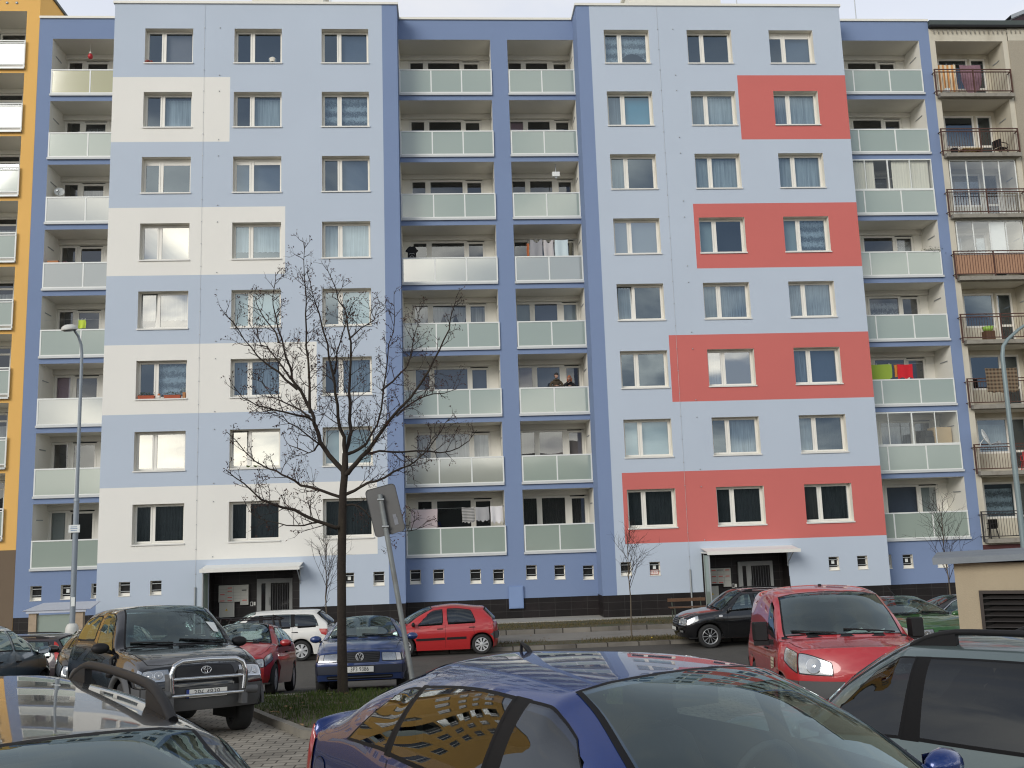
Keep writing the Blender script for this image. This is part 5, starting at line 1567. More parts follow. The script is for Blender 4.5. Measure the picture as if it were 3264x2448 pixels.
# ------------------------------------------------------------------ street lamps, sign, bench, shelter
M_lamp = mat('lamp_post_grey', (.27, .31, .35), .5, metal=.2, var=.08)
M_lampc = mat('lamp_cover_white', (.62, .62, .58), .5, var=.06)
lp = thing('street_lamp', 'tall grey street lamp with pale round head and white box base', 'street lamp', (.28, -6.35, -.13))
b = MB(); b.tube([(0, 0, 1.2), (0, 0, 4.6), (0, 0, 5.0)], [.085, .085, .08], 14); b.tube([(0, 0, 5.0), (0, 0, 9.2)], [.058, .05], 12)
b.tube([(0, 0, 9.2), (0, 0, 9.75), (-.02, -.04, 10.05), (-.09, -.12, 10.32), (-.19, -.22, 10.5)], [.05, .047, .044, .04, .036], 10); b.lathe([(.09, 4.98), (.09, 5.06), (.06, 5.08)], n=14)
b.build('pole', M_lamp, lp)
b = MB()
prof = [(.20, 0), (.20, .95), (.185, 1.08), (.14, 1.17), (.08, 1.2)]
b.lathe(prof, n=20); bx = b.build('base_cover', M_lampc, lp)
b = MB(); b.box(-.16, -.04, -.206, -.17, .78, .81); b.box(.03, .15, -.206, -.17, .78, .81); b.build('cover_slots', M_black, bx)
b = MB(); b.lathe([(0, .15), (.12, .14), (.22, .08), (.26, .0), (.25, -.03)], n=20); hd = b.build('lamp_head', M_lampc, lp); hd.location = (-.30, -.32, 10.52); hd.rotation_euler = (R(8), R(-8), R(20))
b = MB(); b.lathe([(.24, -.03), (.17, -.075), (0, -.085)], n=20); b.build('lamp_glass', mat('lamp_diffuser', (.10, .10, .095), .25, var=.1), hd)
b = MB(); b.box(-.17, .17, -.125, -.095, 4.0, 4.24); pl = b.build('notice_plate', M_paper, lp)
b = MB(); r = random.Random(3)
for i in range(3):
    x = -.115 + .012 * (i != 1); e = .10 - .012 * (i != 1)
    while x < e:
        w = .010 + .016 * r.random(); b.box(x, min(x + w, e), -.1265, -.125, 4.175 - i * .055 - .012, 4.175 - i * .055 + .012); x += w + .006
b.build('notice_lines', mat('blue_ink', (.10, .19, .38), .6, var=0), pl)
b = MB(); b.box(-.02, .09, -.105, -.08, 1.72, 2.0); b.build('pole_sticker', M_paper, lp)
l2 = thing('street_lamp', 'grey green street lamp post with curved arm at the right edge', 'street lamp', (28.52, -11.0, gz(-11)))
b = MB(); b.tube([(0, 0, 0), (0, 0, 5), (0, 0, 8.35), (.06, 0, 8.65), (.22, 0, 8.85), (.6, 0, 9.15), (1.1, 0, 9.45)], [.085, .075, .06, .055, .05, .045, .04], 12); b.build('pole', mat('lamp_post_green_grey', (.22, .28, .29), .5, metal=.2, var=.08), l2)
b = MB(); b.lathe([(0, .15), (.12, .14), (.22, .08), (.26, .0), (.24, -.03), (.17, -.075), (0, -.085)], n=20); h2 = b.build('lamp_head', M_lampc, l2); h2.location = (1.3, 0, 9.5)
b = MB(); b.lathe([(.13, 0), (.13, .8), (.09, .85)], n=16); b.build('base_cover', M_lamp, l2)
# leaning sign seen from behind
sg = thing('road_sign', 'leaning road sign on a bent grey pole, seen from behind', 'road sign', (11.52, -23.4, islz(11.52, -23.4)))
b = MB(); b.tube([(0, 0, -.1), (-.02, 0, .4), (-.46, 0, 3.1)], .038, 12); b.lathe([(.075, -.03), (.07, .12), (.045, .16)], n=12); b.build('pole', mat('sign_pole_steel', (.24, .26, .26), .55, metal=.4, var=.2, vscale=8, stain=((.10, .07, .05), 4, .5, (1, 1, 1))), sg)
b = MB(); bw, bh, rr = .235, .365, .06
ring = []
for qx, qz, a0 in ((1, 1, 0), (-1, 1, 90), (-1, -1, 180), (1, -1, 270)):
    for i in range(6):
        a = R(a0 + i * 18); ring.append((qx * (bw - rr) + rr * math.cos(a), qz * (bh - rr) + rr * math.sin(a)))
for y, fl in ((.0, 0), (.025, 1)): b.face([(x, y, z) for x, z in (ring if not fl else ring[::-1])][::-1], 1 if fl else 0)
b.grid([[(x, 0, z) for x, z in ring], [(x, .025, z) for x, z in ring]], 0, False, close=True)
br = MB(); br.grid([[(x * .97, -.002, z * .98) for x, z in ring], [(x, -.012, z) for x, z in ring], [(x, .0, z) for x, z in ring]], 0, False, close=True)
bo = b.build('board', [mat('sign_back_grey', (.115, .115, .115), .6, metal=.2, var=.15, vscale=5), mat('sign_face_blue', (.02, .08, .35), .4)], sg)
bo.location = (-.39, .05, 2.86); bo.rotation_euler = (R(2), R(-12.5), R(-14))
br.build('board_rim', mat('sign_rim', (.16, .16, .16), .5, metal=.4), bo)
b = MB(); b.box(.10, .16, -.006, -.001, -.25, -.14); b.box(.10, .15, -.006, -.001, -.16, -.09); b.build('sign_sticker', mat('sticker_grey', (.20, .21, .24), .5), bo)
b = MB()
for z in (2.62, 3.02): b.tube([(-.46 + (3.1 - z) * .163 - .05, -.03, z), (-.46 + (3.1 - z) * .163 + .05, -.03, z)], .018, 6)
b.build('pole_clamp', M_zinc, sg)
# bench
bn = thing('park_bench', 'weathered wooden bench standing by the right hand entrance screen', 'bench', (20.95, -1.6, 0))
b = MB(); b.box(-.72, .72, .20, .235, .64, .76); b.build('backrest', M_wood, bn)
b = MB()
for i in range(3): b.box(-.72, .72, -.22 + i * .13, -.11 + i * .13, .43, .465)
b.build('seat', M_wood, bn)
for s in (-1, 1):
    b = MB(); x = s * .55
    b.tube([(x, .28, .78), (x, .21, .45), (x, .24, -.02)], .022, 6); b.tube([(x, -.2, .42), (x, -.2, -.02)], .022, 6); b.tube([(x, -.2, .42), (x, .22, .42)], .02, 6); b.build('leg', mat('bench_iron', (.06, .075, .055), .6, var=.2), bn)
# cellar stair shelter by the left loggias
sh = thing('stair_shelter', 'low shelter with a flat pale roof on wooden posts and glass sides', 'shelter', (-1.55, -2.2, 0))
b = MB(); b.face([(-1.15, -.75, 1.28), (1.15, -.75, 1.28), (1.0, .7, 1.46), (-1.0, .7, 1.46)]); b.box(-1.02, 1.0, -.73, -.69, 1.19, 1.275); b.face([(-1.15, -.75, 1.265), (-1.0, .7, 1.445), (1.0, .7, 1.445), (1.15, -.75, 1.265)]); b.build('roof', [mat('shelter_roof', (.50, .53, .60), .6, var=.08)], sh)
for x in (-.95, .62):
    b = MB(); b.box(x, x + .26, -.66, -.46, -.02, 1.19); b.build('post', mat('pale_brick_post', (.40, .31, .22), .9, var=.2, vscale=8, bump=.3), sh)
b = MB(); b.box(-.69, .62, -.58, -.565, .05, 1.12); b.build('glass_side', M_fros, sh)
# ------------------------------------------------------------------ the cars
P_blue = paint('blue_car_paint', (.006, .030, .165), .4, .26)
P_vw = paint('dull_blue_paint', (.015, .040, .150), .2, .34)
P_black = paint('black_car_paint', (.004, .004, .005), .0, .2)
P_dark = paint('dark_grey_car_paint', (.005, .006, .008), .0, .28)
P_grey = paint('grey_green_car_paint', (.125, .170, .170), .55, .34)
P_fus = paint('slate_blue_car_paint', (.12, .17, .215), .55, .34)
P_volvo = paint('dark_purple_car_paint', (.030, .022, .027), .3, .3)
P_red = paint('red_car_paint', (.42, .020, .022), .05, .30)
P_clio = paint('red_hatch_paint', (.36, .024, .026), .05, .32)
P_van = paint('red_van_paint', (.43, .026, .032), .0, .34)
P_white = paint('white_car_paint', (.74, .73, .69), .0, .32)
P_green = paint('green_car_paint', (.040, .13, .032), .3, .32)
P_silver = paint('silver_car_paint', (.33, .36, .38), .7, .3)
P_brown = paint('dark_bronze_car_paint', (.028, .024, .018), .4, .28)

# blue saloon, nearest the camera
c = Car(L=4.50, W=1.77, H=1.455, wb=2.58, fo=.92, xc=1.13, xh=.40, xrh=-1.02, xrb=-1.86, deck=True, deckz=1.075, tail=1.06, belt=.93, beltr=.985, hoodf=.72, hoodc=.99, wr=.60, cant=.115, crown=.07, r=.316, tailr=.88, rbulge=.13, wscurve=.20)
def blue_extra(t, c, fp, patch, wrap):
    g = MB(); patch(g, c.S, c.N, [(c.ux(-1.86, 2.3), 2.1), (c.ux(-1.68, 2.3), 2.1), (c.ux(-1.68, 2.6), 2.62), (c.ux(-1.86, 2.6), 2.62)], 8, 8, .9, .004, 0, 1, .006); g.build('fuel_flap', [P_blue, M_seam], t)
build_car('blue_saloon', 'metallic blue saloon parked nearest with reflections of the block on its roof', c, P_blue, (13.92, -35.56, .04), 27, pillar_black=True, windows=[(1.0, .09, .12, .50, 3.06, 3.92), (.01, -.885, -.865, .04, 3.06, 3.92), (-.905, -1.46, -1.10, -.885, 3.08, 3.88)], sideglass=M_cglassm,
    wheelk='alloy5', handles=[-.1, -1.0], seams=[(.95, 1.0), .06, (-.95, -.88)], aerial=-.95, extra=dict(fn=blue_extra, fin=1, handle=P_blue), taill=dict(s0=.55, v=(2.1, 2.9), u=.22, vs=(2.2, 2.85)), headl=dict(s0=.5, v=(2.15, 2.85), u=.4, vs=(2.3, 2.85)), rplate=2.2, hull=(150, 60),
    grille=[dict(s=.36, v=(2.2, 2.8), bars=6)], fplate=dict(v=1.4))

# dark estate in the left foreground
c = Car(L=4.45, W=1.74, H=1.445, wb=2.6, fo=.90, xc=1.12, xh=.37, xrh=-1.72, xrb=-2.10, belt=.92, beltr=.97, hoodf=.72, hoodc=.98, wr=.575, cant=.11, crown=.06, r=.31)
build_car('dark_estate_car', 'glossy dark estate car with black roof rails at the bottom left corner', c, P_dark, (11.78, -36.45, .05), 31, windows=[(.90, .10, .14, .40, 3.08, 3.90), (.02, -.90, -.86, .06, 3.08, 3.90), (-.98, -1.85, -1.70, -.95, 3.10, 3.88)],
    rails=dict(x=(.10, -1.62), v=4.42, h=.085, r=.020, solid=1), handles=[-.1, -1.0], seams=[(.95, 1.0), .06, (-.95, -.90)], headl=dict(s0=.5, v=(2.1, 2.85), u=.35), taill=dict(s0=.6, v=(1.9, 2.9), u=.15), hull=(150, 60), wheelk='alloy5', grille=[dict(s=.4, v=(2.2, 2.75), bars=4)])

# grey-green estate on the right, seen from its left side
c = Car(L=4.60, W=1.76, H=1.475, wb=2.66, fo=.92, xc=1.02, xh=.22, xrh=-1.78, xrb=-2.16, belt=.77, beltr=.80, hoodf=.66, hoodc=.90, wr=.60, cant=.12, crown=.06, r=.316)
build_car('grey_estate_car', 'grey green estate car with dark tinted side windows and black roof rails', c, P_grey, (14.70, -29.40, -.09), -155, pillar_black=True, windows=[(.86, .03, -.02, .30, 3.10, 3.90, .06), (-.07, -1.02, -1.00, -.10, 3.10, 3.90, .06), (-1.10, -2.0, -1.85, -1.06, 3.12, 3.88, .08)], sideglass=M_cglassd,
    rails=dict(x=(.12, -1.75), v=4.40, h=.085, r=.020), handles=[-.15, -1.05], seams=[(.92, .95), .0, (-1.08, -1.03)], headl=dict(s0=.5, v=(2.1, 2.85), u=.35), taill=dict(s0=.6, v=(1.9, 2.9), u=.15), hull=(150, 60), wheelk='alloy5')

# black short off-roader with a chrome bull bar
c = Car(L=3.72, W=1.70, H=1.66, wb=2.20, fo=.76, zb=.34, xc=.78, xh=.16, xrh=-1.38, xrb=-1.72, belt=1.04, beltr=1.10, hoodf=.90, hoodc=1.10, wr=.605, cant=.095, crown=.06, r=.355, tw=.23, bulge=.14, noser=.88, tailr=.9, wscurve=.13, nose_in=.10)
def rav_extra(t, c, fp, patch, wrap):
    g = MB(); x = c.L / 2
    ring = [(x + .07, y, z) for y, z in ((-.44, .58), (-.46, .80), (-.42, .90), (-.33, .945), (0, .955), (.33, .945), (.42, .90), (.46, .80), (.44, .58))]
    dense = []
    for (a, b_) in zip(ring, ring[1:]): dense += [tuple(a[i] + (b_[i] - a[i]) * k / 3 for i in range(3)) for k in range(3)]
    dense.append(ring[-1]); g.tube(dense, .031, 10)
    for z in (.74, .545): g.tube([(x + .07, -.44, z), (x + .07, .44, z)], .02, 8)
    b = g.build('bull_bar', M_chrome, t)
    for s in (-1, 1):
        g = MB(); g.box(x - .1, x + .085, s * .455 - .035, s * .455 + .035, .40, .80); g.tube([(x + .05, s * .62, .56), (x + .06, s * .46, .57)], .05, 8); g.build('bar_bracket', M_plastgrey, b)
    p = c.F(0, 2.62); nrm = c.FN(0, 2.62); g = MB(); q = p + nrm * .025
    def ell(ry, rz, n=22, cz=0): return [(q.x, q.y + ry * math.cos(a), q.z + cz + rz * math.sin(a)) for a in [2 * math.pi * i / n for i in range(n + 1)]]
    g.tube(ell(.062, .042), .006, 6); g.tube(ell(.019, .040), .005, 6); g.tube(ell(.045, .017, cz=.020), .005, 6); g.build('emblem', M_chrome, t)
    for s in (-1, 1):
        fp('fog_lamp', [(s * .62, 1.35), (s * .93, 1.35), (s * .93, 1.72), (s * .62, 1.72)], [M_lens, M_plastgrey], False, .022, .15, 1, .012, 8, 6)
        fp('indicator', [(s * .65, 1.42), (s * .74, 1.42), (s * .74, 1.66), (s * .65, 1.66)], [M_amber], False, .026, .2)
    # front wheel-arch flares
    for s in (-1, 1):
        for xw in (c.xf, c.xr):
            g = MB(); rws = []
            for k in range(21):
                a = math.pi * (k / 20); row = []
                for dr, dy in ((.05, .0), (.055, .045), (.11, .045), (.135, 0.)):
                    X = xw + (c.r + dr) * math.cos(a); Z = c.r + (c.r + dr) * math.sin(a); row.append((X, s * (c.W / 2 * (.985 if xw > 0 else .98) - .015 + dy), max(Z, c.zb)))
                rws.append(row)
            g.grid(rws, 0, True); g.build('arch_flare', M_plastgrey, t)
    # white sticker on the windscreen, inside papers
    u = c.ui(c.i_c + .75); g = MB(); patch(g, c.S, c.N, [(c.ui(c.i_c + .62), 7.25), (c.ui(c.i_c + .62), 7.5), (c.ui(c.i_c + 1.05), 7.55), (c.ui(c.i_c + 1.05), 7.1)], 3, 3, .1, .009, 0); g.build('windscreen_paper', M_paper, t)
    # snorkel-like mirror arm on the wing
    g = MB(); g.tube([(c.xc - .02, -.80, 1.02), (c.xc + .0, -.86, .98), (c.xc + .02, -.86, .82)], .025, 6); g.lathe([(0, -.05), (.05, -.03), (.055, .03), (0, .05)], (c.xc + .02, -.87, .80), n=10); g.build('wing_lamp_mirror', M_black, t)
build_car('black_off_roader', 'black short off-roader with chrome bull bar facing the camera', c, P_black, (9.07, -25.56), 33, windows=[(.60, -.28, -.26, .18, 3.10, 3.88), (-.42, -1.45, -1.30, -.42, 3.2, 3.80, .25)], rwin=True,
    wheelk='alloy5', mirror='black', seams=[(.62, .62), (-.36, -.34)], handles=[-.2], bumper=dict(v=(.05, 1.9), m=M_plastgrey), headl=dict(s0=.60, v=(2.25, 2.82), u=.10, vs=(2.3, 2.8), vb=2.28, vt=2.80, ring=M_chrome, bowls=2),
    grille=[dict(s=.50, v=(2.15, 2.9), bars=0, k=.3)], fplate=dict(v=1.45, txt='3P6 4838', eu=1, xs=.82, ink=mat('faded_ink', (.10, .10, .10), .6, var=0)), taill=dict(s0=.75, v=(2.2, 2.95), u=.06), extra=dict(fn=rav_extra), hull=(150, 60), steer=R(-8))

# dark hatchback half hidden behind the off-roader
c = Car(L=4.50, W=1.77, H=1.455, wb=2.58, fo=.92, xc=1.13, xh=.40, xrh=-1.02, xrb=-1.86, deck=True, deckz=1.075, tail=1.06, belt=.94, beltr=.985, hoodf=.76, hoodc=1.0, wr=.575, cant=.115, crown=.07, r=.316, tailr=.88)
build_car('dark_bronze_car', 'dark bronze car with clear headlamp, half hidden behind the black off-roader', c, P_brown, (6.17, -20.55), 18, windows=[(.90, .10, .14, .40, 3.08, 3.90), (.02, -.90, -.86, .06, 3.08, 3.90)],
    headl=dict(s0=.48, v=(2.0, 2.9), u=.30, vs=(2.2, 2.85)), grille=[dict(s=.34, v=(2.0, 2.95), bars=8, rm=M_chrome, ring=.03)], fplate=dict(v=1.3), handles=[-.1], seams=[.06])

# slate blue mini MPV at the left edge
c = Car(L=4.02, W=1.72, H=1.50, wb=2.48, fo=.78, xc=1.12, xh=.22, xrh=-1.45, xrb=-1.88, belt=.93, beltr=1.0, hoodf=.74, hoodc=1.0, wr=.555, cant=.12, crown=.05, r=.31, zb=.22)
build_car('slate_blue_car', 'slate blue small family car cut off by the left edge, seen from its right side', c, P_fus, (3.72, -18.5), 184, windows=[(.93, .64, .58, .68, 3.14, 3.70, .06), (.55, -.22, -.2, .48, 3.12, 3.86, .06), (-.32, -1.15, -1.0, -.30, 3.12, 3.86, .06), (-1.25, -1.72, -1.5, -1.12, 3.2, 3.8)],
    headl=dict(s0=.5, v=(2.1, 2.9), u=.35), handles=[-.15, -1.0], seams=[(.80, .84), -.26], cladding=dict(v=(.05, .7), m=M_plastgrey), grille=[dict(s=.4, v=(2.1, 2.7), bars=3)])

# dark estate with tall tail lamps
c = Car(L=4.71, W=1.80, H=1.50, wb=2.75, fo=.93, xc=1.05, xh=.30, xrh=-1.80, xrb=-2.18, belt=.93, beltr=.97, hoodf=.72, hoodc=.98, wr=.61, cant=.12, crown=.05, r=.32)
def volvo_extra(t, c, fp, patch, wrap):
    for s in (0, 1):
        f = (lambda v: v) if not s else (lambda v: 12 - v)
        g = MB(); patch(g, c.S, c.N, [(c.ux(-2.03, 2.2), f(2.15)), (c.ux(-2.22, 2.2), f(2.15)), (c.ux(-1.92, 3.9), f(3.92)), (c.ux(-1.78, 3.9), f(3.92))], 6, 14, .10, .012, 0); g.build('taillight', M_redlens, t)
build_car('dark_estate_car', 'dark purple estate car with tall red tail lamps below the pale shelter roof', c, P_volvo, (-1.95, -11.65), -93, windows=[(.80, .02, .06, .32, 3.07, 3.91), (-.06, -.92, -.9, -.02, 3.07, 3.91), (-1.0, -1.82, -1.66, -.98, 3.08, 3.91)],
    rails=dict(x=(.1, -1.6), v=4.45, h=.04, r=.015), handles=[-.1, -1.], seams=[.0, -.95], extra=dict(fn=volvo_extra), rplate=1.9, wheelk='alloy5')

# red hatchback facing the camera
c = Car(L=3.81, W=1.64, H=1.42, wb=2.47, fo=.77, xc=1.0, xh=.25, xrh=-1.35, xrb=-1.68, belt=.89, beltr=.94, hoodf=.73, hoodc=.96, wr=.53, cant=.12, crown=.05, r=.29, tw=.175, bulge=.20, noser=.80)
def clio_extra(t, c, fp, patch, wrap):
    g = MB()
    for x in (.02, -.85):
        zz = c.S(c.ux(x, 4.2), 4.2); z = c.H + .085
        g.tube([(x, -.60, z), (x, .60, z)], .019, 6)
        for s in (-1, 1): g.tube([(x, s * .52, z), (x, s * .56, zz.z)], .022, 6)
    g.tube([(.3, -.57, c.H + .11), (-1.2, -.57, c.H + .11)], .015, 6); g.tube([(.3, .57, c.H + .11), (-1.2, .57, c.H + .11)], .015, 6)
    g.build('roof_rack', M_black, t)
build_car('red_hatchback', 'red hatchback with black roof rack parked nose towards the camera', c, P_clio, (7.90, -19.3), 1, windows=[(.80, -.08, -.06, .26, 3.08, 3.90), (-.16, -1.05, -.95, -.14, 3.08, 3.90), (-1.15, -1.5, -1.32, -1.05, 3.2, 3.8)],
    headl=dict(s0=.45, v=(2.05, 2.85), u=.32, vs=(2.35, 2.95), vb=2.05, vt=2.5, bowls=2), grille=[dict(s=.55, v=(.35, 1.1), bars=2), dict(s=.30, v=(2.55, 2.85), bars=0)], seams=[.75, -.12], handles=[-.05], extra=dict(fn=clio_extra), cladding=dict(v=(1.35, 1.65), m=P_clio), fplate=dict(v=1.5), wheelk='cap7')

# white estate along the far kerb
c = Car(L=4.24, W=1.64, H=1.50, wb=2.46, fo=.83, xc=1.08, xh=.35, xrh=-1.55, xrb=-2.0, belt=.94, beltr=1.0, hoodf=.76, hoodc=1.0, wr=.57, cant=.11, crown=.05, r=.305, tw=.185, rscurve=.12)
def fabia_extra(t, c, fp, patch, wrap):
    for s in (0, 1):
        f = (lambda v: v) if not s else (lambda v: 12 - v)
        g = MB(); patch(g, c.S, c.N, [(c.ux(-1.78, 2.4), f(2.35)), (c.ux(-2.08, 2.4), f(1.95)), (c.ux(-2.08, 2.9), f(2.75)), (c.ux(-1.70, 2.9), f(2.85))], 8, 8, .25, .012, 0); g.build('taillight', M_redlens, t)
    g = MB(); g.tube([(-1.7, 0, c.H - .01), (-1.95, 0, c.H + .30)], .006, 5); g.build('whip_aerial', M_black, t)
build_car('white_estate_car', 'white estate car parked along the far kerb behind the red hatchback', c, P_white, (4.20, -6.55 - .02), -90, windows=[(.86, .08, .12, .36, 3.07, 3.91), (.0, -.88, -.86, .04, 3.07, 3.91), (-.95, -1.72, -1.52, -.93, 3.08, 3.91, .25)], sideglass=M_cglassm, pillar_black=True,
    handles=[-.05, -.98], seams=[.03, -.90], extra=dict(fn=fabia_extra, handle=P_white), headl=dict(s0=.5, v=(2.1, 2.85), u=.3), wheelk='cap7', rplate=1.6)

# blue saloon facing the camera
c = Car(L=4.68, W=1.74, H=1.46, wb=2.70, fo=.95, xc=1.10, xh=.35, xrh=-1.02, xrb=-1.80, deck=True, deckz=1.05, tail=1.02, belt=.92, beltr=.97, hoodf=.74, hoodc=.97, wr=.56, cant=.12, crown=.06, r=.31, bulge=.13, noser=.88)
def vw_extra(t, c, fp, patch, wrap):
    p = c.F(0, 2.45); q = p + c.FN(0, 2.45) * .03; g = MB(); r_ = .068
    g.tube([(q.x, r_ * math.cos(a), q.z + r_ * math.sin(a)) for a in [2 * math.pi * i / 24 for i in range(25)]], .0075, 6)
    for pts in ([(-.030, .055), (0, .006), (.030, .055)], [(-.058, .020), (-.026, -.052), (0, -.004), (.026, -.052), (.058, .020)]): g.tube([(q.x, y, q.z + z) for y, z in pts], .0075, 6)
    g.build('emblem', M_capgrey, t)
    for s in (-1, 1):
        fp('indicator', [(s * .86, 2.18), (s * .985, 2.18), (s * .985, 2.78), (s * .86, 2.78)], [M_whitelens, M_black], False, .012, .12, 1, .006)
build_car('blue_saloon', 'dull blue saloon facing the camera behind the dark tree trunk', c, P_vw, (10.41, -19.9), 2, windows=[(.86, .04, .08, .35, 3.08, 3.90), (-.05, -.92, -.88, .0, 3.08, 3.90), (-1.0, -1.45, -1.15, -.95, 3.18, 3.8)],
    headl=dict(s0=.52, v=(2.16, 2.8), u=.06, vs=(2.2, 2.8), bowls=0), grille=[dict(s=.46, v=(2.1, 2.85), bars=5, st=.50, bm=mat('grille_slats', (.03, .03, .032), .5)), dict(s=.8, v=(.2, .75), bars=1)], bumper=dict(v=(.95, 1.85), m=mat('faded_navy_plastic', (.020, .024, .040), .6, var=.15)),
    fplate=dict(v=1.42, txt='3P3 9386', eu=1, xs=.84), seams=[.0], handles=[-.05], extra=dict(fn=vw_extra), cladding=dict(v=(1.3, 1.6), m=M_black), wheelk='cap9')

# red small hatchback along the kerb
c = Car(L=3.64, W=1.66, H=1.50, wb=2.37, fo=.72, xc=1.10, xh=.32, xrh=-1.30, xrb=-1.66, belt=.90, beltr=.96, hoodf=.74, hoodc=.99, wr=.545, cant=.10, crown=.10, roofmid=1.405, hdrop=.055, r=.305, tw=.18, rscurve=.10, rbulge=.16, tailr=.80, zb=.18)
def yaris_extra(t, c, fp, patch, wrap):
    for s in (0, 1):
        f = (lambda v: v) if not s else (lambda v: 12 - v)
        g = MB(); patch(g, c.S, c.N, [(c.ux(-1.60, 2.7), f(2.62)), (c.ux(-1.74, 2.7), f(2.45)), (c.ux(-1.73, 3.), f(3.0)), (c.ux(-1.52, 3.), f(3.08))], 8, 8, .35, .012, 0); g.build('taillight', M_redlens, t)
        g = MB(); patch(g, c.S, c.N, [(c.ux(-1.50, 1.5), f(1.2)), (c.U - .01, f(1.2)), (c.U - .01, f(2.1)), (c.ux(-1.62, 2), f(2.1))], 8, 6, .2, .014, 0); g.build('bumper_corner', M_plastgrey, t)
    g = MB(); patch(g, lambda s, v: c.F(s, v, True), lambda s, v: c.FN(s, v, True), [(-1, 1.2), (1, 1.2), (1, 2.1), (-1, 2.1)], 20, 4, 0, .014, 0); g.build('bumper_band', M_plastgrey, t)
build_car('red_small_car', 'bright red small five door car parked sideways along the far kerb', c, P_red, (9.92, -6.72 - .02), -90, windows=[(.72, -.10, -.08, .30, 3.08, 3.91), (-.22, -1.12, -.95, -.20, 3.08, 3.91, .16)],
    handles=[.0, -.98], seams=[(.76, .80), -.16, (-1.15, -1.0)], cladding=dict(v=(1.45, 1.72), m=M_black, x=[(.74, -.14), (-.2, -.80)]), extra=dict(fn=yaris_extra), headl=dict(s0=.45, v=(2.1, 2.9), u=.4), mirror='black', wheelk='cap9', rplate=1.7, sideglass=M_cglassm)

# black SUV along the kerb on the right
c = Car(L=4.35, W=1.84, H=1.70, wb=2.63, fo=.88, zb=.30, xc=.95, xh=.25, xrh=-1.55, xrb=-1.95, belt=1.06, beltr=1.14, hoodf=.92, hoodc=1.12, wr=.61, cant=.13, crown=.06, r=.355, tw=.23, bulge=.18, noser=.84)
def kia_extra(t, c, fp, patch, wrap):
    for s in (-1, 1): fp('fog_lamp', [(s * .60, 1.0), (s * .86, 1.0), (s * .86, 1.5), (s * .60, 1.5)], [M_lens, M_black], False, .02, .2, 1, .02)
    for s in (0, 1):
        f = (lambda v: v) if not s else (lambda v: 12 - v)
        g = MB(); patch(g, c.S, c.N, [(c.ux(1.0, 2.6), f(2.5)), (c.ux(.88, 2.6), f(2.5)), (c.ux(.88, 2.7), f(2.68)), (c.ux(1.0, 2.7), f(2.68))], 4, 4, .4, .01, 0); g.build('side_indicator', M_whitelens, t)
build_car('black_suv', 'black sport utility car parked sideways in front of the right hand entrance', c, P_black, (19.05, -7.5), -90, windows=[(.68, -.10, -.06, .26, 3.08, 3.90), (-.2, -1.1, -1.06, -.16, 3.08, 3.90), (-1.2, -1.75, -1.55, -1.15, 3.2, 3.8)],
    headl=dict(s0=.52, v=(2.1, 2.9), u=.38, vs=(2.35, 3.0), bowls=2), grille=[dict(s=.42, v=(2.1, 2.85), bars=3, bm=M_zinc)], fplate=dict(v=1.55), seams=[(.72, .74), -.15], handles=[-.1, -1.1], extra=dict(fn=kia_extra), wheelk='alloy10', rails=dict(x=(.1, -1.5), v=4.4, h=.06, r=.018))

# red van facing the camera
c = Car(L=3.86, W=1.68, H=1.65, wb=2.45, fo=.84, xc=1.06, xh=.28, xrh=-1.72, xrb=-1.90, belt=.98, beltr=.99, hoodf=.95, hoodc=1.03, wr=.665, cant=.115, hdrop=.075, crown=.05, r=.30, bulge=.24, noser=.82, tailr=.93, rscurve=.03, wscurve=.16, zb=.24)
def van_extra(t, c, fp, patch, wrap):
    for s in (0, 1):
        f = (lambda v: v) if not s else (lambda v: 12 - v)
        g = MB(); patch(g, c.S, c.N, [(c.ux(.88, 2.2), f(1.85)), (c.ux(.62, 2.2), f(1.85)), (c.ux(.62, 2.7), f(2.35)), (c.ux(.88, 2.7), f(2.35))], 4, 4, .05, .008, 0); o = g.build('door_sticker', mat('cream_sticker', (.55, .48, .36), .6, var=.1), t)
        g = MB()
        for i in range(3): patch(g, c.S, c.N, [(c.ux(.86, 2.3), f(1.93 + .13 * i)), (c.ux(.64, 2.3), f(1.93 + .13 * i)), (c.ux(.64, 2.3), f(1.98 + .13 * i)), (c.ux(.86, 2.3), f(1.98 + .13 * i))], 3, 2, .0, .011, 0)
        g.build('sticker_lines', mat('sticker_brown', (.22, .16, .11), .6, var=0), o)
        g = MB(); cy = (-1 if s == 0 else 1) * (c.W / 2 + .11)
        rws = []
        for k, (dz, sc) in enumerate(((-.13, .8), (-.12, 1.), (.12, 1.), (.14, .85))): rws.append([(.72 + dx * sc, cy + dy * sc, 1.10 + dz * .85) for dx, dy in ((-.05, -.10), (.06, -.07), (.06, .07), (-.05, .10))])
        g.grid(rws, 0, False, close=True); g.face(rws[-1]); g.face(rws[0][::-1]); g.box(.66, .76, cy - .09, cy + .09, .93, .99); g.box(.68, .74, min(cy, cy * .85), max(cy, cy * .85), .94, 1.0); mo = g.build('wing_mirror', M_black, t)
    g = MB(); p = c.S(c.ui(c.i_h + .6), 6); g.lathe([(0, .022), (.022, .02), (.026, 0)], (p.x, .02, p.z), n=10); g.build('aerial_base', M_black, t)
    g = MB(); g.tube([(-.4, -.35, c.H - .02), (-.42, -.35, c.H + .13)], .005, 5); g.build('whip_aerial', M_black, t)
    g = MB(); zz = c.hoodc + .0
    for i, (x, y, a) in enumerate(((.82, .28, .2), (.80, .10, -.3), (.84, .42, .5), (.76, .22, 1.0))):
        q = [(x + .10 * math.cos(a + k * 1.57), y + .15 * math.sin(a + k * 1.57), zz + .01 * i + (.05 if k == 1 else 0)) for k in range(4)]; g.face(q)
    g.build('dashboard_papers', M_paper, t)
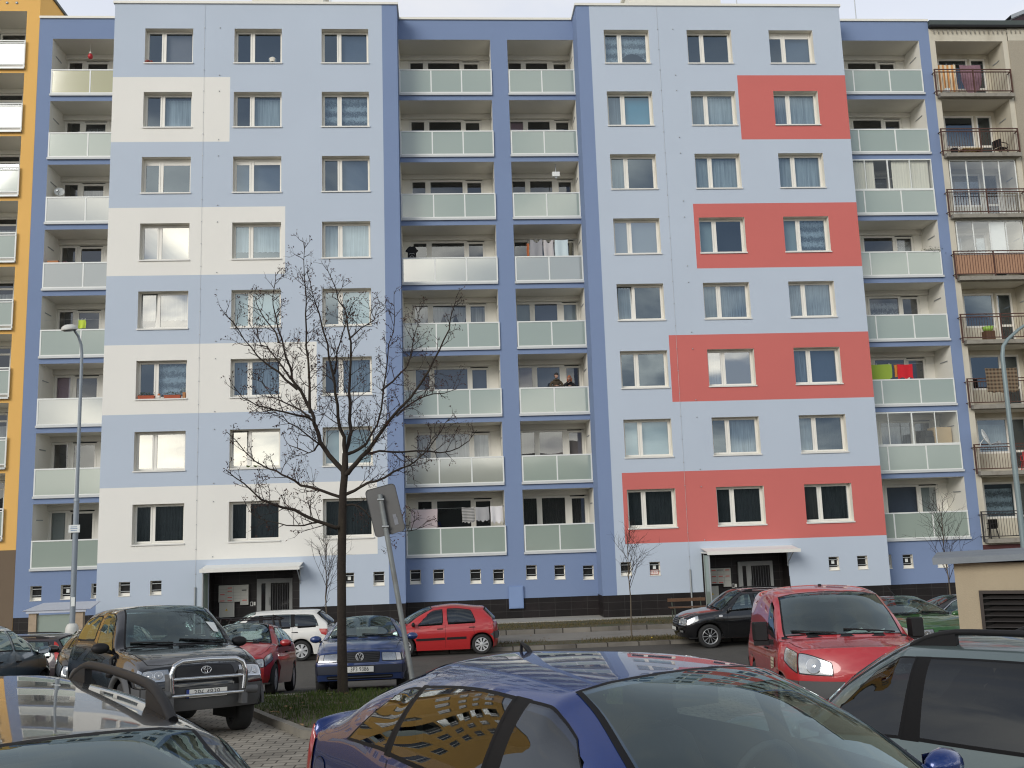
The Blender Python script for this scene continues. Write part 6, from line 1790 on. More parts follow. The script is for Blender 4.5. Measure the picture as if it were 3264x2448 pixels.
build_car('red_van', 'red compact panel van facing the camera beside the beige kiosk', c, P_van, (16.70, -27.12, -.05), -10.3, windows=[(.86, .10, .12, .36, 3.10, 3.80, .2)], rwin=False, wsq=dict(a=.10, b=-.34, v=4.20),
    headl=dict(s0=.48, v=(2.05, 2.9), u=.34, vs=(2.4, 3.0), vb=2.0, vt=2.45, bowls=1), grille=[dict(s=.4, v=(.4, 1.2), bars=2)], bumper=dict(v=(.1, 1.75), m=M_plastgrey), mirror=None, seams=[(.95, .98), (.04, .06)], handles=[.2], extra=dict(fn=van_extra), hull=(140, 56))

# green hatchback behind the van
c = Car(L=4.20, W=1.72, H=1.44, wb=2.55, fo=.85, xc=1.05, xh=.25, xrh=-1.35, xrb=-1.80, belt=.92, beltr=.97, hoodf=.74, hoodc=.98, wr=.55, cant=.12, crown=.06, r=.305)
build_car('green_hatchback', 'leaf green hatchback parked between the red van and the kiosk', c, P_green, (21.55, -20.0), 4, windows=[(.82, .0, .04, .26, 3.08, 3.90), (-.1, -1.0, -.95, -.06, 3.08, 3.90)], headl=dict(s0=.5, v=(2.1, 2.85), u=.3), grille=[dict(s=.4, v=(2.1, 2.7), bars=3)], seams=[.0], aerial=.1, fplate=dict(v=1.4), handles=[-.05])
# dark saloon with chrome window line, and a silver car, beside the kiosk
c = Car(L=4.60, W=1.80, H=1.52, wb=2.7, fo=.95, xc=1.20, xh=.25, xrh=-1.1, xrb=-1.85, deck=True, deckz=1.08, tail=1.05, belt=.95, beltr=1.0, hoodf=.74, hoodc=1.0, wr=.57, cant=.12, crown=.07, r=.315)
def chrome_extra(t, c, fp, patch, wrap):
    for s in (0, 1):
        f = (lambda v: v) if not s else (lambda v: 12 - v)
        pts = [c.S(c.ux(x, v), f(v)) + c.N(c.ux(x, v), f(v)) * .01 for x, v in ((-1.3, 3.09), (.3, 3.09), (.90, 3.10), (.94, 3.18), (.62, 3.6), (.38, 3.86), (.1, 3.90), (-.9, 3.9))]
        g = MB(); g.tube(pts, .013, 6); g.build('chrome_trim', M_chrome, t)
build_car('dark_saloon', 'dark saloon with chrome window trim, partly hidden behind the kiosk', c, P_dark, (22.9, -13.2, .1), -90, windows=[(.86, .06, .10, .36, 3.08, 3.90), (-.02, -.95, -.9, .02, 3.08, 3.90)], extra=dict(fn=chrome_extra), seams=[.02], handles=[-.1], headl=dict(s0=.5, v=(2.1, 2.85), u=.3))
c = Car(L=4.1, W=1.72, H=1.47, wb=2.5, fo=.80, xc=1.28, xh=.35, xrh=-1.4, xrb=-1.85, belt=.93, beltr=.98, hoodf=.76, hoodc=1.0, wr=.55, cant=.12, crown=.06, r=.305)
build_car('silver_hatchback', 'silver grey hatchback mostly hidden behind the left edge of the kiosk', c, P_silver, (22.72, -16.6), -88, windows=[(.98, .10, .14, .44, 3.08, 3.90), (.0, -.95, -.9, .04, 3.08, 3.90)], seams=[.05], handles=[-.05], headl=dict(s0=.5, v=(2.1, 2.85), u=.3))
# ------------------------------------------------------------------ things on balconies and sills
def cloth(name, label, x0, x1, z0, z1, y, m, cat='laundry', wave=.02, edge=None, group=None, line=None, top=None):
    b = MB(); n = 18; ph = random.random() * 6; rows = []
    for r in range(9):
        t = r / 8; row = []
        for i in range(n + 1):
            s = i / n; zt = z1 - (top(s) if top else .02 * math.sin(math.pi * s)); zb = z0 + (edge(s) if edge else 0)
            row.append((x0 + (x1 - x0) * s + .01 * math.sin(t * 5 + ph), y + wave * math.sin(ph + s * 9) * (.3 + t), zt + (zb - zt) * t))
        rows.append(row)
    b.grid(rows, 0, True, flip=True)
    # second layer: cloth folded over the line
    b.grid([[(p[0], p[1] + .025, p[2]) for p in r_] for r_ in rows[:6]], 0, True)
    if line:
        b.tube([(line[0], y + .012, z1 + .0), (line[1], y + .012, z1 + .0)], .004, 4, 1)
        for s in (.08, .5, .92): x = x0 + (x1 - x0) * s; b.box(x - .008, x + .008, y - .012, y + .03, z1 - .04, z1 + .045, 1)
    o = b.build(name, [m, M_zinc]); tag(o, label, cat, group); return o
def stripemat(name, c1, c2, scale, axis='Z', dist=0.):
    m, nt, bs, out = nodes_of(name); N = nt.nodes.new; L = nt.links.new
    tc = N('ShaderNodeTexCoord'); w = N('ShaderNodeTexWave'); w.bands_direction = axis; w.inputs['Scale'].default_value = scale; w.inputs['Distortion'].default_value = dist
    L(tc.outputs['Object'], w.inputs['Vector']); mx = N('ShaderNodeMix'); mx.data_type = 'RGBA'; mx.inputs[6].default_value = tuple(c1) + (1,); mx.inputs[7].default_value = tuple(c2) + (1,)
    L(w.outputs['Fac'], mx.inputs[0]); L(mx.outputs[2], bs.inputs['Base Color']); bs.inputs['Roughness'].default_value = .9; return m
def plaidmat(name, c1, c2, c3, s):
    m, nt, bs, out = nodes_of(name); N = nt.nodes.new; L = nt.links.new
    tc = N('ShaderNodeTexCoord'); fac = []
    for ax in 'XZ':
        w = N('ShaderNodeTexWave'); w.bands_direction = ax; w.inputs['Scale'].default_value = s; L(tc.outputs['Object'], w.inputs['Vector']); fac.append(w.outputs['Fac'])
    m1 = N('ShaderNodeMix'); m1.data_type = 'RGBA'; m1.inputs[6].default_value = tuple(c1) + (1,); m1.inputs[7].default_value = tuple(c2) + (1,); L(fac[0], m1.inputs[0])
    m2 = N('ShaderNodeMix'); m2.data_type = 'RGBA'; m2.inputs[7].default_value = tuple(c3) + (1,); L(m1.outputs[2], m2.inputs[6]); mu = N('ShaderNodeMath'); mu.operation = 'MULTIPLY'; mu.inputs[1].default_value = .6; L(fac[1], mu.inputs[0]); L(mu.outputs[0], m2.inputs[0])
    L(m2.outputs[2], bs.inputs['Base Color']); bs.inputs['Roughness'].default_value = .95; return m
YR = 1.45
Zf = lambda k: 2.535 + 2.8 * k
ragged = lambda s: .03 * math.sin(s * 21) + .02 * math.sin(s * 9)
neck = lambda s: .13 * max(0, 1 - ((s - .5) / .28) ** 2)
cloth('hanging_sheet', 'pale pink sheet hanging on the lowest balcony behind the road sign', 10.55, 11.62, Zf(0) + .75, Zf(0) + 1.93, YR, mat('pink_cotton', (.66, .55, .55), .9, var=.04), line=(10.4, 14.3), edge=lambda s: .25 * s)
cloth('hanging_shirt', 'grey and white striped top hanging on the lowest balcony', 12.62, 13.13, Zf(0) + 1.33, Zf(0) + 1.95, YR - .05, stripemat('striped_jersey', (.50, .49, .47), (.10, .10, .10), 5.2), edge=ragged)
cloth('hanging_shirt', 'plain light grey shirt between the striped top and the white cloth', 13.17, 13.72, Zf(0) + 1.38, Zf(0) + 1.95, YR - .05, mat('grey_jersey', (.36, .36, .37), .9, var=.08), edge=ragged)
cloth('hanging_cloth', 'white crumpled cloth at the right end of the lowest balcony line', 13.78, 14.28, Zf(0) + 1.30, Zf(0) + 1.97, YR - .05, mat('white_cotton', (.70, .69, .70), .9, var=.05), edge=lambda s: .05 * math.sin(s * 17), wave=.035)
cloth('hanging_shirt', 'mid grey vest hanging beside the orange towel on an upper balcony', 15.80, 16.32, Zf(4) + 1.05, Zf(4) + 1.98, YR, mat('mid_grey_jersey', (.30, .30, .32), .9, var=.06), line=(15.15, 17.9), top=neck)
cloth('hanging_shirt', 'pale grey vest hanging between the grey vest and the light blue shirt', 16.38, 16.80, Zf(4) + 1.08, Zf(4) + 1.96, YR, mat('pale_grey_jersey', (.50, .48, .48), .9, var=.06), top=neck)
cloth('hanging_shirt', 'light blue shirt hanging on an upper balcony line', 16.86, 17.42, Zf(4) + 1.08, Zf(4) + 1.97, YR, mat('pale_blue_cotton', (.58, .68, .71), .9, var=.05))
cloth('hanging_towel', 'orange brown towel at the left end of an upper balcony line', 15.66, 15.76, Zf(4) + .9, Zf(4) + 1.85, YR + .05, mat('orange_towel', (.42, .13, .05), .9, var=.1))
cloth('hanging_cloth', 'dark olive bag hanging at the right end of the upper balcony line', 17.46, 17.60, Zf(4) + 1.05, Zf(4) + 1.85, YR, mat('olive_cloth', (.09, .085, .06), .9, var=.2))
cloth('hanging_towel', 'lime green towel hanging next to a red garment on a right hand balcony', 29.75, 31.10, Zf(2) + 1.08, Zf(2) + 1.86, YR - .1, mat('lime_towel', (.30, .42, .055), .9, var=.08), line=(29.65, 33.6), edge=lambda s: .05 + .15 * max(0, s - .8) * 5, group=None)
cloth('hanging_shirt', 'bright red garment hanging beside the lime green towel', 31.35, 32.0, Zf(2) + 1.15, Zf(2) + 1.84, YR - .1, mat('scarlet_cloth', (.58, .015, .025), .9, var=.08), edge=lambda s: .12 * abs(math.sin(s * 6)))
cloth('hanging_cloth', 'orange cloth peeping out behind the red garment', 31.22, 31.36, Zf(2) + 1.3, Zf(2) + 1.84, YR - .06, mat('orange_cloth', (.55, .22, .04), .9))
cloth('hanging_towel', 'small yellow green cloth hanging on the left balcony above the lamp head', -2.78, -2.49, Zf(3) + 1.25, Zf(3) + 1.62, YR - .1, mat('neon_cloth', (.55, .68, .08), .9, var=.05), line=(-4.1, -1.3))
# black t-shirt on a hanger
t = thing('t_shirt', 'black printed t-shirt on a hanger at the left end of a balcony', 't-shirt', (10.78, YR - .1, Zf(4) + 1.1))
b = MB()
out = [(-.27, .42), (-.15, .58), (-.07, .62), (0, .60), (.07, .62), (.15, .58), (.27, .42), (.19, .36), (.175, .40), (.18, -.1), (-.18, -.1), (-.175, .40), (-.19, .36)]
b.face([(x, -.03, z) for x, z in out[::-1]]); b.face([(x, .03, z) for x, z in out]); b.grid([[(x, -.03, z) for x, z in out], [(x, .03, z) for x, z in out]], 0, True, close=True); b.build('shirt', mat('black_jersey', (.010, .010, .011), .9), t)
b = MB(); b.tube([(0, 0, .60), (0, 0, .67), (.02, 0, .70), (.0, 0, .73)], .006, 5); b.build('hanger', M_pvc, t)
b = MB()
b.tube([(.085 * math.cos(a), -.034, .13 + .075 * math.sin(a)) for a in [2 * math.pi * i / 16 for i in range(17)]], .012, 5); b.tube([(-.12, -.034, .27), (-.06, -.034, .31), (0, -.034, .29), (.06, -.034, .31), (.12, -.034, .27)], .013, 5); b.build('shirt_print', mat('shirt_print_grey', (.35, .35, .34), .8), t)
# red lantern ornament
t = thing('hanging_ornament', 'red round ornament hanging from the top left loggia ceiling', 'ornament', (-2.78, 1.6, Zf(7) + 2.0))
b = MB(); b.lathe([(0, -.13), (.08, -.09), (.11, 0), (.08, .09), (0, .13)], n=14); b.build('ball', mat('red_lacquer', (.50, .03, .04), .3), t)
b = MB(); b.tube([(0, 0, .12), (0, 0, .585)], .005, 4); b.lathe([(.04, .13), (.05, .17), (.02, .21)], n=8); b.build('string', M_pvc, t)
# box and plaid rug on the left loggia
t = thing('cardboard_box', 'orange cardboard box on the left loggia railing ledge with a rug', 'box', (-3.88, 1.5, Zf(4) + .98))
b = MB(); b.box(-.22, .22, -.2, .2, -.2, .32); b.build('carton', mat('orange_card', (.45, .19, .08), .8, var=.1), t)
b = MB(); b.box(-.2, .2, -.18, .18, -.96, -.2); b.build('stool', M_wood, t)
o = cloth('folded_rug', 'dark plum rug draped beside the orange box', -3.80, -3.15, Zf(4) + 1.02, Zf(4) + 1.42, 1.62, mat('plum_rug', (.10, .05, .065), .95, var=.3, vscale=8), 'rug', top=lambda s: .22 * s + .05 * math.sin(s * 9))
# round white lamp on side wall (left loggia), modelled as a dish; box lamp
t = thing('satellite_dish', 'small pale dish shaped lamp on the left loggia wall', 'satellite dish', (-3.9, 1.75, Zf(5) + 1.62))
b = MB(); b.lathe([(0, .06), (.12, .045), (.2, 0), (.205, .005), (.12, .055), (0, .07)], axis='y', n=22); d = b.build('dish', M_alu, t); d.rotation_euler = (R(-15), 0, R(15))
b = MB(); b.tube([(0, .06, 0), (-.22, .1, -.05)], .02, 6); b.tube([(0, 0, -.18), (.02, -.25, -.05)], .012, 5); b.box(-.02, .05, -.28, -.2, -.08, -.02); b.build('bracket', M_zinc, t)
t = thing('floodlight', 'small white floodlight fixed under an upper loggia ceiling', 'lamp', (17.03, 1.5, Zf(5) + 2.1))
b = MB(); b.box(-.16, .16, -.1, .1, -.1, .1); b.build('housing', M_alu, t); b = MB(); b.tube([(.0, 0, .1), (.0, .05, .48)], .02, 6); b.box(-.03, .03, -.06, .04, -.18, -.1); b.build('bracket', M_zinc, t)
# flower boxes on the kitchen window
M_terra = mat('terracotta_plastic', (.40, .085, .035), .6, var=.1); M_leafy = mat('flower_leaves', (.055, .075, .02), .8, var=.4, vscale=20)
for x, lab in ((.12, 'terracotta flower box at the left end of a cream band window sill'), (1.12, 'terracotta flower box at the right end of a cream band window sill')):
    t = thing('flower_box', lab, 'flower box', (x, .06, WZ[2] + .01), 'flower boxes on one window sill')
    b = MB(); b.grid([[(-.02, -.07, 0), (.58, -.07, 0), (.58, .06, 0), (-.02, .06, 0)], [(-.04, -.09, .13), (.60, -.09, .13), (.60, .08, .13), (-.04, .08, .13)]], 0, False, close=True); b.face([(-.03, -.08, .11), (.59, -.08, .11), (.59, .07, .11), (-.03, .07, .11)]); b.build('trough', M_terra, t)
    b = MB(); r = random.Random(int(x * 100))
    for i in range(70): p = Vector((.6 * r.random(), -.06 + .12 * r.random(), .1 + .14 * r.random())); a = Vector((r.gauss(0, .03), r.gauss(0, .03), .02 + r.random() * .04)); w = a.orthogonal().normalized() * .012; b.face([p, p + a * .5 + w, p + a, p + a * .5 - w])
    b.build('leaves', M_leafy, t)
t = thing('garden_gnome_pot', 'small white pot with orange ball between the two flower boxes', 'pot', (.88, .06, WZ[2] + .01))
b = MB(); b.lathe([(0, 0), (.06, 0), (.075, .1), (.06, .12), (0, .12)], n=12, m=0); b.build('pot', M_pvc, t); b = MB(); b.lathe([(0, .10), (.055, .13), (.06, .16), (.03, .2), (0, .21)], n=12); b.build('ball', mat('orange_ball', (.55, .17, .05), .5), t)
tag((lambda b: (b.box(1.80, 1.90, .0, .12, WZ[2] + .005, WZ[2] + .24), b.build('birdhouse', mat('birdhouse_wood', (.42, .19, .07), .7, var=.2)))[1])(MB()), 'small orange wooden box at the right end of the flower box sill', 'birdhouse')
t = thing('sill_plant', 'two small green succulents on the sill of the second window column', 'plant', (4.35, .04, WZ[1] + .006))
for x in (0, .28):
    b = MB(); r = random.Random(3)
    for i in range(26): a = r.random() * 6.28; p = Vector((x, 0, .02)); d = Vector((math.cos(a) * .09, math.sin(a) * .05, .05 + .04 * r.random())); w = d.orthogonal().normalized() * .02; b.face([p, p + d * .6 + w, p + d, p + d * .6 - w])
    b.build('rosette', mat('succulent_green', (.16, .20, .06), .7, var=.3), t)
t = thing('sill_ornament', 'small red brown ornament on the top left window sill', 'ornament', (.12, .05, WZ[7] + .006))
b = MB(); b.lathe([(0, 0), (.10, .0), (.11, .07), (.07, .12), (0, .13)], n=12); b.lathe([(0, 0), (.06, .02), (.05, .1), (0, .13)], (.15, 0, .0), n=10); b.build('figure', mat('oxblood', (.20, .035, .025), .6, var=.2), t)
t = thing('table_lamp', 'pale table lamp standing inside a top floor window', 'lamp', (LC[1] + 1.5, .42, WZ[7] + .05))
b = MB(); b.lathe([(.15, .16), (.17, .32), (.06, .42)], n=14); b.build('lamp_shade', mat('cream_shade', (.7, .66, .58), .8), t); b = MB(); b.lathe([(.08, -.05), (.08, 0), (.015, .02), (.015, .2)], n=10); b.build('base', M_wood, t)
# plant on the right loggia railing
t = thing('balcony_plant', 'dark trailing plant on the right end of an upper right hand railing', 'plant', (33.35, 1.3, Zf(4) + 1.2))
b = MB(); r = random.Random(6)
for i in range(240):
    p = Vector((r.gauss(0, .25), r.gauss(-.03, .08), .05 + r.gauss(0, .08) - .25 * abs(r.gauss(0, .25)))); a = Vector((r.gauss(0, .05), r.gauss(0, .04), r.gauss(-.01, .04))); w = a.orthogonal().normalized() * .018; b.face([p, p + a * .5 + w, p + a, p + a * .5 - w])
b.build('leaves', mat('dark_leaves', (.030, .042, .016), .8, var=.5, vscale=20), t)
b = MB(); b.box(-.28, .28, -.06, .1, -.15, .02); b.build('trough', M_black, t)
# cupboard in the glazed loggia
t = thing('cupboard', 'light wooden cupboard behind the glazing of a low right hand loggia', 'cupboard', (33.18, 1.95, Zf(1)))
b = MB(); b.box(-.33, .42, -.3, .3, 0, 1.95 - .02); b.build('carcass', mat('beech_board', (.55, .42, .26), .6, var=.06), t)
b = MB(); b.box(-.75, -.34, -.25, .25, 0, 1.55); b.box(-.7, -.4, -.28, .2, 1.55, 1.8); b.build('stacked_boxes', mat('dark_boxes', (.05, .05, .045), .8, var=.4, vscale=6), t)
# concrete block: laundry, rug, dish, chairs
Zo = lambda k: 2.5 + 2.8 * k
cloth('hanging_curtain', 'orange and white striped curtain hanging on the top concrete balcony', 34.62, 35.45, Zo(7) + .3, Zo(7) + 1.62, 1.5, stripemat('orange_stripes', (.72, .66, .50), (.62, .26, .06), 1.5, 'X'), line=(34.5, 37.5))
cloth('hanging_blanket', 'dusty purple patterned blanket hanging on the top concrete balcony', 35.62, 36.62, Zo(7) + .25, Zo(7) + 1.58, 1.45, mat('mauve_blanket', (.24, .14, .17), .95, var=.35, vscale=9), edge=lambda s: .55 * (2 * abs(s - .5)) ** 3, wave=.04)
cloth('hanging_blanket', 'brown and cream plaid blanket hung over a concrete balcony railing', 34.95, 36.35, Zo(2) + .50, Zo(2) + 1.55, .90, plaidmat('brown_plaid', (.035, .022, .014), (.16, .10, .06), (.30, .24, .16), 2.0), edge=ragged, wave=.03)
t = thing('satellite_dish', 'white satellite dish on the railing of a low concrete balcony', 'satellite dish', (34.62, .80, Zo(1) + 1.42))
b = MB(); b.lathe([(0, .10), (.2, .075), (.36, .0), (.365, .01), (.2, .088), (0, .115)], axis='y', n=26); d = b.build('dish', M_alu, t); d.rotation_euler = (R(-20), 0, R(48))
b = MB(); b.tube([(.02, .08, 0), (-.2, .12, -.25), (-.22, .14, -.4)], .025, 6); b.tube([(.05, .02, -.34), (.35, -.25, -.25)], .015, 5); b.box(.31, .42, -.32, -.22, -.3, -.2); b.build('bracket', M_zinc, t)
def chair(label, x, y, z, m, rz):
    t = thing('plastic_chair', label, 'chair', (x, y, z)); t.rotation_euler = (0, 0, rz)
    b = MB(); b.box(-.2, .2, -.2, .2, .40, .44); b.build('seat', m, t)
    b = MB(); b.grid([[(-.22 + .44 * i / 6, .2 + .05 * math.sin(math.pi * i / 6), zz) for i in range(7)] for zz in (.44, .62, .80)], 0, True); b.grid([[(-.22 + .44 * i / 6, .23 + .05 * math.sin(math.pi * i / 6), zz) for i in range(7)] for zz in (.44, .62, .80)], 0, True, flip=True); b.build('backrest', m, t)
    for sx in (-1, 1):
        for sy in (-1, 1):
            b = MB(); b.tube([(sx * .18, sy * .18, .41), (sx * .23, sy * .23, 0)], .022, 6); b.build('leg', m, t)
        b = MB(); b.tube([(sx * .22, .22, .64), (sx * .23, -.1, .63), (sx * .23, -.22, .58), (sx * .21, -.19, .42)], .02, 6); b.build('armrest', m, t)
    return t
chair('bright red plastic chair on a low concrete balcony', 36.75, 1.5, Zo(1), mat('red_plastic', (.60, .02, .03), .4), R(160))
chair('dark plastic garden chair on the lowest concrete balcony', 34.75, 1.5, Zo(0), M_black, R(-70))
chair('dark folding chair on a high concrete balcony', 37.2, 1.6, Zo(6), M_black, R(110))
t = thing('planter', 'dark pot with red flowers on a high concrete balcony', 'planter', (34.9, 1.35, Zo(6)))
b = MB(); b.lathe([(.12, 0), (.16, .34), (.13, .34), (0, .30)], n=14); b.build('pot', M_black, t)
b = MB(); r = random.Random(8)
for i in range(120):
    p = Vector((r.gauss(.12, .2), r.gauss(0, .06), .4 + r.gauss(0, .08))); a = Vector((r.gauss(0, .04), r.gauss(0, .04), r.gauss(.02, .03))); w = a.orthogonal().normalized() * .018; b.face([p, p + a * .5 + w, p + a, p + a * .5 - w])
b.build('flowers', grassmat('red_brown_flowers', (.22, .03, .03), (.05, .05, .02)), t)
t = thing('low_table', 'low table with striped cloth on a high concrete balcony', 'table', (35.7, 1.45, Zo(6)))
b = MB(); b.box(-.45, .45, -.25, .25, .30, .34); b.build('tabletop', stripemat('yellow_stripes', (.45, .30, .12), (.62, .52, .32), 2., 'X'), t)
for sx in (-1, 1): b = MB(); b.box(sx * .38 - .03, sx * .38 + .03, -.2, .2, 0, .3); b.build('leg', M_wood, t)
t = thing('basin', 'lime green plastic basin by the railing of a concrete balcony', 'basin', (35.6, 1.45, Zo(3) + .45))
b = MB(); b.lathe([(0, .02), (.16, .02), (.24, .2), (.25, .2), (.17, 0), (0, 0)], n=18); b.build('bowl', mat('lime_plastic', (.34, .58, .10), .4), t); b = MB(); b.box(-.2, .2, -.18, .18, -.45, 0); b.build('stand', M_wood, t)
t = thing('broken_box', 'old boards and box lying on the top concrete balcony', 'box', (34.85, 1.4, Zo(7)))
b = MB(); b.box(-.3, .5, -.2, .2, 0, .16); b.build('boards', M_rawc, t); b = MB(); b.box(-.15, .05, -.22, .1, .16, .34); b.build('carton', M_paper, t)
tag((lambda b: (b.lathe([(0, 0), (.03, 0), (.035, .06), (0, .065)], (18.55, -6.35, -.13), n=10), b.build('yellow_cup', mat('yellow_plastic', (.75, .50, .03), .4)))[1])(MB()), 'small yellow plastic cup lying in the verge near the sapling', 'cup')

# ------------------------------------------------------------------ two people leaning on a balcony railing
M_skin = mat('skin', (.46, .27, .20), .55, var=.06)
def skin_body(name, verts, edges, radii, m, parent, root=0, sub=2):
    me = bpy.data.meshes.new(name); me.from_pydata(verts, edges, []); o = bpy.data.objects.new(name + '_src', me); COL.objects.link(o)
    md = o.modifiers.new('s', 'SKIN'); md.use_smooth_shade = True
    for i, v in enumerate(me.skin_vertices[0].data):
        rr = radii[i]; v.radius = rr if hasattr(rr, '__len__') else (rr, rr); v.use_root = (i == root)
    sm = o.modifiers.new('u', 'SUBSURF'); sm.levels = sub; sm.render_levels = sub
    dg = bpy.context.evaluated_depsgraph_get(); nm = bpy.data.meshes.new_from_object(o.evaluated_get(dg)); bpy.data.objects.remove(o)
    nm.materials.clear(); nm.materials.append(m); nm.polygons.foreach_set('use_smooth', [True] * len(nm.polygons))
    q = bpy.data.objects.new(name, nm); COL.objects.link(q); q.parent = parent; return q
def person(label, x, zf, h, coat, hair, hairm, trous, turn, variant):
    s = h / 1.75; t = thing('person', label, 'person', (x, 1.52, zf))
    yb = -.26 / s
    S_ = lambda *p: (p[0] * s, p[1] * s, p[2] * s)
    rz = 1.17 / s   # rail height
    # body: legs, trunk bent forward, neck, head root, arms to the rail
    V = [S_(0, .12, .95), S_(0, .06, 1.12), S_(0, -.04, 1.30), S_(0, -.10, 1.44), S_(0, -.13, 1.52), S_(.0, -.15, 1.58),
         S_(-.10, .12, .90), S_(-.11, .10, .50), S_(-.11, .14, .08), S_(-.11, .02, .04), S_(.10, .12, .90), S_(.11, .10, .50), S_(.11, .14, .08), S_(.11, .02, .04),
         S_(-.19, -.08, 1.41), S_(-.27, -.14, rz + .05), S_(-.08 if variant == 0 else -.14, -.30, rz + .07), S_(.19, -.08, 1.41), S_(.28, -.14, rz + .05), S_(.06 if variant == 0 else .05, -.31, rz + .06)]
    if variant == 1:   # one hand raised to the face
        V[15] = S_(-.24, -.22, rz + .06); V[16] = S_(-.06, -.24, 1.47)
    E = [(0, 1), (1, 2), (2, 3), (3, 4), (4, 5), (0, 6), (6, 7), (7, 8), (8, 9), (0, 10), (10, 11), (11, 12), (12, 13), (3, 14), (14, 15), (15, 16), (3, 17), (17, 18), (18, 19)]
    Rr = [(.155, .11), (.15, .11), (.17, .12), (.13, .10), .06, .055, .085, .06, .045, .04, .085, .06, .045, .04, .075, .058, .042, .075, .058, .042]
    Rr = [tuple(v * s for v in r_) if hasattr(r_, '__len__') else r_ * s for r_ in Rr]
    skin_body('body', V, E, Rr, coat, t)
    # head with face
    hp = Vector(V[5]) + Vector((0, -.035 * s, .105 * s)); hd = empty('head', hp, t); hd.rotation_euler = (R(18), 0, turn)
    b = MB(); rows = []
    for i in range(13):
        a = -math.pi / 2 + math.pi * i / 12; cz = math.sin(a); cr = math.cos(a); row = []
        for k in range(20):
            th = 2 * math.pi * k / 20; wx = .074 * (1 - .22 * max(0, -cz)); wy = .096 if math.sin(th) < 0 else .092
            row.append((wx * s * cr * math.cos(th), wy * s * cr * math.sin(th) - (.012 * s * max(0, -cz)), .117 * s * cz))
        rows.append(row)
    b.grid(rows, 0, True, close=True)
    b.lathe([(0, -.03), (.012, -.02), (.016, .0), (.009, .028), (0, .04)], (0, -.097 * s, -.012 * s), n=8)   # nose
    for sx in (-1, 1): b.lathe([(0, -.03), (.016, -.02), (.02, .0), (.014, .03), (0, .034)], (sx * .076 * s, .0, -.005 * s), n=8)
    b.build('face', M_skin, hd)
    b = MB()
    for sx in (-1, 1): b.lathe([(0, -.006), (.011, 0), (0, .006)], (sx * .030 * s, -.084 * s, .018 * s), 'y', 8)
    b.box(-.024 * s, .024 * s, -.097 * s, -.088 * s, -.058 * s, -.048 * s, 1); b.build('eyes_and_mouth', [M_ink, mat('lip', (.28, .09, .08), .5)], hd)
    b = MB(); rows = []
    for i in range(10):
        a = math.pi / 2 - (math.pi * .62) * i / 9; row = []
        for k in range(20):
            th = 2 * math.pi * k / 20; back = (1 + math.sin(th)) / 2; aa = a if back > .45 else max(a, .30); ex = 1.10
            row.append((.078 * s * ex * math.cos(aa) * math.cos(th), .098 * s * ex * math.cos(aa) * math.sin(th) + .008 * s, .12 * s * ex * math.sin(aa)))
        rows.append(row)
    b.grid(rows, 0, True, close=True)
    if hair == 'long':
        for sx in (-1, 1): b.tube([(sx * .075 * s, .02 * s, .03 * s), (sx * .09 * s, .02 * s, -.08 * s), (sx * .085 * s, .0, -.19 * s)], [.03 * s, .036 * s, .014 * s], 8)
        b.tube([(0, .085 * s, .03 * s), (0, .105 * s, -.08 * s), (0, .09 * s, -.2 * s)], [.06 * s, .07 * s, .03 * s], 8)
    b.build('hair', hairm, hd)
    # hood collar
    b = MB(); ring = [(.12 * s * math.cos(a), -.10 * s + .10 * s * math.sin(a), 1.475 * s - .035 * s * math.sin(a)) for a in [2 * math.pi * i / 16 for i in range(17)]]
    b.tube(ring, .036 * s, 7); b.build('collar', coat, t)
    # legs clothing below the coat
    for sx in (-1, 1):
        b = MB(); b.tube([S_(sx * .10, .12, .93), S_(sx * .11, .10, .50), S_(sx * .11, .14, .10)], [.10 * s, .075 * s, .06 * s], 10); b.build('trouser_leg', trous, t)
        b = MB(); b.tube([S_(sx * .11, .17, .045), S_(sx * .11, .05, .045), S_(sx * .11, -.04, .035)], [.05 * s, .048 * s, .035 * s], 8); b.build('shoe', M_black, t)
    # hands: palm + five fingers
    for idx, sx in ((16, -1), (19, 1)):
        w = Vector(V[idx]); e = Vector(V[idx - 1]); d = (w - e).normalized(); side = d.cross(Vector((0, 0, 1))).normalized(); up = side.cross(d)
        vs = [w - d * .02, w + d * .035, w + d * .075]; es = [(0, 1), (1, 2)]; rr = [(.024, .018), (.036, .016), (.036, .014)]
        for f, (o, ln) in enumerate(((-.027, .060), (-.009, .072), (.009, .066), (.026, .052))):
            k = len(vs); vs += [w + d * .078 + side * o, w + d * (.078 + ln * .55) + side * o - up * .012, w + d * (.078 + ln * .85) + side * o - up * .034]; es += [(2, k), (k, k + 1), (k + 1, k + 2)]; rr += [.009, .0085, .0075]
        k = len(vs); vs += [w + d * .03 + side * sx * .036, w + d * .062 + side * sx * .052 - up * .012]; es += [(1, k), (k, k + 1)]; rr += [.011, .009]
        skin_body('hand', [tuple(v) for v in vs], es, rr, M_skin, t, 0, 1)
    return t
person('dark haired person in an olive hooded coat leaning on the balcony railing', 16.68, Zf(2), 1.74, mat('olive_coat', (.060, .045, .026), .9, var=.25, vscale=12), 'short', mat('black_hair', (.012, .010, .010), .6), mat('dark_trousers', (.02, .022, .03), .9), R(35), 0)
person('red haired person in a black coat with a hand at the face on the balcony', 17.22, Zf(2), 1.62, mat('black_coat', (.012, .012, .013), .9, var=.2), 'long', mat('red_hair', (.33, .10, .04), .6, var=.2), mat('blue_jeans', (.045, .09, .17), .9), R(-15), 1)

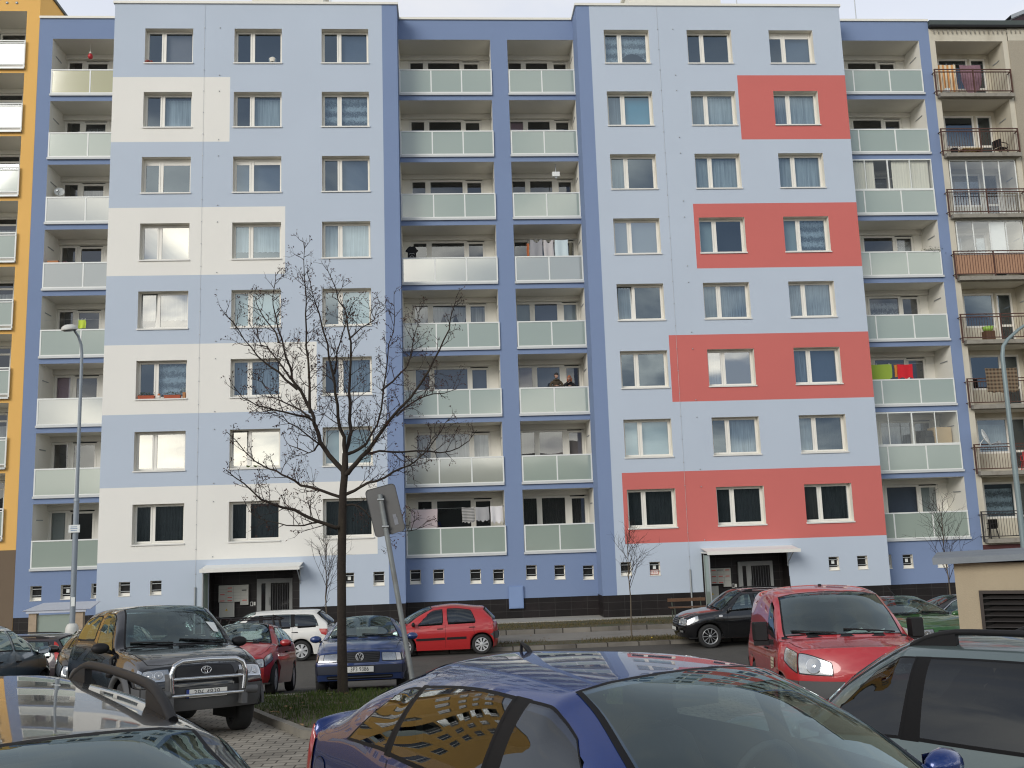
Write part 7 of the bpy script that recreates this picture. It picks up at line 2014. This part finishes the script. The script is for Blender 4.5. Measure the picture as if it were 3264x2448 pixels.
# ------------------------------------------------------------------ light and sky
SUN_EL, SUN_AZ = 26., 218.     # azimuth measured clockwise from +Y
w = bpy.data.worlds.new('World'); scn.world = w; w.use_nodes = True
nt = w.node_tree; N = nt.nodes.new; L = nt.links.new
bg = nt.nodes['Background']
sky = N('ShaderNodeTexSky'); sky.sky_type = 'NISHITA'; sky.sun_disc = False; sky.sun_elevation = R(SUN_EL); sky.sun_rotation = R(SUN_AZ); sky.dust_density = 2.5
tc = N('ShaderNodeTexCoord'); mp = N('ShaderNodeMapping'); mp.inputs['Scale'].default_value = (1, 1, 2.4); mp.inputs['Location'].default_value = (.85, .1, .55)
L(tc.outputs['Generated'], mp.inputs[0])
n1 = N('ShaderNodeTexNoise'); n1.inputs['Scale'].default_value = 3.6; n1.inputs['Detail'].default_value = 7; n1.inputs['Distortion'].default_value = .5; L(mp.outputs[0], n1.inputs['Vector'])
r1 = N('ShaderNodeMapRange'); r1.inputs[1].default_value = .44; r1.inputs[2].default_value = .68; r1.interpolation_type = 'SMOOTHSTEP'; L(n1.outputs['Fac'], r1.inputs[0])
rz = N('ShaderNodeSeparateXYZ'); L(tc.outputs['Generated'], rz.inputs[0])
rq = N('ShaderNodeMapRange'); rq.inputs[1].default_value = .28; rq.inputs[2].default_value = .42; rq.inputs[3].default_value = 1.; rq.inputs[4].default_value = .22; L(rz.outputs['Z'], rq.inputs[0])
rm = N('ShaderNodeMath'); rm.operation = 'MULTIPLY'; L(r1.outputs[0], rm.inputs[0]); L(rq.outputs[0], rm.inputs[1])
cl = N('ShaderNodeMix'); cl.data_type = 'RGBA'; cl.inputs[6].default_value = (2.7, 3.3, 4.3, 1); cl.inputs[7].default_value = (21.0, 20.1, 17.6, 1); L(rm.outputs[0], cl.inputs[0])
# the cloud sheet is thin and even towards the block, broken behind the photographer
sp = N('ShaderNodeSeparateXYZ'); L(tc.outputs['Generated'], sp.inputs[0])
r2 = N('ShaderNodeMapRange'); r2.inputs[1].default_value = -.25; r2.inputs[2].default_value = .35; L(sp.outputs['Y'], r2.inputs[0])
ev = N('ShaderNodeMix'); ev.data_type = 'RGBA'; L(r2.outputs[0], ev.inputs[0]); L(cl.outputs[2], ev.inputs[6])
e2 = N('ShaderNodeMix'); e2.data_type = 'RGBA'; e2.inputs[6].default_value = (6.0, 6.3, 7.0, 1); e2.inputs[7].default_value = (6.9, 6.95, 7.2, 1); L(r1.outputs[0], e2.inputs[0]); L(e2.outputs[2], ev.inputs[7])
r3 = N('ShaderNodeMapRange'); r3.inputs[1].default_value = .45; r3.inputs[2].default_value = .95; r3.inputs[3].default_value = 1.; r3.inputs[4].default_value = .5; L(sp.outputs['Z'], r3.inputs[0])
e3 = N('ShaderNodeMix'); e3.data_type = 'RGBA'; e3.blend_type = 'MULTIPLY'; e3.inputs[0].default_value = 1.; L(ev.outputs[2], e3.inputs[6]); L(r3.outputs[0], e3.inputs[7]); ev = e3
mx = N('ShaderNodeMix'); mx.data_type = 'RGBA'; mx.inputs[0].default_value = .90; L(sky.outputs[0], mx.inputs[6]); L(ev.outputs[2], mx.inputs[7])
L(mx.outputs[2], bg.inputs['Color']); bg.inputs['Strength'].default_value = .10
sl = bpy.data.lights.new('sun', 'SUN'); sl.energy = 1.3; sl.angle = R(28); sl.color = (1., .96, .89)
so = bpy.data.objects.new('sun', sl); COL.objects.link(so); az = R(SUN_AZ)
dvec = Vector((math.sin(az) * math.cos(R(SUN_EL)), math.cos(az) * math.cos(R(SUN_EL)), math.sin(R(SUN_EL)))); so.rotation_euler = dvec.to_track_quat('Z', 'Y').to_euler(); so.location = (0, -30, 40)
scn.view_settings.view_transform = 'Standard'; scn.view_settings.look = 'None'; scn.view_settings.gamma = 1.; scn.view_settings.exposure = .48
scn.cycles.use_denoising = True; scn.cycles.pixel_filter_type = 'BLACKMAN_HARRIS'; scn.cycles.filter_width = 1.15
scn.cycles.max_bounces = 10; scn.cycles.transparent_max_bounces = 16; scn.cycles.glossy_bounces = 5; scn.cycles.caustics_reflective = False; scn.cycles.caustics_refractive = False
